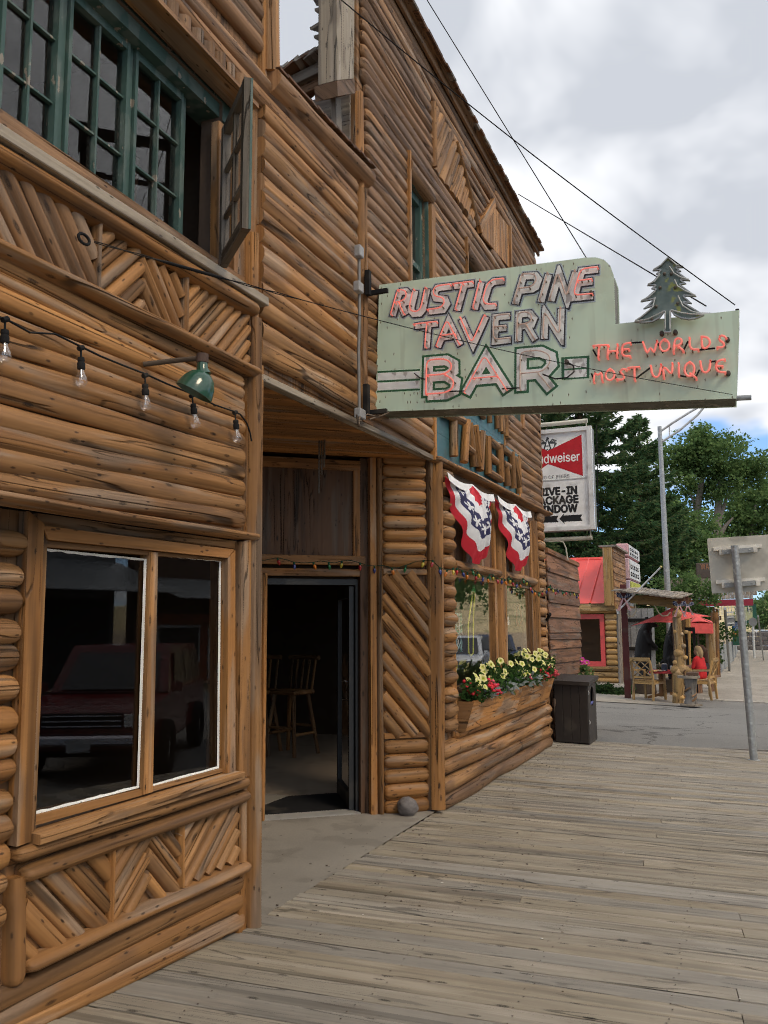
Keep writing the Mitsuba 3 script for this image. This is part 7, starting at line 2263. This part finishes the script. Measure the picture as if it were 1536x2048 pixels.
def spruce(label, base, height, radius, seed, nb=150, dens=1.0, cones=40, z0=.04):
    key = thing('spruce_tree', label, 'tree')
    g = np.random.default_rng(seed)
    base = np.array(base, float)
    zz = np.linspace(0, 1, 14)
    trunk = base + np.stack([.12 * np.sin(zz * 5 + seed), .12 * np.cos(zz * 4), zz * height], 1)
    put(tube(M(), trunk, .20 * (1.03 - zz) * height / 14 + .012, 9, bank='interior').ply('wood', smooth=40), 'trunk', key)
    br, cr, cone = M(), M(), M()
    for i in range(nb):
        t = z0 + (1 - z0) * (i + g.random()) / nb
        r = radius * (1 - t) ** .78 * g.uniform(.62, 1.12) + .15
        a = i * 2.399 + g.normal(0, .3)
        d = np.array([math.cos(a), math.sin(a), 0])
        o = base + np.array([0, 0, t * height])
        q = np.linspace(0, 1, 9)
        droop = -.42 * r * (q ** 1.2) * (1 - .9 * t) + .36 * r * q ** 3
        pts_ = o + d * (q * r)[:, None] + np.stack([q * 0, q * 0, droop], 1) + np.cumsum(g.normal(0, .02 * r, (9, 3)), 0)
        tube(br, pts_, .035 * (1.05 - q) * (r / 3) + .004, 5, idx=pal((.05, .036, .026)))
        n = int(150 * r * dens)
        u = g.beta(1.5, 1.0, n)
        pos = np.stack([np.interp(u, q, pts_[:, k]) for k in range(3)], 1)
        sd_ = np.cross(d, [0, 0, 1.0])
        wing = g.normal(0, .11, n) * r * (1.1 - .75 * u)
        pos = pos + sd_ * wing[:, None]
        pos[:, 2] += -np.abs(g.normal(0, .10, n)) * (.5 + .5 * u) - np.abs(wing) * .18
        dirv = d * .8 + sd_ * np.sign(wing)[:, None] * .75 + g.normal(0, .45, (n, 3)) + np.array([0, 0, -.12])
        shoots(cr, pos, dirv, .21, .060, SPR, g)
    for i in range(cones):
        t = g.uniform(.45, .92)
        a = g.uniform(0, 6.28)
        r = radius * (1 - t) ** .78 * g.uniform(.7, 1.0)
        c_ = base + np.array([r * math.cos(a), r * math.sin(a), t * height - .12 * r])
        tube(cone, [c_, c_ + [0, 0, -.06], c_ + [0, 0, -.13]], [.012, .026, .010], 6, pal((.14, .07, .035)))
    put(br.ply('matte', smooth=40), 'limbs', key)
    put(cr.ply('leaf'), 'crown', key)
    if cone.n:
        put(cone.ply('matte', smooth=40), 'cones', key, kind='stuff')


def broadleaf(label, base, limbs, clumps, leaf, seed, per=130, cols=DEC, kind='cottonwood_tree', bark=(.22, .19, .16)):
    """limbs: polylines with radii; clumps: (centre, radius) of leaf masses."""
    key = thing(kind, label, 'tree')
    g = np.random.default_rng(seed)
    m = M()
    for pts_, r0, r1 in limbs:
        l = np.array(LineString(pts_).segmentize(.8).coords)
        l[1:-1] += g.normal(0, .06, (len(l) - 2, 3))
        tube(m, l, np.linspace(r0, r1, len(l)), 8, pal(bark))
    put(m.ply('matte', smooth=40), 'trunk', key)
    cr = M()
    for c_, r in clumps:
        k = int(per * r * r)
        sub = g.normal(size=(max(5, int(6 * r)), 3))
        sub = c_ + sub / np.linalg.norm(sub, axis=1, keepdims=True) * r * g.uniform(.35, .95, (len(sub), 1)) * [1, 1, .75]
        for s_ in sub:
            nk = max(8, k // len(sub))
            p_ = s_ + g.normal(0, .26 * r, (nk, 3)) * [1, 1, .7]
            leaf_quads(cr, p_, leaf, cols, long=1.25, seed=int(g.integers(1 << 30)))
    put(cr.ply('leaf'), 'crown', key)
    return key


def blob(c_, rx, ry, rz, n, rr, g):
    """Leaf clump centres through an ellipsoid, more of them near its surface."""
    v = g.normal(size=(n, 3))
    v /= np.linalg.norm(v, axis=1, keepdims=True)
    r = g.uniform(.25, 1, (n, 1)) ** .5
    return [(np.array(c_) + p * [rx, ry, rz] * q, rr * g.uniform(.7, 1.25)) for p, q in zip(v, r)]


s1 = (-6.253, 38, 1.684)
spruce('large dark spruce rising behind the neon sign and beer sign', (s1[0], 38, -.2), 17.8, 5.4, 5, 210, 1.5, 60)
s2 = (-4.197, 43, 1.67)
spruce('smaller dark spruce beside the street lamp pole', (s2[0], 43, -.3), 12.2, 3.7, 9, 130, 1.4, 50)
s3 = (-7.398, 37, 1.692)
spruce('spruce half hidden by the tavern corner', (s3[0], 37, -.3), 13.5, 4.0, 14, 120, .9, 20)
g = np.random.default_rng(21)
cl = []
for (x, y), rx, rz, n in (((1345, 925), 1.7, 1.6, 16), ((1400, 905), 2.0, 1.5, 20), ((1455, 905), 2.1, 1.6, 22), ((1500, 945), 1.5, 1.3, 13), ((1430, 960), 2.0, 1.2, 16), ((1370, 990), 1.6, 1.4, 14)):
    q = [(-3.546, 58, 12.028), (-1.836, 58, 12.549), (-0.195, 58, 12.413), (1.047, 58, 11.029), (-1.03, 58, 10.696), (-2.883, 58, 9.846)][[1345, 1400, 1455, 1500, 1430, 1370].index(x)]
    cl += blob(q, rx, 1.9, rz, n, .95, g)
LM = [[(-1.339, 58, 3.708), (-1.16, 58, 6.54), (-0.958, 58, 8.122), (-0.903, 58, 9.72), (-0.539, 58, 10.984), (-0.319, 58, 11.776)], [(-0.966, 58, 7.962), (-0.524, 58, 9.056), (-0.322, 58, 9.524), (0.046, 58, 9.82)], [(-2.447, 58, 4.047), (-2.268, 58, 8.19), (-2.036, 58, 9.792), (-1.73, 58, 11.071), (-1.345, 58, 11.53)], [(-2.221, 58, 8.51), (-2.414, 58, 9.492), (-2.571, 58, 9.989)], [(-1.181, 58, 6.699), (-0.534, 58, 7.781), (-0.099, 58, 8.236)]]
broadleaf('tall green cottonwood with pale forked trunks at the right', None, [(LM[0], .34, .10), (LM[1], .14, .04), (LM[2], .30, .10), (LM[3], .12, .05), (LM[4], .18, .05)], cl, .17, 31, 210)
cl = []
for q, rx, rz, n in zip([(1.058, 66, 9.98), (2.076, 66, 10.637), (-0.03, 66, 8.238), (1.769, 66, 8.153), (0.549, 66, 6.781)], (1.6, 1.5, 2.0, 2.0, 2.4), (1.6, 1.4, 1.8, 1.9, 1.9), (12, 10, 16, 18, 20)):
    cl += blob(q, rx, 1.8, rz, n, 1.05, g)
LM = [[(0.844, 65, 3.561), (0.902, 65, 7.391), (1.428, 65, 9.831)], [(0.104, 65, 7.602), (0.801, 65, 8.452), (1.291, 65, 8.568)], [(0.247, 65, 7.243), (0.922, 65, 7.741), (1.503, 65, 7.785)]]
broadleaf('lower leafy tree at the right edge behind the road sign', None, [(LM[0], .3, .08), (LM[1], .06, .03), (LM[2], .06, .03)], cl, .18, 33, 200)
cl = []
for q, rx, rz, n in zip([(-3.634, 50, 6.813), (-2.608, 50, 6.208), (-1.858, 50, 5.625), (-3.448, 50, 5.13), (-1.388, 50, 4.787), (-4.104, 50, 8.25)], (1.6, 1.7, 1.7, 1.8, 1.8, 1.1), (1.4, 1.4, 1.5, 1.4, 1.2, 1.2), (14, 14, 14, 14, 14, 8)):
    cl += blob(q, rx, 1.6, rz, n, .9, g)
LM = [[(-2.952, 50, 1.824), (-2.884, 50, 4.835), (-2.528, 50, 6.76)]]
broadleaf('bushy mid green tree below the cottonwood behind the patio roof', None, [(LM[0], .22, .06)], cl, .16, 37, 190, kind='leafy_tree')
cl = []
for q, rx, rz, n in zip([(3.253, 150, 3.263), (5.833, 150, 4.02), (2.088, 150, 2.089)], (2.8, 3.4, 2.0), (2.6, 3.0, 2.0), (14, 16, 10)):
    cl += blob(q, rx, 2.5, rz, n, 1.5, g)
LM = [[(3.083, 150, 0.349), (3.326, 150, 3.263)]]
broadleaf('distant round tree along the street at the right edge', None, [(LM[0], .3, .1)], cl, .32, 39, 70, kind='leafy_tree')
cl = []
for q, rx, rz, n in zip([(-2.833, 30, 0.939), (-2.336, 30, 1.398), (-1.807, 30, 1.024), (-1.255, 30, 1.266), (-1.51, 30, 0.783), (-0.967, 30, 0.945)], (.8, .9, .9, .8, .8, .6), (.9, .9, .9, 1.0, .7, .8), (12, 12, 12, 12, 10, 8)):
    cl += blob(q, rx, .5, rz, n, .42, g)
LM = [[(-1.931, 30, 0.054), (-1.857, 30, 0.942)]]
broadleaf('leafy hedge behind the patio umbrellas', None, [(LM[0], .08, .03)], cl, .075, 41, 700, [(.05, .10, .03), (.075, .13, .04), (.035, .07, .022), (.10, .15, .05)], kind='hedge')
cl = []
for q, rx, rz, n in zip([(-1.601, 34, 2.873), (-1.17, 34, 2.772), (-2.219, 34, 2.886)], (.7, .6, .8), (.55, .5, .6), (10, 8, 10)):
    cl += blob(q, rx, .5, rz, n, .42, g)
LM = [[(-1.587, 34, 1.398), (-1.523, 34, 2.686)]]
broadleaf('dense green bush growing over the pergola roof', None, [(LM[0], .08, .03)], cl, .09, 43, 500, kind='bush')
cl = []
for q, rx, rz, n in zip([(-3.197, 21.6, -0.039), (-2.924, 21.6, 0.003), (-2.67, 21.6, -0.073), (-3.435, 21.6, -0.009)], (.28, .30, .22, .3), (.20, .22, .14, .2), (10, 12, 7, 8)):
    cl += blob(q, rx, .3, rz, n, .17, g)
LM = [[(-2.966, 21.6, -0.175), (-2.951, 21.6, -0.08)]]
broadleaf('low green weeds and bush at the foot of the cabin wall', None, [(LM[0], .02, .01)], cl, .042, 45, 3600, [(.05, .10, .03), (.07, .12, .04), (.04, .085, .04), (.09, .13, .06)], kind='bush')
cl = blob((-2.432, 14.5, 0.832), .12, .12, .14, 8, .10, g)
broadleaf('dark plant with pink flowers behind the litter bin', None, [([(-2.431, 14.5, 0.413), (-2.425, 14.5, 0.816)], .01, .006)], cl, .04, 47, 5200, kind='bush')
fl_ = thing('pink_flowers', 'cluster of bright pink flowers at the end of the lap fence', 'flowers')
for k in range(6):
    put(blossom(np.array((-2.475, 14.6, 1.014)) + g.normal(0, .05, 3), nrm((.3, -.9, .3)), .045, np.array((.55, .04, .34)), (.5, .3, .1)).ply('vc_matte', smooth=True), 'blossom', fl_)

# ================================================================== far street
lampp = thing('street_lamp', 'tall grey street lamp pole with a trussed arm reaching over the road', 'street lamp')
YL = 29.0
p0, p1 = (-2.119, 0.808), (-2.121, 8.07)
put(tube(M(), [(p0[0], YL, -.2), (p0[0] * .5 + p1[0] * .5, YL, (p1[1]) / 2), (p1[0], YL, p1[1])], [.105, .09, .065], 14).ply('galvanized', smooth=40), 'pole', lampp)
for l, nm in (([(-2.081, 29, 7.915), (-1.711, 29, 8.148), (-1.155, 29, 8.46), (-0.607, 29, 8.736), (-0.375, 29, 8.827), (-0.239, 29, 8.845)], 'arm'), ([(-2.083, 29, 7.547), (-1.49, 29, 7.894), (-0.931, 29, 8.338), (-0.721, 29, 8.582), (-0.486, 29, 8.723)], 'strut'), ([(-1.807, 29, 8.09), (-1.825, 29, 7.708)], 'brace')):
    put(tube(M(), l, .038 if nm != 'brace' else .02, 10, pal((.50, .51, .51))).ply('gloss_paint', smooth=True), nm, lampp)
put(tube(M(), [(-0.27, 29, 8.832), (-0.262, 29, 8.683)], .03, 8, pal((.3, .3, .3))).ply('paint'), 'lamp_stub', lampp)

rb = thing('shingle_roof_building', 'building with shingled roof edge, dark red fascia and icicle lights beyond the patio', 'building')
YR = 38.0
FRb = Frame((0, YR, 0), (1, 0))
x0, x1 = (-2.899, 2.621)[0], (0.501, 2.565)[0]
zf0, zf1, zr0 = (-0.758, 2.341)[1], (-0.744, 2.606)[1], (-0.695, 3.528)[1]
panel(rb, FRb, rect(x0, zf0, x1, zf1), 0, .08, None, rgb=(.30, .025, .045), mat='paint', name='fascia')
nr = 6
for r_ in range(nr):
    z_ = zf1 + .03 + (zr0 - zf1) * r_ / nr
    n_ = 20
    for k in range(n_):
        xa_ = x0 + (x1 - x0) * (k + .5 * (r_ % 2)) / n_
        w_ = (x1 - x0) / n_
        put(bx(M(), (xa_ + w_ / 2, YR + .1 + .16 * r_, z_ + .07 + .02 * rng.random()), (w_ * .97, .03, (zr0 - zf1) / nr * 1.1), np.array([[1, 0, 0], [0, .9, .43], [0, -.43, .9]]), bank='grey').ply('wood'), 'shingle', rb)
panel(rb, FRb, rect(x0 + .3, -.3, x1 - 1.5, zf0), -1.2, -1.0, 'interior', name='wall')
board(rb, FRb, (-1.698, 2.107), (-0.812, 2.056), .35, .2, -.6, 'dark', 'beam')
panel(rb, FRb, [(-1.656, 1.778), (-0.751, 1.771), (-0.742, 1.933), (-1.645, 2.004)], -.6, -.3, 'dark', name='beam')
xw = (-0.208, 1.969)[0]
panel(rb, FRb, rect(xw, (-0.222, 1.726)[1], x1 - .4, zf0), -.9, -.8, None, rgb=(.42, .41, .30), name='pale_wall')
for k in range(15):
    xk = x0 + (x1 - x0) * (.42 + .56 * k / 15)
    dl = (.45, .75, .35, .6)[k % 4]
    m = tube(M(), [(xk, YR - .1, zf0), (xk + .03, YR - .1, zf0 - dl)], .008, 4, pal((.6, .6, .6)))
    for q in range(5):
        ball(m, (xk + .03 * rng.random(), YR - .1, zf0 - dl * (q + 1) / 5), .022, pal((.75, .75, .74)), 0)
    put(m.ply('gloss_paint'), 'icicle_light', rb, kind='stuff')
wb = thing('brown_shop_sign', 'brown wooden shop sign with orange lettering behind the road sign', 'sign')
q0_, q1_ = (-1.545, 3.417), (-0.711, 4.03)
put(bx(M(), ((q0_[0] + q1_[0]) / 2, 36.5, (q0_[1] + q1_[1]) / 2), (q1_[0] - q0_[0], .08, q1_[1] - q0_[1]), idx=pal((.085, .06, .045)), ch=.02).ply('paint'), 'board', wb)
text_part(wb, 'WA', (-1.21, 3.747)[0], (-1.209, 3.767)[1], .30, .22, lambda v: np.stack([v[:, 0], 36.45 - v[:, 2], v[:, 1]], 1), pal((.48, .20, .09)), 'lettering', False)
# grey corrugated wall behind the near chair
gw_ = thing('corrugated_fence', 'grey corrugated metal wall behind the carved bears', 'fence')
for k in range(6):
    xk = (-3.339, 0.859)[0] + k * .17
    put(bx(M(), (xk, 27.0 + .03 * (k % 2), .95), (.16, .03, 2.3), idx=pal((.30, .32, .33))).ply('galvanized'), 'sheet', gw_)
for z_ in (.9, 1.75):
    put(bx(M(), ((-3.339, 0.859)[0] + .45, 26.93, z_), (1.1, .05, .10), idx=P_BLACK).ply('matte'), 'rail', gw_)
# panel fence along the pavement
pf = thing('panel_fence', 'grey metal panel fence lining the far pavement beside the patio', 'fence')
PA = [(-0.791, 34.068, -0.141), (-0.706, 37.075, -0.16), (-0.571, 41.242, -0.187), (-0.47, 46.366, -0.218), (-0.398, 53.786, -0.261), (-0.304, 65.379, -0.328)]
for k in range(5):
    a, b = np.array(PA[k]), np.array(PA[k + 1])
    ha = .95
    m = M()
    for q in range(6):
        c0_, c1_ = a + (b - a) * q / 6, a + (b - a) * (q + .94) / 6
        slab(m, [c0_, c1_, c1_ + [0, 0, ha], c0_ + [0, 0, ha]], .03, 'grey')
    m.t = [np.zeros((len(v), 2)) for v in m.v]
    put(m.ply('galvanized'), 'panel', pf)
    put(bx(M(), a + [0, 0, .5], (.08, .08, 1.1)).ply('galvanized'), 'post', pf)


def back_sign(label, base, top, sq, Yv, plate=True, r=.03):
    key = thing('street_sign', label, 'road sign')
    put(tube(M(), [base, top], r, 10).ply('galvanized', smooth=40), 'pole', key)
    m = M()
    extrude(m, Polygon(sq), lambda v: np.stack([v[:, 0], Yv + .08 + v[:, 2], v[:, 1]], 1), .01, pal((.24, .24, .235)))
    put(m.ply('paint'), 'panel', key)
    return key


gs = (-0.509, 35.958, -0.16)
yy = gs[1]
k_ = back_sign('pair of small road signs seen from behind on a grey pole by the panel fence', gs, (-0.415, 27.5, 2.075), [(-0.569, 1.517), (-0.225, 1.53), (-0.216, 1.94), (-0.561, 1.929)], gs[1], r=.045)
for y_ in (1219, 1231, 1247):
    pA, pB = [[(-0.597, 2.033), (-0.236, 2.072)], [(-0.551, 1.855), (-0.246, 1.882)], [(-0.549, 1.62), (-0.246, 1.647)]][(1219, 1231, 1247).index(y_)]
    m = M()
    extrude(m, LineString([pA, pB]).buffer(.028, cap_style=2), lambda v: np.stack([v[:, 0], yy + .05 + v[:, 2], v[:, 1]], 1), .03, pal((.6, .6, .58)))
    put(m.ply('paint'), 'rail', k_)
gs2 = (0.978, 49.526, -0.279)
s_ = [((0.586, 1.695)[0] + .22 * math.cos(t), (0.586, 1.695)[1] + .24 * math.sin(t)) for t in np.linspace(0, 6.28, 9)[:-1]]
back_sign('grey octagonal sign seen from behind on a leaning pole at the right edge', gs2, (0.581, 34, 1.892), s_, gs2[1])
gsn = thing('shop_sign', 'green framed pale yellow shop sign on a white post down the street', 'sign')
YG = 52.0
a_, b_ = (0.153, 1.641), (0.825, 2.68)
put(bx(M(), ((a_[0] + b_[0]) / 2, YG, (a_[1] + b_[1]) / 2), (b_[0] - a_[0], .2, b_[1] - a_[1]), idx=pal((.03, .12, .08))).ply('paint'), 'frame', gsn)
put(bx(M(), ((a_[0] + b_[0]) / 2 - .08, YG - .12, (a_[1] + b_[1]) / 2), ((b_[0] - a_[0]) * .62, .04, (b_[1] - a_[1]) * .70), idx=pal((.55, .56, .32))).ply('paint'), 'face', gsn)
text_part(gsn, 'H', (a_[0] + b_[0]) / 2 - .02, b_[1] - .42, .22, .24, lambda v: np.stack([v[:, 0], YG - .15 - v[:, 2], v[:, 1]], 1), pal((.03, .08, .09)), 'lettering')
gp_ = (0.579, 0.164)
put(tube(M(), [(gp_[0], YG + .1, -.4), ((0.64, 3.456)[0], YG + .1, (0.637, 3.401)[1])], .06, 10, pal((.6, .6, .58))).ply('paint', smooth=40), 'post', gsn)
ks = thing('information_kiosk', 'small green information kiosk with a blue notice board', 'kiosk')
YK = 46.0
a_, b_ = (-0.424, 0.573), (0.099, 1.789)
put(bx(M(), ((a_[0] + b_[0]) / 2, YK, (a_[1] + b_[1]) / 2), (b_[0] - a_[0], .4, b_[1] - a_[1]), idx=pal((.022, .10, .065)), ch=.02).ply('paint'), 'body', ks)
put(bx(M(), ((a_[0] + b_[0]) / 2, YK - .1, b_[1] + .03), (b_[0] - a_[0] + .2, .7, .08), idx=pal((.05, .05, .05))).ply('paint'), 'roof', ks)
c0_, c1_ = (-0.362, 1.279), (0.025, 1.692)
put(bx(M(), ((c0_[0] + c1_[0]) / 2, YK - .215, (c0_[1] + c1_[1]) / 2), (c1_[0] - c0_[0], .03, c1_[1] - c0_[1]), idx=pal((.03, .13, .42))).ply('paint'), 'notice_board', ks)
m = M()
for q in range(4):
    bx(m, ((c0_[0] + c1_[0]) / 2 + .01, YK - .235, c1_[1] - (c1_[1] - c0_[1]) * (q + .6) / 4.4), ((c1_[0] - c0_[0]) * (.7, .62, .74, .66)[q], .01, .045), idx=pal((.6, .62, .64)))
put(m.ply('paint'), 'text_line', ks, kind='stuff')
put(lathe(M(), ((c0_[0]) + .06, YK - .3, a_[1] + .55), [(0, -.1), (.09, -.05), (.09, .05), (0, .1)], (0, 0, 1), 10, pal((.62, .16, .06))).ply('paint', smooth=True), 'orange_marker', ks)
wl_ = thing('stone_wall', 'low grey stone wall at the bend of the far pavement', 'wall')
for r_ in range(4):
    for k in range(7):
        q = np.array((0.179, 54, 0.104)) + np.array([k * .32 - .3 + .12 * (r_ % 2), 0, .12 + .26 * r_])
        put(bx(M(), q, (.30 + .03 * rng.random(), .34, .24), ch=.03).ply('rock'), 'stone', wl_)
# hills
m = M()
nx, ny = 60, 16
v = []
for j in range(ny):
    for i in range(nx):
        x = -900 + 1800 * i / (nx - 1)
        y = 420 + 60 * j
        h = 62 * (1 - math.exp(-j / 4)) * (0.55 + .9 * float(meshkit.fbm(np.array([x * .004, y * .005, 0.0]), 4, 2))) * (1 - .55 * math.exp(-((x + 40) / 160) ** 2))
        v.append((x, y, h - 6))
i, j = np.meshgrid(np.arange(nx - 1), np.arange(ny - 1), indexing='xy')
a = (j * nx + i).ravel()
key = put(M().add(v, np.stack([a, a + 1, a + nx + 1, a + nx], 1)).ply('hillside', smooth=True), 'hills')
labels[key] = {'label': 'dry tan hills beyond the town', 'kind': 'structure', 'category': 'hill'}


# ------------------------------------------------------------------ vehicles
def vehicle(label, cat, pos, yaw, rgb, kind='wagon', group=None):
    """A boxy car with its nose towards local +y, in metres; pos is the ground point at its centre."""
    key = thing('parked_' + kind, label, cat, group)
    R, o = rotz(yaw), np.array(pos, float)
    body = pal(rgb)
    dark, glass = pal((.015, .015, .017)), pal((.02, .022, .026))
    W = .88

    def prism(pts_, hw, mat, idx, name, bevel=.05, hw_top=None):
        poly = Polygon(pts_).buffer(-bevel * .5).buffer(bevel * .5)
        t_ = trimesh.creation.extrude_polygon(poly, 2 * hw, engine='earcut')
        v = np.array(t_.vertices)[np.array(t_.faces).ravel()]
        loc = np.stack([v[:, 2] - hw, v[:, 0], v[:, 1]], 1)
        if hw_top:
            zlo, zhi = loc[:, 2].min(), loc[:, 2].max()
            loc[:, 0] *= 1 + (hw_top / hw - 1) * (loc[:, 2] - zlo) / (zhi - zlo)
        put(M().add(loc @ R.T + o, np.arange(len(v)).reshape(-1, 3), (idx * 10., 0)).ply(mat), name, key)

    def lb(c_, size, mat, idx, name, ch=.01):
        put(bx(M(), o + R @ np.array(c_), size, R, idx, ch=ch).ply(mat), name, key)

    F = 2.28
    prism([(-F, .42), (-F, 1.00), (-F + .06, 1.06), (.55, 1.06), (.62, 1.06), (F - .15, .98), (F, .90), (F, .42)], W, 'gloss_paint', body, 'body', .08)
    if kind == 'pickup':
        cab_ = [(-.75, 1.05), (-.55, 1.70), (.35, 1.72), (1.02, 1.04)]
    else:
        cab_ = [(-F + .05, 1.05), (-F + .22, 1.70), (.25, 1.72), (.98, 1.04)]
    prism(cab_, W - .04, 'gloss_paint', body, 'cabin', .05, W - .16)
    # glass: windscreen and side windows set a little proud of the cabin
    (r0, zr0_), (r1, zr1), (f1_, zf1_), (f0_, zf0_) = cab_
    ws = [(-.68, f0_ - .02, zf0_ + .05), (.68, f0_ - .02, zf0_ + .05), (.60, f1_ + .06, zf1_ - .09), (-.60, f1_ + .06, zf1_ - .09)]
    nv = nrm((0, zf1_ - zf0_, f0_ - f1_))
    put(M().add([o + R @ (np.array(p) + nv * .022) for p in ws], [[0, 1, 2, 3]], (glass * 10., 0)).ply('gloss_paint'), 'windscreen', key)
    nwin = 1 if kind == 'pickup' else 3
    for s in (-1, 1):
        for q in range(nwin):
            ya, yb_ = r1 + .08 + (f1_ - r1 - .10) * q / nwin, r1 + .08 + (f1_ - r1 - .10) * (q + .92) / nwin
            yb2 = yb_ + (.34 if q == nwin - 1 else 0)
            pw = [(s * (W - .055), ya - (.05 if q == 0 else 0), 1.12), (s * (W - .055), yb2, 1.12), (s * (W - .125), yb_, 1.60), (s * (W - .125), ya, 1.60)]
            put(M().add([o + R @ (np.array(p) + [s * .022, 0, 0]) for p in pw], [[0, 1, 2, 3]], (glass * 10., 0)).ply('gloss_paint'), 'side_window', key)
        for yw in (-1.35, 1.42):
            hub_ = o + R @ np.array([s * (W - .09), yw, .36])
            axw = R @ np.array([s, 0, 0.0])
            wk = put(lathe(M(), hub_, [(.20, .0), (.34, 0), (.37, .03), (.37, .17), (.34, .20), (.22, .20), (.20, .17)], axw, 24, dark).ply('matte', smooth=35), 'wheel', key)
            put(lathe(M(), hub_, [(.21, .15), (.17, .12), (.06, .17), (0, .18)], axw, 18, pal((.36, .37, .38))).ply('gloss_paint', smooth=35), 'rim', wk)
        lb((s * .66, F + .012, .80), (.26, .03, .17), 'gloss_paint', pal((.62, .63, .62)), 'headlight')
        lb((s * (W + .08), .95, 1.14), (.16, .08, .13), 'gloss_paint', body, 'mirror')
        lb((s * .70, -F - .012, .85), (.14, .03, .22), 'gloss_paint', pal((.40, .02, .02)), 'tail_light')
    lb((0, F + .012, .80), (1.02, .03, .19), 'matte', dark, 'grille')
    for q in range(3):
        put(bx(M(), o + R @ np.array([0, F + .032, .735 + .065 * q]), (1.0, .012, .016), R).ply('chrome'), 'grille_bar', key)
    put(bx(M(), o + R @ np.array([0, F + .07, .56]), (1.74, .14, .13), R, ch=.03).ply('chrome'), 'front_bumper', key)
    put(bx(M(), o + R @ np.array([0, -F - .07, .56]), (1.74, .14, .13), R, ch=.03).ply('chrome'), 'rear_bumper', key)
    lb((0, F + .145, .50), (.30, .012, .16), 'paint', pal((.45, .47, .48)), 'licence_plate')
    lb((0, 0, .40), (1.50, 3.9, .20), 'matte', dark, 'chassis')
    return key


road_z = lambda x, y: gzc(x, y) - .24
vehicle('red station wagon parked nose-in, mirrored in the shop window', 'car', (5.35, 9.25, road_z(5, 8)), 140, (.11, .008, .010))
vehicle('silver pickup parked nose towards the camera, mirrored in the tavern window', 'pickup', (4.5, 30.5, road_z(4.5, 30)), 168, (.56, .58, .60), 'pickup')
vehicle('dark blue wagon parked behind the silver pickup, mirrored in the tavern window', 'car', (4.9, 36.5, road_z(4.9, 36)), 160, (.03, .045, .09))
for q, rgb, lab in (((1.909, 118, 0.628), (.42, .43, .44), 'small silver car far down the street'), ((1.897, 96, 0.314), (.50, .50, .50), 'white car far down the street behind the octagonal sign'), ((1.961, 76, 0.275), (.05, .05, .055), 'dark car at the right edge far down the street')):
    vehicle(lab, 'car', (q[0], q[1], road_z(q[0], q[1])), 4, rgb, group='cars far down the street')

# ------------------------------------------------------------------ across the street (seen in the panes)
pb_ = thing('porch_building', 'grey metal-roofed porch building across the street, mirrored in the shop window', 'building')
FX = Frame((17.0, 0, 0), (0, -1))
GRY, BRN = pal((.20, .20, .20)), pal((.12, .07, .045))
put(quad_panel(M(), FX, rect(-19.5, -.4, 4, 7.0), -3.0, -2.7, None, GRY).ply('paint'), 'wall', pb_)
put(quad_panel(M(), FX, rect(-19.3, -.3, 3.5, 2.6), -2.7, -2.66, None, pal((.055, .05, .048))).ply('paint'), 'shopfront', pb_)
for k in range(38):
    s = -19.6 + k * .62
    put(slab(M(), [FX.p(s, 2.75, .9), FX.p(s + .6, 2.75, .9), FX.p(s + .6, 3.9, -2.7), FX.p(s, 3.9, -2.7)], .03, 'grey').ply('galvanized'), 'roof_sheet', pb_)
for k in range(6):
    put(bx(M(), FX.p(-18.5 + k * 4.2, 1.2, .7), (.2, .2, 3.1), idx=GRY).ply('paint'), 'porch_post', pb_)
ob = thing('brown_store', 'brown and orange storefront with white door across the street, mirrored in the shop window', 'building')
put(quad_panel(M(), FX, rect(-34, -.4, -19.8, 5.8), -2.4, -2.0, None, BRN).ply('paint'), 'wall', ob)
put(quad_panel(M(), FX, rect(-33, -.4, -20, 2.1), -2.0, -1.97, None, pal((.34, .10, .04))).ply('paint'), 'lower_wall', ob)
put(quad_panel(M(), FX, rect(-24.2, -.3, -23.2, 1.7), -1.97, -1.9, None, pal((.6, .6, .58))).ply('paint'), 'door', ob)
put(quad_panel(M(), FX, rect(-22.8, .3, -20.8, 1.7), -1.97, -1.92, None, pal((.55, .55, .54))).ply('paint'), 'window', ob)
put(quad_panel(M(), FX, rect(-22.7, .4, -20.9, 1.6), -1.92, -1.90, None, pal((.03, .03, .03))).ply('gloss_paint'), 'window_pane', ob)
for k in range(24):
    s = -34 + k * .6
    put(slab(M(), [FX.p(s, 2.6, .6), FX.p(s + .58, 2.6, .6), FX.p(s + .58, 3.4, -2.0), FX.p(s, 3.4, -2.0)], .03, 'grey').ply('galvanized'), 'roof_sheet', ob)
for k, (x, y, h) in enumerate(((15, 44, 11), (13, 56, 12), (17, 68, 13), (11.5, 82, 12), (22, 36, 12), (9.5, 100, 13), (5.5, 118, 14))):
    g = np.random.default_rng(100 + k)
    cl = blob((x, y, h * .58), 4.2, 4.2, h * .40, 40, 1.5, g)
    broadleaf(('round dark tree across the street nearest the brown store', 'round dark tree across the street, second along', 'large dark tree across the street, third along', 'tall dark tree across the street, last along', 'dark tree behind the brown store', 'dark tree far up the street beyond the parked pickup', 'farthest dark tree closing the street')[k], None, [([(x, y, -.4), (x + .2, y, h * .35), (x, y + .3, h * .7)], .3, .1)], cl, .30, 200 + k, 36, kind='street_tree')
